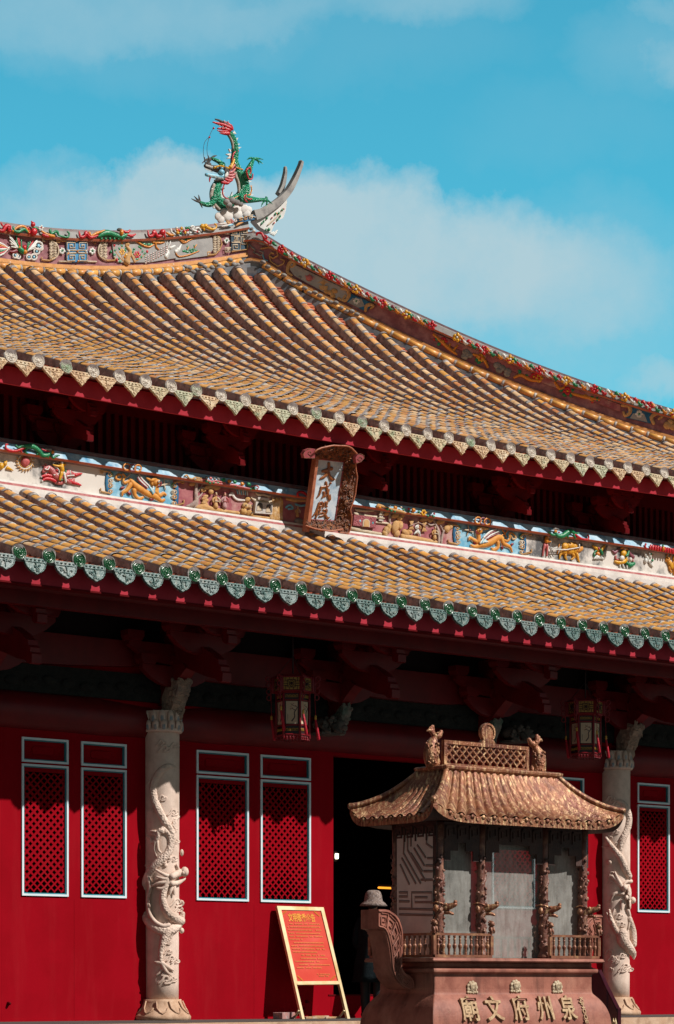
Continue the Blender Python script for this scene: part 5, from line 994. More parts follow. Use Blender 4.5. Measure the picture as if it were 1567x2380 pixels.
# right of the name board
r = RF(1400, 1980)
r.pl([(25, 250), (300, 285), (290, 420), (10, 385)], .05, M('painted brick wall', (.33, .09, .10), (.24, .06, .075), 16, .8, .8, 34, vor='F1'), .01); r.st([(45, 225), (70, 240), (190, 265), (310, 280), (325, 262)], [10, 22, 20, 22, 8], creamP, .8); r.st([(60, 175), (80, 190), (180, 200), (290, 200)], [8, 18, 16, 10], creamP, .8)
r.pl([(125, 400)] + [(170 + 44 * math.cos(math.radians(g_)), 345 - 40 * math.sin(math.radians(g_))) for g_ in range(180, -1, -20)] + [(214, 408)], .06, creamP); r.pl([(138, 402)] + [(172 + 30 * math.cos(math.radians(g_)), 350 - 32 * math.sin(math.radians(g_))) for g_ in range(180, -1, -20)] + [(202, 405)], .066, tanP)
for a, b, c in ((98, 330, gB), (257, 355, M('turquoise paint', (.03, .30, .36)))): r.bl(a, b, 20, 25, c, 0, .5, .055)
r.bl(230, 393, 12, 16, gR, 0, .6, .055)
for k, (y, w_) in enumerate(((300, 40), (255, 30), (225, 18))): r.pl([(368 - w_, y - 4), (368 + w_, y + 4), (368 + w_ * .7, y - 14), (368 - w_ * .7, y - 16)], .05, creamP); r.pl([(368 - w_ * .7, y), (368 + w_ * .7, y + 4), (368 + w_ * .7, y + 30), (368 - w_ * .7, y + 26)], .035, brickP)
r.st([(300, 340), (380, 345), (470, 358)], 14, creamP, .6, 1); r.build('gatehouse_relief', frz)
r = RF(1400, 1980)
for a, b, x, y in ((455, 440, 60, 50), (480, 400, 40, 50), (560, 400, 60, 90), (620, 380, 50, 60), (600, 360, 60, 40), (430, 480, 50, 40), (580, 480, 50, 50), (690, 470, 70, 40), (740, 460, 50, 30)): r.bl(a, b, x, y, rockM if a < 540 else tanP, 20, .5)
r.st([(0, 410), (120, 440), (260, 470), (380, 490)], [30, 24, 22, 20], creamP, .7); r.st([(640, 520), (780, 540), (900, 560), (1080, 590)], [36, 34, 30, 18], tanP, .6); r.build('rock_relief', frz)
r = RF(1400, 1980); r.st([(490, 230), (485, 300), (495, 380)], [12, 18, 14], bark, .8); r.st([(490, 290), (540, 270)], [10, 6], bark, .8, 1)
for a, b, x, y in ((450, 235, 45, 28), (560, 260, 70, 34), (620, 290, 55, 34), (650, 255, 40, 30)): r.bl(a, b, x, y, tanP, -10, .5)
r.build('tree_relief', frz)
r = RF(1400, 1980); figure(r, 835, 385, 90, gW, tanP); r.st([(720, 390), (830, 350), (950, 400)], 5, bark, 1, 1, lift=.06)
for a, b in ((755, 375), (915, 400)):
    for k in range(5): r.st([(a - 24 + k * 12, b - 50), (a - 6 + k * 3, b), (a - 26 + k * 13, b + 55)], 9, tanP, .7, 2, lift=.03)
r.st([(820, 460), (790, 490)], [16, 8], gW, .8, 1, lift=.03); r.st([(850, 460), (865, 515)], [16, 8], gW, .8, 1, lift=.03); r.build('figure_relief', frz)
r = RF(1400, 1980); figure(r, 1048, 450, 100, tanP, creamP); r.build('figure_relief', frz)
r = RF(1400, 1980); r.st([(1035, 310), (1070, 380), (1100, 460), (1105, 560), (1100, 610)], [10, 16, 22, 22, 16], bark, .8); r.st([(1180, 430), (1150, 500), (1135, 600)], [10, 16, 18], bark, .8); r.st([(950, 340), (1000, 380), (1060, 360)], [8, 12, 10], bark, .8); r.st([(1125, 380), (1150, 430), (1165, 470)], [8, 10, 12], bark, .8)
for a, b, x, y in ((930, 305, 90, 30), (1000, 320, 50, 26), (1130, 335, 80, 34), (1210, 420, 60, 44), (1250, 395, 44, 36), (1215, 450, 36, 24)): r.bl(a, b, x, y, tanP, -10, .5)
r.build('tree_relief', frz)
r = RF(1400, 1980, CRN); r.st([(330, 150), (350, 130), (430, 150), (520, 180), (640, 210), (690, 225)], [14, 22, 14, 16, 20, 10], tanP, .8)
for a, b, c, s in ((360, 150, gO, 32), (460, 175, gG, 28), (510, 195, gG, 24), (555, 205, gG, 22), (562, 160, gO, 32), (490, 135, greyW, 18), (635, 155, creamP, 18), (665, 185, gG, 20), (728, 172, gR, 20), (730, 205, gG, 18), (790, 190, gO, 34), (855, 210, gG, 22), (970, 210, greyW, 20), (1048, 235, gR, 18), (970, 262, gG, 20), (1040, 268, gG, 22)): r.bl(a, b, s, s * .75, c, 25, .7)
r.st([(760, 230), (800, 240), (850, 240), (880, 250)], [10, 12, 10, 8], tanP, .8); r.flower(916, 222, 42, gY, gD, 6, 0, .6); r.build('flower_relief', frz)
for a_ in ((80, 175, 255, 1), (905, 285, 270, -1)): r = RF(1800, 2040); bracket_scroll(r, *a_); r.build('scroll_relief', frz)
r = RF(1800, 2040)
beast_relief(r, [([(640, 340), (580, 350), (500, 400), (430, 430), (370, 440), (300, 460), (255, 440)], [26, 42, 46, 40, 34, 20, 14]), ([(640, 350), (690, 385), (735, 370), (740, 310), (750, 285)], [18, 16, 14, 11, 10]), ([(640, 350), (660, 420), (740, 460), (770, 525)], [34, 28, 20, 12]), ([(590, 400), (590, 470), (530, 500), (515, 475)], [30, 24, 20, 12]), ([(330, 400), (280, 370), (240, 345), (230, 375)], [28, 22, 18, 12]), ([(340, 290), (350, 340), (345, 400)], [34, 32, 34])],
  [lambda r: r.bl(345, 265, 52, 44, goldO, 10, .7, .04), lambda r: r.st([(330, 225), (390, 235), (460, 240)], [16, 24, 8], rockM, .7, 3, lift=.05), lambda r: r.bl(340, 255, 16, 14, gW, 0, .8, .09), lambda r: r.bl(341, 256, 6, 6, gK, 0, 1, .11), lambda r: r.st([(300, 265), (300, 290), (330, 300)], [12, 10, 8], gD, .7, 2, lift=.06),
   lambda r: [r.st([(400 + 10 * i, 350 + 8 * i), (470 + 10 * i, 280 + 18 * i), (560 + 14 * i, 240 + 16 * i)], [16, 12, 4], (gW if i % 2 == 0 else gD), .5, 3, lift=.05) for i in range(4)], lambda r: [r.st([(350 + 16 * i, 420 - 4 * i), (390 + 14 * i, 360 + 10 * i)], [14, 9], (gB if i % 2 else gW), .6, 2, lift=.06) for i in range(5)],
   lambda r: [r.st([(228, 255), (228 + 62 * math.cos(g_), 255 + 62 * math.sin(g_))], [12, 8], creamP, .6, 1) for g_ in (.4, 1.9, 3.3, 4.6)], lambda r: [r.st([(680, 295), (680 + 56 * math.cos(g_), 295 + 56 * math.sin(g_))], [10, 8], gO, .6, 1) for g_ in (1.2, 2.6, 4.1, 5.4)], lambda r: [r.bl(a, b, 32, 18, gD, an, .5) for a, b, an in ((770, 430, -20), (645, 470, 50), (380, 455, 10), (300, 410, 40))], lambda r: r.st([(755, 285), (790, 300), (820, 350), (780, 365), (760, 320)], [10, 14, 14, 12, 10], rockM, .6, 2), lambda r: r.bl(228, 255, 14, 14, gD, 0, .8, .05)])
r.build('lion_relief', frz)
r = RF(1800, 2040, CRN)
for a, c in ((345, gO), (460, gO), (405, gM)): r.ring(a, 130 + (a - 345) * .14, 40, 11, c, .8, 14)
r.build('ring_relief', frz)
r = RF(2196, 2080, CRN); r.st([(370, 160), (320, 170), (270, 140), (225, 155), (180, 190), (130, 205), (90, 190), (70, 155)], [8, 14, 30, 34, 34, 30, 22, 18], gG, .8); 
for P in ([(-10, 150), (30, 185), (80, 185)], [(210, 180), (235, 220)], [(300, 170), (320, 230)], [(130, 210), (150, 230)]): r.st(P, [12, 16, 12], gG, .8, 2)
r.bl(75, 145, 28, 24, gO, 10); r.st([(40, 120), (75, 108), (115, 120)], [8, 12, 8], greyW, .8); r.bl(118, 155, 18, 12, gR); r.st([(305, 170), (350, 205), (400, 235), (470, 245), (490, 220), (480, 190)], [12, 16, 16, 13, 11, 14], gR, .8); r.build('dragon_relief', frz)
r = RF(2196, 2080, CRN); r.st([(1205, 300), (1195, 330), (1215, 360)], [14, 12, 10], gR, .8)
for i in range(11): r.st([(1270 + i * 30, 320 + i * 5), (1255 + i * 32, 365 + i * 6)], [20, 14], gR, .7, 1)
r.bl(1418, 360, 22, 34, gO, 0, .7, .03); r.bl(1412, 325, 16, 18, gG, 0, .7, .03); r.build('bat_relief', frz)
r = RF(1800, 2040); r.st([(1200, 350), (1195, 400)], [30, 30], gO, .8, 1, lift=.03); r.bl(1208, 342, 22, 26, skinP, 0, .9, .04); r.st([(1180, 440), (1165, 500), (1155, 570)], [26, 16, 12], gP, .8); r.st([(1205, 440), (1210, 510), (1205, 575)], [24, 15, 11], gP, .8); r.st([(1215, 400), (1240, 400)], [12, 8], gO, .8, 1, lift=.05); r.st([(1245, 395), (1225, 480), (1270, 590)], 7, greyW, .9, 1, lift=.05); r.st([(1230, 430), (1255, 510), (1285, 560)], 7, greyW, .9, 1, lift=.05); r.build('ploughman_relief', frz)
ox = M('yellow ox glaze', (.66, .32, .02), (.55, .23, .015), 12, .4, .6, 34)
r = RF(2196, 2080)
for a, b, x, y in ((190, 330, 60, 50), (260, 320, 70, 46), (310, 330, 50, 54), (180, 390, 56, 46), (260, 390, 70, 44), (310, 380, 40, 50)): r.bl(a, b, x, y, ox, 0, .6)
r.st([(330, 370), (370, 370), (390, 350)], [40, 36, 30], goldO, .7); r.bl(395, 360, 30, 36, goldO, 30); r.st([(385, 330), (372, 280)], [10, 3], gK, .9, 1); r.st([(395, 325), (402, 285)], [10, 3], gK, .9, 1)
for P in ([(150, 400), (130, 440), (125, 485)], [(200, 430), (195, 460), (215, 500)], [(290, 430), (310, 460), (270, 495)], [(340, 420), (355, 480), (372, 530)]): r.st(P, [24, 18, 9], ox, .7)
r.st([(120, 300), (110, 370), (95, 420)], 8, gO, .8); r.st([(-10, 355), (120, 358), (120, 330)], 6, gW, 1, 1, lift=.06); r.st([(0, 375), (180, 378), (340, 350)], 7, gW, 1, 1, lift=.07); r.st([(345, 310), (350, 360)], 8, gW, .9, 1, lift=.07); r.build('ox_relief', frz)
r = RF(2196, 2080); r.st([(540, 320), (580, 350), (640, 410)], [9, 22, 24], gY, .7); r.st([(600, 350), (625, 390)], 14, gP, .7, 1, lift=.04); r.st([(690, 325), (660, 360), (650, 390)], [16, 22, 16], gY, .7); r.st([(720, 325), (700, 370), (670, 410)], [10, 18, 10], greyW, .7); r.st([(620, 375), (640, 430)], 20, gG, .8, 1, lift=.05); r.bl(610, 425, 44, 30, gO, 10); r.ring(605, 430, 50, 12, gG, .7, 10, 150, 360)
for k in range(6): r.st([(600 + k * 8, 440), (555 + k * 20, 485)], 12, gW, .7, 1, lift=.02)
r.bl(685, 450, 30, 36, gW); r.st([(650, 460), (675, 490)], 14, gW, .8, 1); r.build('butterfly_relief', frz)
r = RF(2196, 2080); r.bl(925, 420, 52, 44, gY); r.bl(935, 365, 22, 26, skinP, 0, .8, .03); r.st([(890, 355), (930, 345), (980, 370)], [10, 20, 10], gO, .8); r.st([(860, 365), (820, 410), (785, 380)], [14, 22, 10], gM, .6); r.st([(990, 365), (1010, 430), (1050, 465)], [14, 24, 26], gM, .6); r.st([(975, 395), (960, 440), (940, 450)], [14, 20, 14], gG, .8, 2, lift=.05); r.bl(895, 480, 44, 34, gW, 0, .6, .04); r.st([(830, 450), (830, 490), (900, 500)], [14, 12, 10], gP, .8); r.st([(820, 520), (880, 535), (950, 510), (950, 470)], [18, 26, 28, 24], gY, .8); r.bl(995, 500, 28, 30, PLAS, 0, .8, .05); r.st([(960, 530), (1000, 565), (1060, 545)], [22, 32, 22], gG, .8); r.st([(1040, 490), (1045, 520)], 10, gP, .8, 1)
for P in ([(880, 560), (885, 610)], [(910, 550), (940, 610)], [(970, 560), (970, 615)]): r.st(P, [14, 8], gW, .8, 1)
r.bl(1018, 590, 14, 14, gG); r.build('warrior_relief', frz)
r = RF(2196, 2080); r.st([(1185, 405), (1210, 450), (1230, 490)], [10, 22, 20], gW, .7); r.st([(1240, 410), (1250, 460)], [14, 22], gW, .7, 1, lift=.04); r.bl(1250, 430, 12, 16, gG, 0, .8, .06); r.st([(1260, 445), (1305, 432)], [10, 3], gO, .8, 1); r.bl(1205, 510, 30, 36, gW); r.st([(1240, 510), (1270, 550), (1295, 585)], [14, 24, 10], gW, .7); r.bl(1270, 510, 18, 20, gG, 20, .8, .05); r.build('crane_relief', frz)
r = RF(2196, 2080); r.bl(1480, 495, 46, 34, goldO); r.st([(1470, 460), (1475, 425)], [12, 5], goldO, .8, 1); r.st([(1515, 455), (1520, 420)], [12, 5], goldO, .8, 1); r.st([(1490, 520), (1520, 570), (1520, 600)], [30, 40, 34], ox, .7); r.st([(1500, 590), (1510, 630), (1535, 660)], [18, 14, 8], goldO, .8); r.bl(1560, 480, 24, 40, gY); r.st([(1555, 540), (1560, 620), (1560, 690)], [30, 24, 14], goldO, .8); r.build('deer_relief', frz)
# ------------------------------------------------------------------ the name board under the upper eave
PN = V((0, -.98, -.2)).normalized(); PD = PN.dot(V((0, 2.2, 8.5))); PL = fr(1150, 1750, 350); PS = SC(350)
CGOLD = M('carved gilt wood', (.20, .055, .018), (.075, .02, .01), 24, .45, 1.0, 34, spec=.5, c3=(.34, .13, .035), sc3=14, bdist=.03)
PRED = M('plaque red edge', (.34, .07, .08), (.26, .05, .06), 8, .5, .1, 30); PRIM = M('plaque bronze rim', (.42, .15, .08), (.30, .09, .05), 10, .4, .2, 30)
GILT = M('gilt brown lettering', (.27, .085, .02), (.20, .055, .014), 9, .3, .1, 30, spec=.6)
pq = empty('name_board', tuple(onP(*PL(600, 900), PN, PD)), 'carved gilt name board with three characters hanging under the upper eave', 'name board')
def PR(off=0): return Rel(PL, PS, PN, PD + off, 0)
r = PR(); r.pl([(503, 385), (1018, 436), (852, 1492), (368, 1462)], .0, M('pale blue board paint', (.50, .58, .66), (.60, .65, .69), 5, .6, .1, 30, c3=(.25, .36, .46), sc3=4, streak=((.3, .4, .5), 4, .4)), .05); r.build('board', pq)
r = PR(.006); r.st([(508, 378), (1014, 432)], 11, PRED, .8, 1, seg=4); r.st([(1014, 432), (850, 1495)], 13, PRED, .8, 1, seg=4); r.st([(366, 1468), (850, 1498)], 11, PRED, .8, 1, seg=4); r.st([(506, 380), (368, 1465)], 8, gK, .8, 1, seg=4)
r.pl([(470, 280), (508, 300), (500, 400), (365, 1470), (330, 1690), (278, 1680)], .09, PRIM, .03); r.build('board_frame', pq)
def wing(name, inner, outer, dep, mat, n=9):      # flared fretwork border: inner edge on the board, outer edge nearer
    r = PR(); A = [r.p(a, b) for a, b in inner]; B = [PR(dep).p(a, b) for a, b in outer]
    A = crom(A, 3); B = crom(B, 3); k = min(len(A), len(B)); A = [A[int(i * (len(A) - 1) / (k - 1))] for i in range(k)]; B = [B[int(i * (len(B) - 1) / (k - 1))] for i in range(k)]
    nr = r.out; vs = []
    rows = [[a + (b - a) * q for a, b in zip(A, B)] for q in (0, .25, .5, .75, 1)]
    r.sheet([[p for p in row] for row in rows], mat); r.sheet([[p - nr * .03 for p in row] for row in rows], mat)
    r.tube(B, .014, PRIM, 8); r.tube(A, .012, PRED, 6)
    rr = random.Random(len(name))
    for i in range(n * 9):
        q = rr.uniform(.1, .9); t_ = rr.random() * (k - 1.01); j = int(t_); a = A[j] + (A[j + 1] - A[j]) * (t_ - j); b = B[j] + (B[j + 1] - B[j]) * (t_ - j); c = a + (b - a) * q + nr * .006
        e = V((rr.uniform(-1, 1), 0, rr.uniform(-1, 1))) * .055; e2 = V((-e.z, 0, e.x)) * rr.uniform(-.7, .7)
        r.tube([c - e, c + e2, c + e], [.007, .014, .006], mat, 5, sub=2)
        if i % 4 == 0: r.ball(c, (.02, .014, .02), gK, seg=6, rg=4)
    r.build(name, pq)
wing('carved_wing', [(1018, 430), (985, 640), (950, 860), (910, 1100), (850, 1495)], [(1235, 300), (1215, 520), (1250, 700), (1215, 1000), (1165, 1180), (1125, 1290), (1150, 1420), (1130, 1600), (1085, 1720), (930, 1700)], .14, CGOLD, 16)
wing('carved_canopy', [(508, 378), (680, 396), (850, 415), (1018, 434)], [(490, 255), (560, 200), (700, 165), (830, 140), (960, 150), (1060, 150), (1150, 190), (1240, 285)], .30, CGOLD, 12)
wing('carved_ledge', [(368, 1464), (520, 1474), (700, 1484), (852, 1496)], [(335, 1575), (450, 1620), (600, 1650), (800, 1670), (990, 1640)], .16, CGOLD, 8)
for sg, P in ((-1, [(470, 370), (280, 365), (262, 290), (300, 225), (390, 190), (480, 200)]), (1, [(1215, 460), (1300, 430), (1352, 370), (1350, 320), (1290, 290), (1235, 300), (1200, 360)])):
    r = PR(.22); r.pl(P, .03, PRED, .05); c = (385, 275) if sg < 0 else (1275, 375); r.st([(c[0] + 45 * sg * -1, c[1] + 10), (c[0], c[1] + 40), (c[0] + 40 * sg, c[1]), (c[0], c[1] - 28), (c[0] - 18 * sg, c[1])], 6, CGOLD, 1, 3, lift=.032); r.st(P[:-1], 7, CGOLD, 1, 1, lift=.03); r.build('scroll_end', pq)
def glyph(strokes, name):
    r = PR(.012)
    for P, rad in strokes: r.st(P, rad, GILT, .55, 4, seg=10)
    r.build(name, pq)
glyph([([(625, 600), (690, 590), (750, 560), (795, 555)], [26, 34, 30, 36]), ([(740, 455), (745, 520), (725, 600), (680, 680), (625, 715), (585, 735)], [30, 32, 34, 30, 24, 14]), ([(735, 600), (755, 680), (790, 735), (850, 745)], [22, 28, 36, 12])], 'character')
glyph([([(600, 890), (670, 880), (740, 860)], [24, 24, 22]), ([(610, 890), (590, 960), (565, 1030), (530, 1070)], [26, 24, 20, 10]), ([(640, 970), (660, 985), (650, 1040), (620, 1080)], [18, 26, 22, 14]), ([(690, 795), (700, 870), (715, 960), (735, 1060), (760, 1110), (770, 1020)], [26, 28, 26, 28, 26, 10]), ([(745, 930), (720, 1000), (670, 1060)], [18, 18, 10]), ([(770, 812), (774, 816)], [28, 28])], 'character')
glyph([([(580, 1160), (625, 1165), (610, 1225), (560, 1220)], [20, 22, 20, 16]), ([(570, 1170), (540, 1260), (510, 1340), (450, 1410)], [24, 22, 22, 12]), ([(530, 1330), (520, 1400), (505, 1435)], [20, 20, 20]), ([(600, 1240), (570, 1290), (550, 1300)], [18, 18, 10]), ([(545, 1300), (600, 1300)], [14, 14]), ([(590, 1260), (570, 1340)], [14, 14]), ([(660, 1165), (650, 1230), (630, 1260)], [18, 18, 10]), ([(670, 1160), (715, 1150), (695, 1220), (715, 1235)], [18, 22, 20, 14]), ([(640, 1300), (700, 1290), (690, 1350), (640, 1390), (570, 1410)], [20, 24, 24, 20, 14]), ([(560, 1370), (620, 1340), (680, 1390), (710, 1440), (755, 1430)], [14, 18, 26, 30, 10])], 'character')
# ------------------------------------------------------------------ palace lanterns
LRED = M('lantern red lacquer', (.22, .012, .02), None, 6, .35, spec=.4); LDK = M('lantern dark wood', (.035, .012, .014), None, 6, .4); LYEL = M('lantern amber paper', (.50, .28, .07), (.42, .22, .05), 6, .6); LPAP = M('lantern painted silk', (.62, .48, .34), (.56, .42, .28), 4, .7); LBR = M('ink branch', (.10, .07, .07)); LGLD = M('gold thread', (.6, .34, .05), None, 9, .4)
TASS = M('red silk tassel', (.52, .008, .03), (.40, .005, .02), 30, .5, .6, 80)
def lantern(c, rot, s=1.0):
    L = empty('palace_lantern', tuple(c), 'x', 'lantern', 'hexagonal palace lanterns under the eave'); c = V(c)   # c: middle of the body
    ang = [rot + math.pi / 3 * i for i in range(6)]
    def hexa(mb, z0, z1, R0, R1, mat):
        vs = [c + V((R0 * math.cos(a), R0 * math.sin(a), z0)) for a in ang] + [c + V((R1 * math.cos(a), R1 * math.sin(a), z1)) for a in ang]
        mb.add(vs, [(i, (i + 1) % 6, 6 + (i + 1) % 6, 6 + i) for i in range(6)] + [tuple(range(5, -1, -1)), tuple(range(6, 12))], mat)
    def side(i, R):
        a0, a1 = ang[i], ang[(i + 1) % 6]; p0 = c + V((R * math.cos(a0), R * math.sin(a0), 0)); p1 = c + V((R * math.cos(a1), R * math.sin(a1), 0)); n = (p0 + p1) / 2 - c; n.z = 0; n.normalize(); return p0, p1, n
    R1, R2 = .265 * s, .325 * s; zb0, zb1, zt0, zt1 = -.40 * s, .27 * s, .29 * s, .53 * s
    b = MB(); hexa(b, zb0, zb1, R1 * .94, R1 * .94, LDK)
    for i in range(6):
        a = ang[i]; p = c + V((R1 * math.cos(a), R1 * math.sin(a), 0)); b.tube([p + V((0, 0, zb0 - .05 * s)), p + V((0, 0, zb1))], .02 * s, LRED, 6)
        p0, p1, n = side(i, R1)
        for z in (zb0, zb0 + .15 * s, zb1 - .12 * s, zb1): b.tube([p0 + V((0, 0, z)), p1 + V((0, 0, z))], .012 * s, LRED, 5)
        for zc in (zb0 + .075 * s, zb1 - .06 * s):
            for k in range(4):
                q = p0.lerp(p1, .2 + .2 * k) + n * .002; u = (p1 - p0).normalized() * .018 * s; z_ = V((0, 0, .018 * s))
                for A, B in ((q - u + V((0, 0, zc)) - z_, q - u + V((0, 0, zc)) + z_), (q - u + V((0, 0, zc)) + z_, q + u + V((0, 0, zc)) + z_), (q + u + V((0, 0, zc)) + z_, q + u + V((0, 0, zc)) - z_), (q + V((0, 0, zc)) - z_, q + V((0, 0, zc)))): b.tube([A, B], .004 * s, LGLD, 4)
        for k in range(5):                       # fretwork skirt
            q = p0.lerp(p1, .1 + .2 * k); u = (p1 - p0).normalized() * .022 * s; zz = V((0, 0, zb0 - .03 * s)); b.tube([q - u + zz, q - u + zz - V((0, 0, .05 * s)), q + u + zz - V((0, 0, .05 * s)), q + u + zz], .007 * s, LRED, 4)
    hexa(b, zb0 - .02 * s, zb0, R1 * .98, R1 * 1.02, LRED); b.build('lantern_body', L)
    t_ = MB(); hexa(t_, zt0, zt1, R2 * .95, R2 * .95, LYEL); hexa(t_, zt0 - .03 * s, zt0, R1 * 1.0, R2, LRED); hexa(t_, zt1, zt1 + .03 * s, R2 * 1.02, R2 * .9, LRED)
    for i in range(6):
        p0, p1, n = side(i, R2 * .955); a = ang[i]; p = c + V((R2 * math.cos(a), R2 * math.sin(a), 0)); t_.tube([p + V((0, 0, zt0)), p + V((0, 0, zt1))], .022 * s, LRED, 6); at = lambda q, z: p0.lerp(p1, q) + n * .004 + V((0, 0, zt0 + (zt1 - zt0) * z))
        for q in (.06, .94): t_.tube([at(q, 0), at(q, 1)], .012 * s, LRED, 4)
        for z in (.04, .96): t_.tube([at(0, z), at(1, z)], .014 * s, LRED, 4)
        for q0, z0, q1, z1 in ((.2, .1, .2, .35), (.2, .65, .2, .9), (.8, .1, .8, .35), (.8, .65, .8, .9), (.1, .35, .35, .35), (.1, .65, .35, .65), (.65, .35, .9, .35), (.65, .65, .9, .65), (.3, .25, .7, .25), (.3, .75, .7, .75), (.3, .25, .3, .75), (.7, .25, .7, .75), (.4, .1, .4, .25), (.6, .1, .6, .25), (.4, .75, .4, .9), (.6, .75, .6, .9), (.1, .5, .3, .5), (.7, .5, .9, .5)): t_.tube([at(q0, z0), at(q1, z1)], .006 * s, LDK, 4)
        t_.tube([at(.5 + .13 * math.cos(g_), .5 + .2 * math.sin(g_)) for g_ in [k * .7 for k in range(10)]], .006 * s, LDK, 4); t_.ball(at(.5, .5), .028 * s, LDK, seg=6, rg=4)
    t_.build('lantern_crown', L)
    for i in range(6):
        p0, p1, n = side(i, R1 * .95); at = lambda q, z, o=.003: p0.lerp(p1, q) + n * o + V((0, 0, zb0 + .17 * s + (zb1 - .14 * s - zb0 - .17 * s) * z))
        f = MB(); f.plate([at(.13, .0), at(.87, .0), at(.87, 1), at(.13, 1)], n, .004, LPAP)
        f.tube([at(.5, .12, .008), at(.68, .3, .008), at(.66, .5, .008), at(.84, .72, .008), at(.6, .8, .008), at(.42, .9, .008)], [.012 * s, .010 * s, .009 * s, .006 * s, .005 * s, .002 * s], LBR, 5, nrm=n, flat=.3, sub=3)
        f.tube([at(.7, .6, .008), at(.5, .68, .008), at(.4, .62, .008)], [.006 * s, .004 * s, .002 * s], LBR, 4, nrm=n, flat=.3, sub=2)
        for q, z in ((.5, .82), (.6, .88), (.45, .75), (.75, .8), (.42, .66), (.55, .7)): f.ball(at(q, z, .008), (.012 * s, .012 * s, .006 * s), M('plum blossom pink', (.40, .16, .12)), seg=6, rg=4)
        for k in range(6): f.tube([at(.24, .42 - k * .05, .008), at(.24, .40 - k * .05, .008)], .005 * s, LBR, 4); 
        f.build('painted_panel', L)
        a = ang[i]; e = V((math.cos(a), math.sin(a), 0)); p = c + e * (R2 + .02 * s); m = MB()
        for k in range(4): zc = zt0 - .08 * s + .1 * s * k; m.tube([p + e * (.04 + .038 * math.cos(g_) + .006 * k) * s + V((0, 0, zc + .045 * s * math.sin(g_))) for g_ in [j * .8 for j in range(9)]], .010 * s, LRED, 5)
        m.tube([p + e * .01 * s + V((0, 0, zt0 - .12 * s)), p + e * .01 * s + V((0, 0, zt1 + .0 * s))], .012 * s, LRED, 5); m.build('fret_bracket', L)
        p = c + e * (R2 + .03 * s); zt = .04 - .06 * (i % 3) * s; sw = V((.035 * s, 0, 0)); m = MB(); m.tube([p + V((0, 0, zt0 - .1 * s)), p + sw * .4 + V((0, 0, zt))], .004 * s, TASS, 4)
        m.lathe(p + sw * .4 + V((0, 0, zt - .07 * s)), [(.014 * s, 0), (.02 * s, .02 * s), (.014 * s, .035 * s), (.02 * s, .05 * s), (.01 * s, .07 * s)], LGLD, 8)
        m.tube([p + sw * .4 + V((0, 0, zt - .07 * s)), p + sw * 1.2 + V((0, 0, zt - .20 * s)), p + sw * 2.2 + V((0, 0, zt - .38 * s))], [.016 * s, .024 * s, .027 * s], TASS, 8); m.build('tassel', L)
    m = MB(); m.tube([c + V((0, 0, zt1 + .02 * s)), c + V((0, 0, 1.5))], .012, LDK, 6)
    for i in (0, 2, 4): m.tube([c + V((R2 * .9 * math.cos(ang[i]), R2 * .9 * math.sin(ang[i]), zt1)), c + V((0, 0, zt1 + .35 * s))], .005, LDK, 4)
    m.build('hanging_cord', L); return L
lp = onY(681, 1652, -1.0)
la = lantern(lp, math.radians(18), .92)
lb_ = onY(1361, 1700, -1.0); lb_ = copy_tree(la, V((lb_.x - lp.x, 0, lb_.z - lp.z)))
la['label'] = 'hexagonal red lantern with gold lattice crown hanging left of the dark doorway'
lb_['label'] = 'hexagonal red lantern hanging beside the column on the right of the incense burner'
# ------------------------------------------------------------------ incense burner in front of the hall
IRON = M('rusty cast iron', (.37, .14, .098), (.25, .085, .06), 3.5, .5, .35, 40, spec=.3, c3=(.45, .20, .14), sc3=1.7, streak=((.085, .034, .026), 6, .75), wear=((.36, .23, .12), 20, .66), bdist=.01)
IROND = M('dark cast iron', (.075, .035, .028), (.045, .024, .022), 6, .6, .5, 40, spec=.4, wear=((.18, .08, .05), 22, .66))  # darker iron for fretwork, roof underside and upper pillar lumps
GILR = M('worn gilt highlighted iron', (.33, .125, .06), (.15, .048, .03), 6, .36, .8, 30, metal=.3, spec=.5, c3=(.22, .065, .038), sc3=3.5, streak=((1.0, .68, .36), 24, .95), wear=((.70, .46, .25), 45, .63), bdist=.016)  # bright streaks paint golden highlights over the worn gilding
GILT2 = M('worn gold lettering', (.50, .34, .19), (.34, .19, .10), 14, .55, .6, 40, metal=.1)
LOTM = M('pale gilt lotus', (.60, .49, .34), (.42, .30, .19), 16, .6, .5, 40)
RAIL = M('brown gilt iron rail', (.27, .105, .06), (.17, .06, .038), 9, .42, .4, 50, spec=.5, metal=.2, c3=(.45, .24, .12), sc3=7, bdist=.008)
PILM = M('dark iron dragon pillar', (.20, .075, .052), (.12, .045, .034), 8, .4, .7, 45, spec=.5, c3=(.38, .19, .12), sc3=9, bdist=.012)
GLZ = bpy.data.materials.new('dusty glass'); GLZ.use_nodes = True; t = NT(GLZ.node_tree); GLZ.node_tree.nodes.clear()
o_ = t.n('OutputMaterial'); tcx = t.n('TexCoord'); nz = t.noise(tcx.outputs['Object'], 2.5, 7, .7); nz2 = t.noise(tcx.outputs['Object'], 60, 3, .7)
df = t.n('BsdfDiffuse'); mpg = t.n('Mapping'); mpg.inputs['Scale'].default_value = (3, 3, .5); t.l(tcx.outputs['Object'], mpg.inputs[0]); nst = t.noise(mpg.outputs[0], 7, 6, .7)
t.l(t.mix(t.ramp(nst.outputs['Fac'], [(.45, 0), (.7, 1)]), (.44, .425, .395), (.29, .27, .24)), df.inputs['Color']); tr = t.n('BsdfTransparent'); tr.inputs['Color'].default_value = (.80, .84, .84, 1); gl = t.n('BsdfGlossy'); gl.inputs['Roughness'].default_value = .08
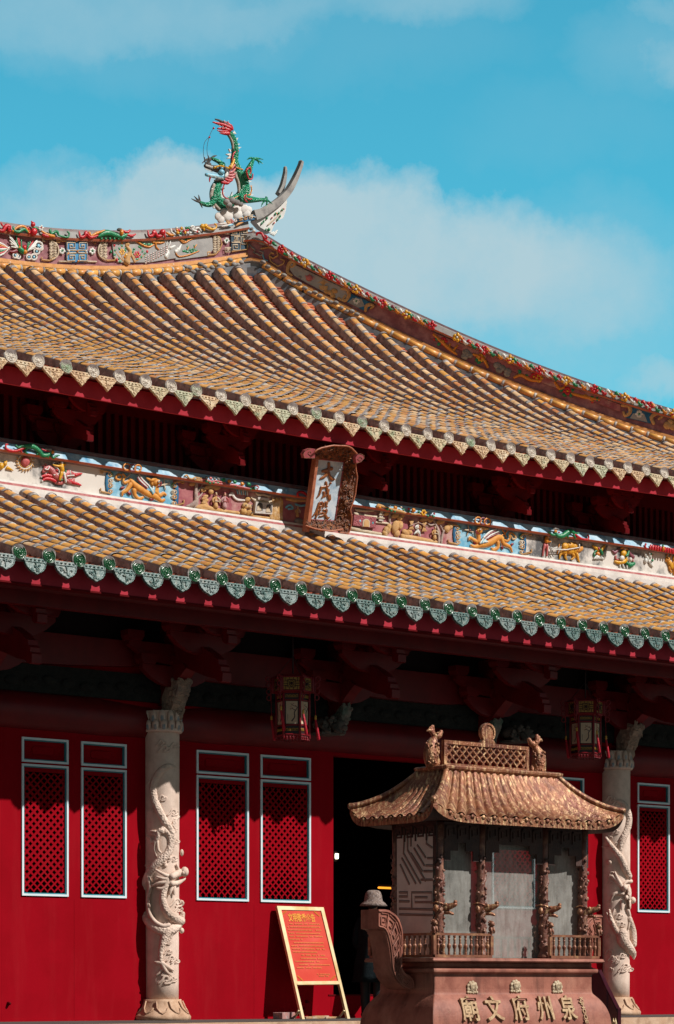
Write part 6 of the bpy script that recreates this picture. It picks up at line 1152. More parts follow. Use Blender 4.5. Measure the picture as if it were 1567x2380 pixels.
fc = t.m('ADD', t.ramp(nz.outputs['Fac'], [(.35, .36), (.7, .70)]), t.ramp(nz2.outputs['Fac'], [(.55, 0), (.75, .12)])); m1 = t.n('MixShader'); t.l(fc, m1.inputs[0]); t.l(tr.outputs[0], m1.inputs[1]); t.l(df.outputs[0], m1.inputs[2])
lw = t.n('LayerWeight'); lw.inputs['Blend'].default_value = .25; m2 = t.n('MixShader'); t.l(t.m('MULTIPLY', lw.outputs['Fresnel'], .10, clamp=True), m2.inputs[0]); t.l(m1.outputs[0], m2.inputs[1]); t.l(gl.outputs[0], m2.inputs[2]); t.l(m2.outputs[0], o_.inputs[0])
X0, X1, Y0, Y1 = -4.86, -2.055, -8.0, -6.74; XC, YC = (X0 + X1) / 2 - .005, (Y0 + Y1) / 2
inc = empty('incense_burner', (XC, YC, -1.05), 'big rusty cast iron incense burner with pagoda roof, glass panes and five gold characters', 'incense burner')
def rectring(mb, prof, mat, x0, x1, y0, y1):      # profile (offset outwards, z) swept round a rectangle
    vs = []
    for o, z in prof: vs += [(x0 - o, y0 - o, z), (x1 + o, y0 - o, z), (x1 + o, y1 + o, z), (x0 - o, y1 + o, z)]
    n = len(prof); mb.add(vs, [(i * 4 + k, i * 4 + (k + 1) % 4, i * 4 + 4 + (k + 1) % 4, i * 4 + 4 + k) for i in range(n - 1) for k in range(4)] + [(3, 2, 1, 0), (4 * n - 4, 4 * n - 3, 4 * n - 2, 4 * n - 1)], mat)
bx0, bx1, by0, by1 = -4.735, -2.14, -7.875, -6.87
prof = [(-.25, -.52), (-.02, -.47), (.10, -.36), (.16, -.2), (.175, -.02), (.165, .12), (.13, .24), (.08, .33), (.035, .385), (.008, .42), (0, .47), (0, .655), (.012, .66), (.02, .665), (.055, .67), (.06, .71), (.03, .725), (.0, .735), (.0, .79)]
lo_ = crom([V((a, b, 0)) for a, b in prof[:11]], 4); prof = [(p.x, p.y) for p in lo_] + prof[11:]
m = MB(); rectring(m, prof, IRON, bx0, bx1, by0, by1); body = m.build('burner_body', inc, bevel=.012)
m = MB(); rectring(m, [(-.1, .79), (.0, .796), (.012, .81), (.0, .826), (.0, .838), (-.02, .842)], IRON, X0, X1, Y0, Y1); m.build('ledge', inc, bevel=.006)
for sx_, sy_ in ((0, 0), (1, 0), (0, 1), (1, 1)):
    cx = bx0 + .15 if not sx_ else bx1 - .15; cy_ = by0 + .12 if not sy_ else by1 - .12; m = MB(); o1 = -.12 if not sx_ else .12; o2 = -.12 if not sy_ else .12
    m.tube([(cx, cy_, -.42), (cx + o1 * .8, cy_ + o2 * .8, -.55), (cx + o1, cy_ + o2, -.78), (cx + o1 * .7, cy_ + o2 * .7, -.95), (cx + o1 * 1.1, cy_ + o2 * 1.1, -1.0)], [.2, .18, .11, .10, .14], IRON, 10, sub=3); m.build('leg', inc)
for a, b in ((661, 838), (855, 833), (1042, 836)):   # lotus bosses
    p = onY(*fr(1296, 3200, 1400)(a, b), by0 - .004); m = MB()
    for ring_, n, R_ in ((0, 9, .062), (1, 7, .036), (2, 1, .0)):
        for i in range(n):
            g_ = 2 * math.pi * i / n + .3 * ring_; m.ball(p + V((R_ * math.cos(g_), -.008 - .008 * ring_, R_ * math.sin(g_) * .92)), (.028, .016, .028), LOTM, seg=8)
    for i in range(5): m.tube([p + V((-.03 + .015 * i, -.03, -.03)), p + V((-.045 + .0225 * i, -.035, .03))], [.006, .009], LOTM, 6)
    for i in range(5): m.ball(p + V((-.07 + .035 * i, -.014, -.058)), (.022, .012, .018), LOTM, seg=7)
    m.build('lotus_boss', inc)
def text(name, body_, size, o, e1, e2, mat, th, par, off=0, width=None):   # raised lettering on a plane through o
    c_ = bpy.data.curves.new(name, 'FONT'); c_.body = body_; c_.size = size; c_.extrude = th; c_.align_x = 'CENTER'; c_.align_y = 'CENTER'; c_.offset = off
    tmp = bpy.data.objects.new(name, c_); COL.objects.link(tmp); dg = bpy.context.evaluated_depsgraph_get(); me = bpy.data.meshes.new_from_object(tmp.evaluated_get(dg)); COL.objects.unlink(tmp); bpy.data.objects.remove(tmp)
    e1 = V(e1).normalized(); e2 = V(e2).normalized(); e3 = e1.cross(e2); k = 1.0
    if width:
        xs = [v.co.x for v in me.vertices]; k = width / max(max(xs) - min(xs), 1e-6)
    for v in me.vertices: q = V(v.co); v.co = V(o) + e1 * (q.x * k) + e2 * q.y + e3 * q.z
    me.materials.clear(); me.materials.append(mat); ob = bpy.data.objects.new(name, me); COL.objects.link(ob); return tag(ob, par)
EE = fr(1296, 3200, 1400)
tn = V((0, -.13 + .0, .35)).normalized()         # belly slope where the characters sit
for ch, a, wd in (('廟', 653, .27), ('文', 762, .27), ('府', 882, .27), ('州', 992, .25), ('泉', 1094, .25)):
    p = onY(*EE(a, 960), by0 - .15); text('character', ch, .33, (p.x, by0 - .146, .215), (1, 0, 0), (0, -.30, -1) if False else (0, .36, 1), GILT2, .016, inc, .006, wd)
p = onY(*EE(1165, 955), by0 - .16); text('small_inscription', 'KJHOOE', .075, (p.x, by0 - .150, .21), (0, -.36, -1), (1, 0, 0), GILT2, .006, inc, .002, .34)
# rails with turned balusters
def rail(mb, P0, P1, zb, zt, n):
    P0, P1 = V(P0), V(P1); d = (P1 - P0).normalized(); s_ = V((-d.y, d.x, 0))
    def bar(a, b, w, h): 
        vs = [p + s_ * (w * i) + V((0, 0, h * j)) for p in (a, b) for i, j in ((-1, -1), (1, -1), (1, 1), (-1, 1))]; mb.add(vs, [(0, 1, 5, 4), (1, 2, 6, 5), (2, 3, 7, 6), (3, 0, 4, 7), (0, 3, 2, 1), (4, 5, 6, 7)], RAIL)
    U = V((0, 0, 1)); bar(P0 + U * zt, P1 + U * zt, .022, .014); bar(P0 + U * zb, P1 + U * zb, .022, .016)
    for e in (P0, P1): bar(e + U * zb + d * (-.018), e + U * zb + d * .018, .022, 0.0) ; h_ = .018 + .0013 * n / 4; mb.box((e.x - h_, e.y - h_, zb + .016), (e.x + h_, e.y + h_, zt - .014), RAIL)
    for i in range(n):
        p = P0.lerp(P1, (i + .7) / (n + .4)); h = zt - zb - .03
        mb.lathe(p + U * (zb + .014), [(.016, 0), (.016, .1 * h), (.013, .16 * h), (.015, .3 * h), (.026, .42 * h), (.026, .5 * h), (.015, .58 * h), (.013, .74 * h), (.018, .8 * h), (.012, .86 * h), (.018, .92 * h), (.018, h)], RAIL, 6, False)
def lionet(mb, x, y, z, k=1.0):
    mb.box((x - .03 * k, y - .03 * k, z), (x + .03 * k, y + .03 * k, z + .02), RAIL); mb.ball((x, y, z + .055 * k), (.033 * k, .033 * k, .045 * k), RAIL); mb.ball((x, y - .015 * k, z + .115 * k), (.034 * k, .034 * k, .036 * k), RAIL); mb.ball((x, y - .046 * k, z + .105 * k), (.016 * k, .014 * k, .013 * k), RAIL)
    for i in range(7): mb.ball((x + .032 * k * math.cos(i * .9), y + .01, z + .12 * k + .03 * k * math.sin(i * .9)), .013 * k, RAIL, seg=6, rg=4)
    for a in (-1, 1): mb.tube([(x + a * .022 * k, y - .02 * k, z + .07 * k), (x + a * .022 * k, y - .035 * k, z + .02)], .012 * k, RAIL, 6)
gx0, gx1 = onY(*EE(748, 650), Y0 + .05).x, onY(*EE(1012, 650), Y0 + .05).x
ins = .05
for P0, P1, n in (((X0 + ins, Y0 + ins), (gx0, Y0 + ins), 10), ((gx1, Y0 + ins), (X1 - ins, Y0 + ins), 9), ((X0 + ins, Y1 - ins), (X0 + ins, Y0 + ins), 12), ((X1 - ins, Y0 + ins), (X1 - ins, Y1 - ins), 12), ((X0 + ins, Y1 - ins), (X1 - ins, Y1 - ins), 22)):
    m = MB(); rail(m, (*P0, 0), (*P1, 0), .862, 1.12, n); rl = m.build('railing', inc)
for x, y in ((X0 + ins, Y0 + ins), (gx0, Y0 + ins), (gx1, Y0 + ins), (X1 - ins, Y0 + ins), (X0 + ins, Y1 - ins), (X1 - ins, Y1 - ins)):
    m = MB(); lionet(m, x, y, 1.134); m.build('lion_finial', inc)
# pillars wound by dragons
pil = [onY(*EE(q, 400), -7.74).x for q in (517, 703, 985, 1160)]
def pillar(x, y, head):
    m = MB(); m.lathe((x, y, 0), [(.07, .842), (.085, .87), (.06, .92), (.05, .95), (.075, 1.0), (.05, 1.04)] + [(.052, 1.1), (.05, 1.6), (.048, 2.1), (.055, 2.45)], PILM, 14)
    P = []; rad = []
    for i in range(60):
        q = i / 59; a = q * 5.2 * math.pi - 1.2; P.append((x + .042 * math.cos(a), y + .042 * math.sin(a), 1.02 + q * .98)); rad.append(.034 * (1 - .45 * q) * (1 + .12 * math.sin(i * 2.1)))
    m.tube(P, rad, PILM, 7)
    rr = random.Random(int(x * 91) + int(y * 13))
    for i in range(70): a = rr.uniform(0, 6.28); z = rr.uniform(1.0, 2.1); m.ball((x + .055 * math.cos(a), y + .055 * math.sin(a), z), (rr.uniform(.012, .028), rr.uniform(.012, .024), rr.uniform(.015, .03)), PILM if z < 1.95 else IROND, seg=6, rg=4)
    o = m.build('pillar', inc)
    if head:
        h = MB(); d = V((.55, -.8, 0)); c_ = V((x, y, 1.42)); s_ = V((.8, .55, 0))
        h.tube([c_ - d * .02 - V((0, 0, .14)), c_ + d * .03, c_ + d * .09 + V((0, 0, .02)), c_ + d * .17 + V((0, 0, .045)), c_ + d * .205 + V((0, 0, .06))], [.05, .052, .045, .034, .026], GILR, 9, sub=3); h.tube([c_ + d * .06 - V((0, 0, .03)), c_ + d * .12 - V((0, 0, .04)), c_ + d * .17 - V((0, 0, .06))], [.035, .025, .016], GILR, 7, sub=2)
        for a in (-1, 1):
            h.ball(c_ + d * .09 + s_ * (a * .036) + V((0, 0, .055)), .018, GILR, seg=7); h.tube([c_ + d * .05 + s_ * (a * .03) + V((0, 0, .06)), c_ - d * .03 + s_ * (a * .05) + V((0, 0, .085)), c_ - d * .10 + s_ * (a * .05) + V((0, 0, .065))], [.014, .012, .004], GILR, 6, sub=2)
            h.ball(c_ - d * .03 + s_ * (a * .055) + V((0, 0, .01)), (.035, .035, .045), GILR, seg=8)
        h.ball(c_ + d * .20 + V((0, 0, .085)), (.025, .025, .022), GILR, seg=7); h.build('dragon_head', o)
for x in pil: pillar(x, -7.74, True)
for x in (pil[0] - .03, pil[3]): pillar(x, -6.98, False)
# glass and fretwork
SIDEG = M('lightened side glass', (.66, .58, .52), (.56, .49, .44), 3, .3, 0, spec=.3)  # side pane colour lightened to make up for its shade
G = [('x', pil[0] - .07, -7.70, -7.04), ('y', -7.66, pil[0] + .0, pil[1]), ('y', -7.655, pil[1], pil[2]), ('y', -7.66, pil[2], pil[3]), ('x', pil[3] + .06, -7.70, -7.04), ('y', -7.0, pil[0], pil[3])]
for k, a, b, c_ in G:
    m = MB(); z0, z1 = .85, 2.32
    if k == 'x': m.add([(a, b, z0), (a, c_, z0), (a, c_, z1), (a, b, z1)], [(0, 1, 2, 3)], SIDEG)
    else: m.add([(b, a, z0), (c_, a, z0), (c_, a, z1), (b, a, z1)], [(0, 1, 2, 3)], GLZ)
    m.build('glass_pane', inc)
def fretboard(P0, P1, z0, z1, step):
    m = MB(); P0, P1 = V((*P0, 0)), V((*P1, 0)); d = P1 - P0; L = d.length; d.normalize(); s_ = V((d.y, -d.x, 0))
    def cell(a, b, zl, zh, o0, o1):
        vs = [P0 + d * q + s_ * o + V((0, 0, z)) for o in (o0, o1) for q, z in ((a, zl), (b, zl), (b, zh), (a, zh))]; m.add(vs, [(0, 1, 2, 3), (7, 6, 5, 4), (0, 4, 5, 1), (1, 5, 6, 2), (2, 6, 7, 3), (3, 7, 4, 0)], IROND)
    cell(0, L, z0, z1, -.012, .008)
    for q in (0, L): 
        a, b = (0, .22) if q == 0 else (L - .22, L); cell(a, b, z0 - .10, z0 - .0005, -.012, .008); a, b = (0, .10) if q == 0 else (L - .10, L); cell(a, b, z0 - .22, z0 - .1005, -.012, .008)
    n = max(int(L / .17), 2)
    for i in range(n):
        x = (i + .1) * L / n; w = L / n * .8; zc = z0 + .04; h = z1 - z0 - .08
        for a, b, zl, zh in ((0, .12, 0, 1), (0, 1, .88, 1), (.88, 1, .25, .88), (.3, .88, .25, .37), (.3, .42, .37, .7), (.42, .7, .58, .7)): cell(x + a * w, x + b * w, zc + zl * h, zc + zh * h, .009, .022)
    m.build('fretwork', inc)
fx0, fx1 = pil[0] - .06, pil[3] + .06; fy0, fy1 = -7.76, -6.96
fretboard((fx0, fy1), (fx0, fy0), 2.2, 2.46, .1); fretboard((fx1, fy0), (fx1, fy1), 2.2, 2.46, .1)
for a, b in ((pil[0] + .05, pil[1] - .05), (pil[1] + .05, pil[2] - .05), (pil[2] + .05, pil[3] - .05)): fretboard((a, fy0), (b, fy0), 2.22, 2.46, .1)
fretboard((fx1, fy1), (fx0, fy1), 2.22, 2.46, .1)
r = Rel(fr(1390, 2950, 510), SC(510), (1, 0, 0), pil[0] - .07, .004); REFL = M('brown painted reflection', (.24, .15, .125), (.29, .19, .16), 8, .6)  # brown strokes paint the stripes reflected in the left pane
for P in ([(740, 1190), (740, 1380), (960, 1760)], [(700, 1210), (690, 1420), (900, 1790)], [(780, 1420), (920, 1640)], [(820, 1360), (945, 1570)], [(860, 1320), (960, 1470)], [(670, 1480), (840, 1790)], [(780, 1190), (780, 1330)], [(980, 1200), (970, 1300), (1040, 1350)], [(985, 1480), (1050, 1480)], [(965, 1570), (1050, 1570)], [(940, 1640), (1050, 1640)], [(905, 1745), (1060, 1745)], [(650, 1560), (760, 1800)], [(640, 1900), (740, 1900), (740, 1950), (640, 1950)], [(790, 2090), (790, 1900), (1040, 1900), (1040, 2020), (830, 2020), (830, 1960), (980, 1960)], [(640, 2010), (760, 2010)], [(640, 2100), (1060, 2110)], [(640, 2170), (1060, 2180)]): r.st(P, 15, REFL, .12, 1, seg=4)
r.build('painted_reflection', inc)
# flared roof with rolled tiles
rx0, rx1, ry0, ry1 = -5.0, -1.87, -8.16, -6.62; tx0, tx1, ty0, ty1 = -4.33, -2.50, -7.63, -7.14; ZT, ZE = 3.10, 2.50
cxr, cyr = (rx0 + rx1) / 2, (ry0 + ry1) / 2
def redge(q, face):                              # q in 0..1 along one eave, face 0 front 1 right 2 back 3 left
    c = abs(2 * q - 1); up = .17 * c ** 9
    a, b, t0, t1 = [((rx0, ry0), (rx1, ry0), (tx0, ty0), (tx1, ty0)), ((rx1, ry0), (rx1, ry1), (tx1, ty0), (tx1, ty1)), ((rx1, ry1), (rx0, ry1), (tx1, ty1), (tx0, ty1)), ((rx0, ry1), (rx0, ry0), (tx0, ty1), (tx0, ty0))][face]
    e = V((a[0] + (b[0] - a[0]) * q, a[1] + (b[1] - a[1]) * q, ZE + up)); t_ = V((t0[0] + (t1[0] - t0[0]) * q, t0[1] + (t1[1] - t0[1]) * q, ZT)); return e, t_
def rpt(q, s, face):                             # s 0 eave .. 1 top, concave
    e, t_ = redge(q, face); p = e.lerp(t_, s); p.z = e.z + (t_.z - e.z) * (.30 * s + .70 * s ** 2.1); return p
rf = MB()
for face, n in ((0, 18), (1, 9), (2, 18), (3, 9)):
    N = n * 8; G_ = []
    for i in range(N + 1):
        q = i / N; bump_ = abs(math.sin(math.pi * q * n)) ** .7; row = []
        for j in range(17):
            s = j / 16; p = rpt(q, s, face); nrm = V((0, 0, 1)); p = p + V((0, 0, .062 * bump_ - .02)) * min(1, 10 * (1 - abs(2 * q - 1))); row.append(p)
        G_.append(row)
    rf.sheet(G_, GILR, True)
    E_ = [rpt(i / 40, 0, face) for i in range(41)]; rf.sheet([[p + V((0, 0, .01)) for p in E_], [p + V((0, 0, -.078)) for p in E_]], GILR); cc = V((cxr, cyr, 0))
    rf.sheet([[p + V((0, 0, -.078)) for p in E_], [V((cxr + (p.x - cxr) * .8, cyr + (p.y - cyr) * .72, 2.46)) for p in E_]], IROND)
    for i in range(n):
        q = (i + .5) / n; p = rpt(q, 0, face); out = V(((0, -1, 0), (1, 0, 0), (0, 1, 0), (-1, 0, 0))[face]); s_ = V((out.y, -out.x, 0)) 
        if abs(2 * q - 1) > .9: continue
        rf.lathe(p + out * -.002 + V((0, 0, .0)), [(.026, 0), (.028, .012), (.018, .014), (.015, .02), (.004, .022)], GILR, 10, ax=(V((s_.x, s_.y, 0)), V((0, 0, 1)), out))
        p2 = rpt(min((i + 1) / n, 1), 0, face); rf.plate([p2 + s_ * (.034 * math.cos(g_)) + V((0, 0, -.012 + .034 * math.sin(g_))) for g_ in [math.pi + math.pi * k / 6 for k in range(7)]], out, .012, GILR, .0)
for face in range(4): rf.tube([rpt(0, j / 14, face) + V((0, 0, .012)) for j in range(15)], [.04] + [.034] * 14, GILR, 8)
rf.build('burner_roof', inc)
tp = MB(); rectring(tp, [(.0, ZT - .03), (.05, ZT + .01), (.055, ZT + .04), (.03, ZT + .055), (-.2, ZT + .056)], GILR, tx0, tx1, ty0, ty1); tp.build('roof_cap', inc, bevel=.006)
px0, px1 = XC - .70, XC + .70; pz0, pz1 = ZT + .06, ZT + .38
m = MB(); frame(m, px0, px1, pz0, pz1, YC - .03, YC + .03, .045, GILR); lattice(m, px0 + .045, px1 - .045, pz0 + .045, pz1 - .045, YC - .022, .112, .03, .04, GILR); m.build('ridge_lattice', inc)
m = MB(); c_ = V((XC + .02, YC, pz1 + .135)); m.lathe(c_ + V((0, .03, 0)), [(.115, 0), (.12, .03), (.115, .062), (.09, .062), (.088, .05), (.02, .05)], GILR, 28, ax=(V((1, 0, 0)), V((0, 0, 1)), V((0, -1, 0))), sm=False)
m.prism([(XC - .10, pz1 + .001), (XC + .14, pz1 + .001), (XC + .11, pz1 + .04), (XC + .06, pz1 + .055), (XC - .02, pz1 + .055), (XC - .07, pz1 + .04)], GILR, YC - .03, YC + .03); m.build('mirror_finial', inc)
def fish(x, sg):
    m = MB(); z = pz0; P = [(x - sg * .0, YC, z), (x - sg * .03, YC, z + .12), (x - sg * .02, YC, z + .24), (x + sg * .02, YC, z + .32)]
    m.tube(P, [.085, .095, .08, .05], GILR, 10, sub=4); m.tube([(x + sg * .06, YC, z), (x + sg * .085, YC, z + .06), (x + sg * .05, YC, z + .1)], [.03, .03, .012], GILR, 8, sub=2)
    m.ball((x + sg * .06, YC, z + .36), (.06, .045, .045), GILR); m.tube([(x + sg * .06, YC, z + .36), (x + sg * .11, YC, z + .37), (x + sg * .135, YC, z + .42)], [.04, .034, .026], GILR, 8)
    for a in (-.035, .035): m.ball((x + sg * .05, YC + a, z + .39), .018, GILR, seg=6)
    for dx, dz in ((-.03, .48), (.0, .50), (-.07, .44)): m.tube([(x + sg * .02, YC, z + .36), (x + sg * (dx * .5), YC, z + .42), (x + sg * dx, YC, z + dz - .02), (x + sg * (dx - .025), YC, z + dz - .03)], [.03, .026, .02, .008], GILR, 7, sub=2)
    rr = random.Random(5)
    for i in range(60): zz = rr.uniform(.02, .27); a = rr.uniform(math.pi, 2 * math.pi); m.ball((x - sg * .02 + .088 * math.cos(a), YC + .088 * math.sin(a), z + zz), (.016, .012, .016), GILR, seg=6, rg=4)
    m.build('fish_finial', inc)
fish(XC - .86, 1); fish(XC + .86, -1)
# S-curved handles on both ends
HF = -7.53
OUTR = [(245, 488), (292, 492), (330, 522), (350, 570), (354, 640), (350, 700), (347, 740), (362, 772), (396, 796), (400, 838)]; INR = [(245, 574), (272, 586), (288, 640), (297, 700), (304, 760), (322, 802), (356, 838), (386, 848)]
def handle(mir):
    def q(a, b, off=0):
        p = onY(*EE(a, b), HF); p.y -= off
        if mir: p.x = 2 * XC - p.x
        return p
    O = crom([q(*a) for a in OUTR], 3); I = crom([q(*a) for a in INR], 3); k = min(len(O), len(I)); O = [O[int(i * (len(O) - 1) / (k - 1))] for i in range(k)]; I = [I[int(i * (len(I) - 1) / (k - 1))] for i in range(k)]; m = MB(); dY = V((0, .33, 0))
    for A in (V((0, 0, 0)), dY): m.sheet([[a + A, b + A] for a, b in zip(O, I)], IRON)
    m.sheet([[a, a + dY] for a in O], IRON); m.sheet([[a, a + dY] for a in I], IRON); m.add([O[0], I[0], I[0] + dY, O[0] + dY], [(0, 1, 2, 3)], IRON); m.add([O[-1], I[-1], I[-1] + dY, O[-1] + dY], [(0, 1, 2, 3)], IRON)
    f = V((0, -.008, 0)); m.tube([a.lerp(b, .1) + f for a, b in zip(O, I)], .012, IRON, 5); m.tube([a.lerp(b, .9) + f for a, b in zip(O, I)], .012, IRON, 5)
    for j in range(8):                            # meander squares
        i0 = 1 + j * (k - 4) / 8; 
        def g(u, w_):
            t_ = i0 + u * (k - 4) / 8 * .82; i = min(int(t_), k - 2); a = O[i].lerp(O[i + 1], t_ - i); b = I[i].lerp(I[i + 1], t_ - i); return a.lerp(b, .2 + .6 * w_) + f
        m.tube([g(*c) for c in ((0, 0), (1, 0), (1, 1), (0, 1), (0, .3), (.7, .3), (.7, .7), (.35, .7))], .009, IRON, 4)
    m.build('handle', inc)
handle(False); handle(True)
# ------------------------------------------------------------------ notice on a brass easel
SG = fr(1080, 3600, 340); SN = V((0, -1.75, .53)).normalized(); SDD = SN.dot(V((0, -.60, 0)))
BRS = M('brushed brass', (.70, .54, .32), (.60, .42, .20), 3, .35, .02, 60, metal=.45, spec=.5, c3=(.50, .33, .12), sc3=2.5); POST = M('red laminated poster', (.62, .05, .028), (.66, .07, .04), 3, .25, 0, 3.2, spec=.4, coat=.35); PYEL = M('yellow print', (.72, .28, .01)); PFAI = M('orange print', (.64, .17, .02))
sign = empty('notice_stand', tuple(onP(*SG(850, 2200), SN, SDD)), 'leaning brass framed stand with a red notice beside the dark doorway', 'notice stand')
def SR(o=0): return Rel(SG, SC(340), SN, SDD + o, 0)
for P in ([(115, 112), (195, 180), (488, 1495), (480, 1560), (632, 2215), (585, 2215)], [(975, 138), (930, 198), (1245, 1490), (1268, 1560), (1420, 2210), (1467, 2205)]):
    r = SR(); r.pl(P, .02, BRS, .03); r.build('leg', sign)
for P in ([(117, 110), (976, 136), (931, 198), (196, 181)], [(482, 1500), (1250, 1492), (1272, 1552), (492, 1562)]): r = SR(); r.pl(P, .018, BRS, .028); r.build('frame_bar', sign)
r = SR(); q = [(192, 181), (933, 199), (1240, 1494), (482, 1500)]; A, B_2, C_2, D_2 = [r.p(*a, .004) for a in q]
g_ = []
for i in range(25):
    row = []
    for j in range(17):
        p = A.lerp(B_2, j / 16).lerp(D_2.lerp(C_2, j / 16), i / 24); w_ = math.sin(math.pi * j / 16) * math.sin(math.pi * i / 24); w2 = max(0, j / 16 - .35)
        row.append(p + r.out * (.003 * w_ * math.sin(i * .9 + j * .35) + .007 * w2 * w_ * math.sin(i * 1.3 - j * .5)))
    g_.append(row)
r.sheet(g_, POST, True); r.pl(q, -.004, POST, .012); PO = r
e1 = V((1, 0, 0)); e2 = V((0, .53, 1.75)).normalized()
c0 = SR().p(580, 335, .008); w0_ = (SR().p(825, 340) - SR().p(330, 330)).length; text('notice_title', '文明敬香公告', .14, c0, e1, e2, PYEL, .0015, sign, .003, w0_)
r = SR(.011); rr = random.Random(3)
LN = [(435, 360, 890), (490, 320, 910), (548, 335, 925), (607, 345, 905), (662, 358, 950), (718, 370, 580), (780, 440, 970), (840, 395, 985), (895, 410, 1000), (952, 425, 850), (1010, 555, 1000), (1070, 570, 1040), (1125, 465, 890), (1185, 540, 1085), (1243, 495, 985), (1360, 850, 1120), (1395, 905, 1080)]
for y, a, b in LN:                                # the small print is too fine to read
    x = a
    while x < b:
        w_ = rr.uniform(14, 24)
        if rr.random() < .92: r.pl([(x, y - 9 + (x - a) * .012), (x + w_, y - 9 + (x - a) * .012), (x + w_ + 4, y + 8 + (x - a) * .012), (x + 4, y + 8 + (x - a) * .012)], .001, PFAI, .0)
        x += w_ + rr.uniform(5, 9)
for a, b, sx_, sy_ in ((215, 205, 1, 1), (905, 215, -1, 1), (515, 1470, 1, -1), (1205, 1462, -1, -1)):
    for i in range(5): r.ring(a + sx_ * i * 20, b + sy_ * (4 - i) * 22 * .8, 11, 3.5, PYEL, .5, 7)
b0 = len(PO.v); PO.v += r.v
for f, m_, s_ in zip(r.f, r.m, r.sm): PO.f.append([b0 + j for j in f]); PO.m.append(PO.mi(r.mats[m_])); PO.sm.append(s_)
PO.build('poster', sign)
for x0, x1 in ((525, 440), (1362, 1262)):
    p0 = SR().p(x0, 2040); p1 = onY(*SG(x1 + 5, 2185), p0.y + .30); m = MB(); p1.z = .012; m.tube([p0, p1], .022, BRS, 4); m.build('rear_brace', sign)
BRK = M('painted brick', (.42, .20, .18), (.20, .17, .18), 7, .85, .4, 30, c3=(.5, .42, .40), sc3=9); WOOD = M('rough bare wood', (.50, .30, .15), (.36, .19, .09), 12, .85, .5, 30, c3=(.6, .5, .4), sc3=6)
def block(name, a, b, y, L, D_, h, mat, label, cat, rz=0):
    p = onY(*SG(a, b), y); m = MB(); ca, sa = math.cos(rz), math.sin(rz); m.box((-L / 2, -D_ / 2, 0), (L / 2, D_ / 2, h), mat, .006); m.v = [(p.x + x * ca - y_ * sa, p.y + x * sa + y_ * ca, .005 + z) for x, y_, z in m.v]
    return m.build(name, None, label, cat, bevel=.005)
block('brick', 260, 2190, -.34, .36, .17, .10, BRK, 'painted brick lying against the left foot of the notice stand', 'brick', .35)
block('wood_offcut', 730, 2200, -.42, .24, .10, .035, WOOD, 'short wood offcut on the step just right of the left easel leg', 'wood', .1)
block('wood_offcut', 930, 2200, -.40, .26, .09, .045, WOOD, 'pale splintered wood offcut under the middle of the notice stand', 'wood', -.12)
block('wood_offcut', 1130, 2200, -.42, .30, .09, .03, WOOD, 'long wood offcut next to the right easel leg', 'wood', .05)
# ------------------------------------------------------------------ ramp railing and fence tips
RM = M('maroon painted steel', (.085, .012, .025), (.06, .009, .02), 5, .4, .1, 30, spec=.4); 
xr = onY(1391, 2260, -3.0).x
def RX(a, b): return onX(a, b, xr)
m = MB(); ra = empty('ramp_railing', tuple(onX(1410, 2370, xr) * 1.0), 'dark maroon steel ramp railing with a solid side panel right of the incense burner', 'railing')
m.plate([RX(1360, 2262), RX(1394, 2262), RX(1411, 2300), RX(1436, 2352), RX(1436, 2560), RX(1360, 2560)], (-1, 0, 0), .01, RM, .03); m.build('side_panel', ra)
m = MB(); m.tube([RX(1350, 2258), RX(1396, 2258), RX(1413, 2296), RX(1440, 2349)], .035, RM, 4, sm=False); m.build('handrail', ra)
m = MB(); m.tube([RX(1440, 2345), RX(1440, 2600)], .035, RM, 4, sm=False); m.tube([RX(1413, 2300), RX(1413, 2590)], .03, RM, 4, sm=False); m.build('post', ra)
GLT = M('gold spear tip', (.62, .46, .26), None, 9, .4, metal=.3)
sp = empty('spear_fence', tuple(onX(1415, 2400, xr - .25)), 'gold tipped spear fence in front of the maroon ramp railing', 'fence')
for a in (1407, 1412, 1426, 1431):
    p = onX(a, 2366, xr - .12); m = MB(); m.lathe((p.x, p.y, p.z - .16), [(.012, 0), (.03, .05), (.018, .10), (.003, .16)], GLT, 6); m.tube([(p.x, p.y, p.z - .16), (p.x, p.y, -1.04)], .012, RM, 6); m.build('spear', sp)
# ------------------------------------------------------------------ lamps inside the doorway
p = onY(783, 1990, 2.6); lm = empty('wall_lamp', tuple(p), 'small lit white lamp glowing inside the dark doorway', 'lamp'); m = MB(); m.box((p.x - .022, p.y - .02, p.z - .045), (p.x + .022, p.y + .02, p.z + .045), glow('lamp glow', (1, .86, .6), 6), .01); m.build('bulb', lm); m = MB(); m.box((p.x - .035, p.y + .031, p.z - .09), (p.x + .035, p.y + .05, p.z + .09), DARK); m.build('bracket', lm)
p = onY(880, 2063, 3.0); p2 = onY(928, 2065, 3.0); lm = empty('tube_lamp', tuple(p), 'long orange tube lamp glowing inside the doorway behind the hat', 'lamp'); m = MB(); m.tube([p, p2], .018, glow('tube glow', (1, .36, .03), 1.6), 8); m.build('tube', lm); m = MB(); m.box((p.x, p.y + .02, p.z + .03), (p2.x, p.y + .06, p.z + .06), DARK); m.build('fitting', lm)
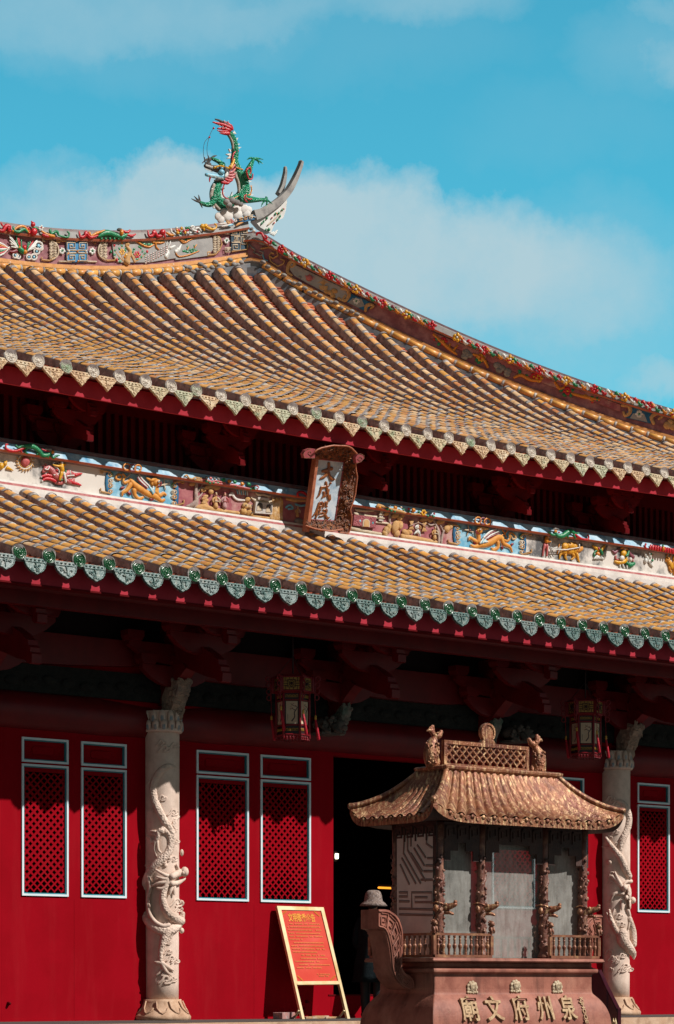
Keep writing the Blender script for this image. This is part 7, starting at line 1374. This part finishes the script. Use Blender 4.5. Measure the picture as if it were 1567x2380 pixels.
# ------------------------------------------------------------------ person by the doorway
SKIN = M('skin', (.45, .24, .16), None, 9, .55); COAT = M('dark navy coat', (.007, .011, .014), (.010, .016, .019), 5, .85, .5, 26, spec=.1); TROU = M('black trousers', (.008, .008, .010)); SHOE = M('black shoes', (.012, .01, .01)); HATM = M('mottled brown hat cloth', (.26, .19, .16), (.12, .085, .075), 26, .9, .4, 60, c3=(.40, .33, .31), sc3=30); HAIR = M('black hair', (.012, .01, .009))
pp = onY(864, 2200, -.36); PXx, PYy = pp.x, -.36; PK = 1.05
per = empty('person', (PXx, PYy, .004), 'person in a mottled bucket hat and dark navy coat before the doorway', 'person')
fwd = V((.94, .34, 0)).normalized(); sdv = V((fwd.y, -fwd.x, 0))
def Pp(f, s_, z): return V((PXx, PYy, .004)) + (fwd * f + sdv * s_ + V((0, 0, z))) * PK
def skin(name, verts, edges, rad, mat, root=0, sub=2):
    me = bpy.data.meshes.new(name); me.from_pydata([tuple(v) for v in verts], edges, []); o = bpy.data.objects.new(name, me); COL.objects.link(o); md = o.modifiers.new('skin', 'SKIN'); md.use_smooth_shade = True
    sv = me.skin_vertices[0].data
    for i, r_ in enumerate(rad): sv[i].radius = r_ if isinstance(r_, tuple) else (r_, r_)
    sv[root].use_root = True; sb = o.modifiers.new('sub', 'SUBSURF'); sb.levels = sb.render_levels = sub; me.materials.append(mat); return tag(o, per)
vb = [Pp(0, 0, .95), Pp(0, 0, 1.15), Pp(.0, 0, 1.38), Pp(.01, 0, 1.50), Pp(.03, 0, 1.57), Pp(.045, 0, 1.68), Pp(.035, 0, 1.76)]; eb = [(i, i + 1) for i in range(6)]; rb = [(.15, .11), (.15, .11), (.17, .11), (.06, .06), (.055, .055), (.085, .095), (.075, .085)]
def add(p, r_, par): vb.append(p); rb.append(r_); eb.append((par, len(vb) - 1)); return len(vb) - 1
for sg in (-1, 1):
    h_ = add(Pp(0, sg * .10, .88), .09, 0); k = add(Pp(.02 * sg, sg * .10, .48), .062, h_); a_ = add(Pp(-.0, sg * .10, .09), .042, k); add(Pp(.15, sg * .11, .04), (.04, .03), a_)
    s0 = add(Pp(0, sg * .18, 1.42), .065, 2); el = add(Pp(-.02, sg * .23, 1.13), .046, s0); wr = add(Pp(.14, sg * .19, .95), .034, el); hd = add(Pp(.19, sg * .175, .92), (.04, .022), wr)
    for i in range(4):
        f1 = add(Pp(.235 - .006 * abs(i - 1.4), sg * (.20 - .017 * i), .895 - .004 * i), .0095, hd); f2 = add(Pp(.26 - .008 * abs(i - 1.4), sg * (.198 - .017 * i), .872), .0085, f1); add(Pp(.262, sg * (.195 - .017 * i), .848), .008, f2)
    t1 = add(Pp(.195, sg * .145, .90), .011, wr); add(Pp(.225, sg * .135, .885), .0095, t1)
bodyo = skin('body', vb, eb, rb, SKIN)
m = MB(); hc = Pp(.045, 0, 1.70)
m.tube([hc + fwd * .085 + V((0, 0, .02)), hc + fwd * .115 - V((0, 0, .025))], [.012, .018], SKIN, 8)
for sg in (-1, 1): m.ball(hc + fwd * .08 + sdv * (sg * .035) + V((0, 0, .02)), (.014, .012, .009), BLK, seg=8); m.ball(hc + sdv * (sg * .087) - V((0, 0, .005)), (.018, .012, .032), SKIN, seg=8)
m.tube([hc + fwd * .088 + sdv * -.028 - V((0, 0, .055)), hc + fwd * .097 - V((0, 0, .055)), hc + fwd * .088 + sdv * .028 - V((0, 0, .055))], .006, M('lips', (.30, .10, .085)), 6); m.build('face', per)
m = MB(); m.ball(hc - fwd * .03 + V((0, 0, .01)), (.098, .10, .115), HAIR, (sdv, fwd, V((0, 0, 1)))); m.build('hair', per)
m = MB(); hz = V((0, 0, 1)); m.lathe(hc + V((0, 0, .035)), [(.215, -.075), (.19, -.04), (.145, .0), (.138, .03), (.13, .09), (.112, .14), (.08, .165), (.03, .172), (.002, .173)], HATM, 28, ax=(sdv, fwd, hz), lobes=(5, .035)); m.lathe(hc + V((0, 0, .03)), [(.213, -.072), (.12, .0), (.12, .05)], HATM, 28, ax=(sdv, fwd, hz)); m.build('hat', per)
m = MB()
ell = lambda z, rx, ry, k=0: [Pp(ry * math.sin(a) + k * .012 * math.sin(5 * a), rx * math.cos(a) * (1 + k * .03 * math.sin(7 * a + z * 9)), z) for a in [2 * math.pi * i / 28 for i in range(29)]]
m.sheet([ell(1.53, .075, .075), ell(1.50, .12, .095), ell(1.45, .205, .125), ell(1.36, .225, .14, .3), ell(1.15, .215, .145, .5), ell(1.0, .225, .16, 1), ell(.8, .26, .19, 1.6), ell(.62, .29, .22, 2.2), ell(.53, .305, .235, 2.6), ell(.535, .29, .22, 2.6)], COAT, True)
for sg in (-1, 1): m.tube([Pp(0, sg * .17, 1.45), Pp(-.01, sg * .215, 1.32), Pp(-.02, sg * .245, 1.13), Pp(.06, sg * .22, 1.03), Pp(.135, sg * .19, .955)], [.075, .082, .07, .064, .056], COAT, 12, sub=3)
m.tube([Pp(-.07, 0, 1.50)] + [Pp(-.07 * math.cos(a) + .01, .085 * math.sin(a), 1.51) for a in (.8, 1.8, 2.6)], .028, COAT, 8); m.build('coat', per)
m = MB()
for sg in (-1, 1): m.tube([Pp(0, sg * .10, .9), Pp(.02 * sg, sg * .10, .5), Pp(0, sg * .10, .08)], [.11, .082, .07], TROU, 12, sub=2)
m.build('trousers', per)
for sg in (-1, 1): m = MB(); m.tube([Pp(-.05, sg * .105, .05), Pp(.08, sg * .11, .045), Pp(.18, sg * .115, .035)], [.055, .055, .045], SHOE, 10, flat=.9, sub=2); m.build('shoe', per)
hall['label'] = 'red temple hall with two tiers of yellow tiled roof and a green ridge dragon'
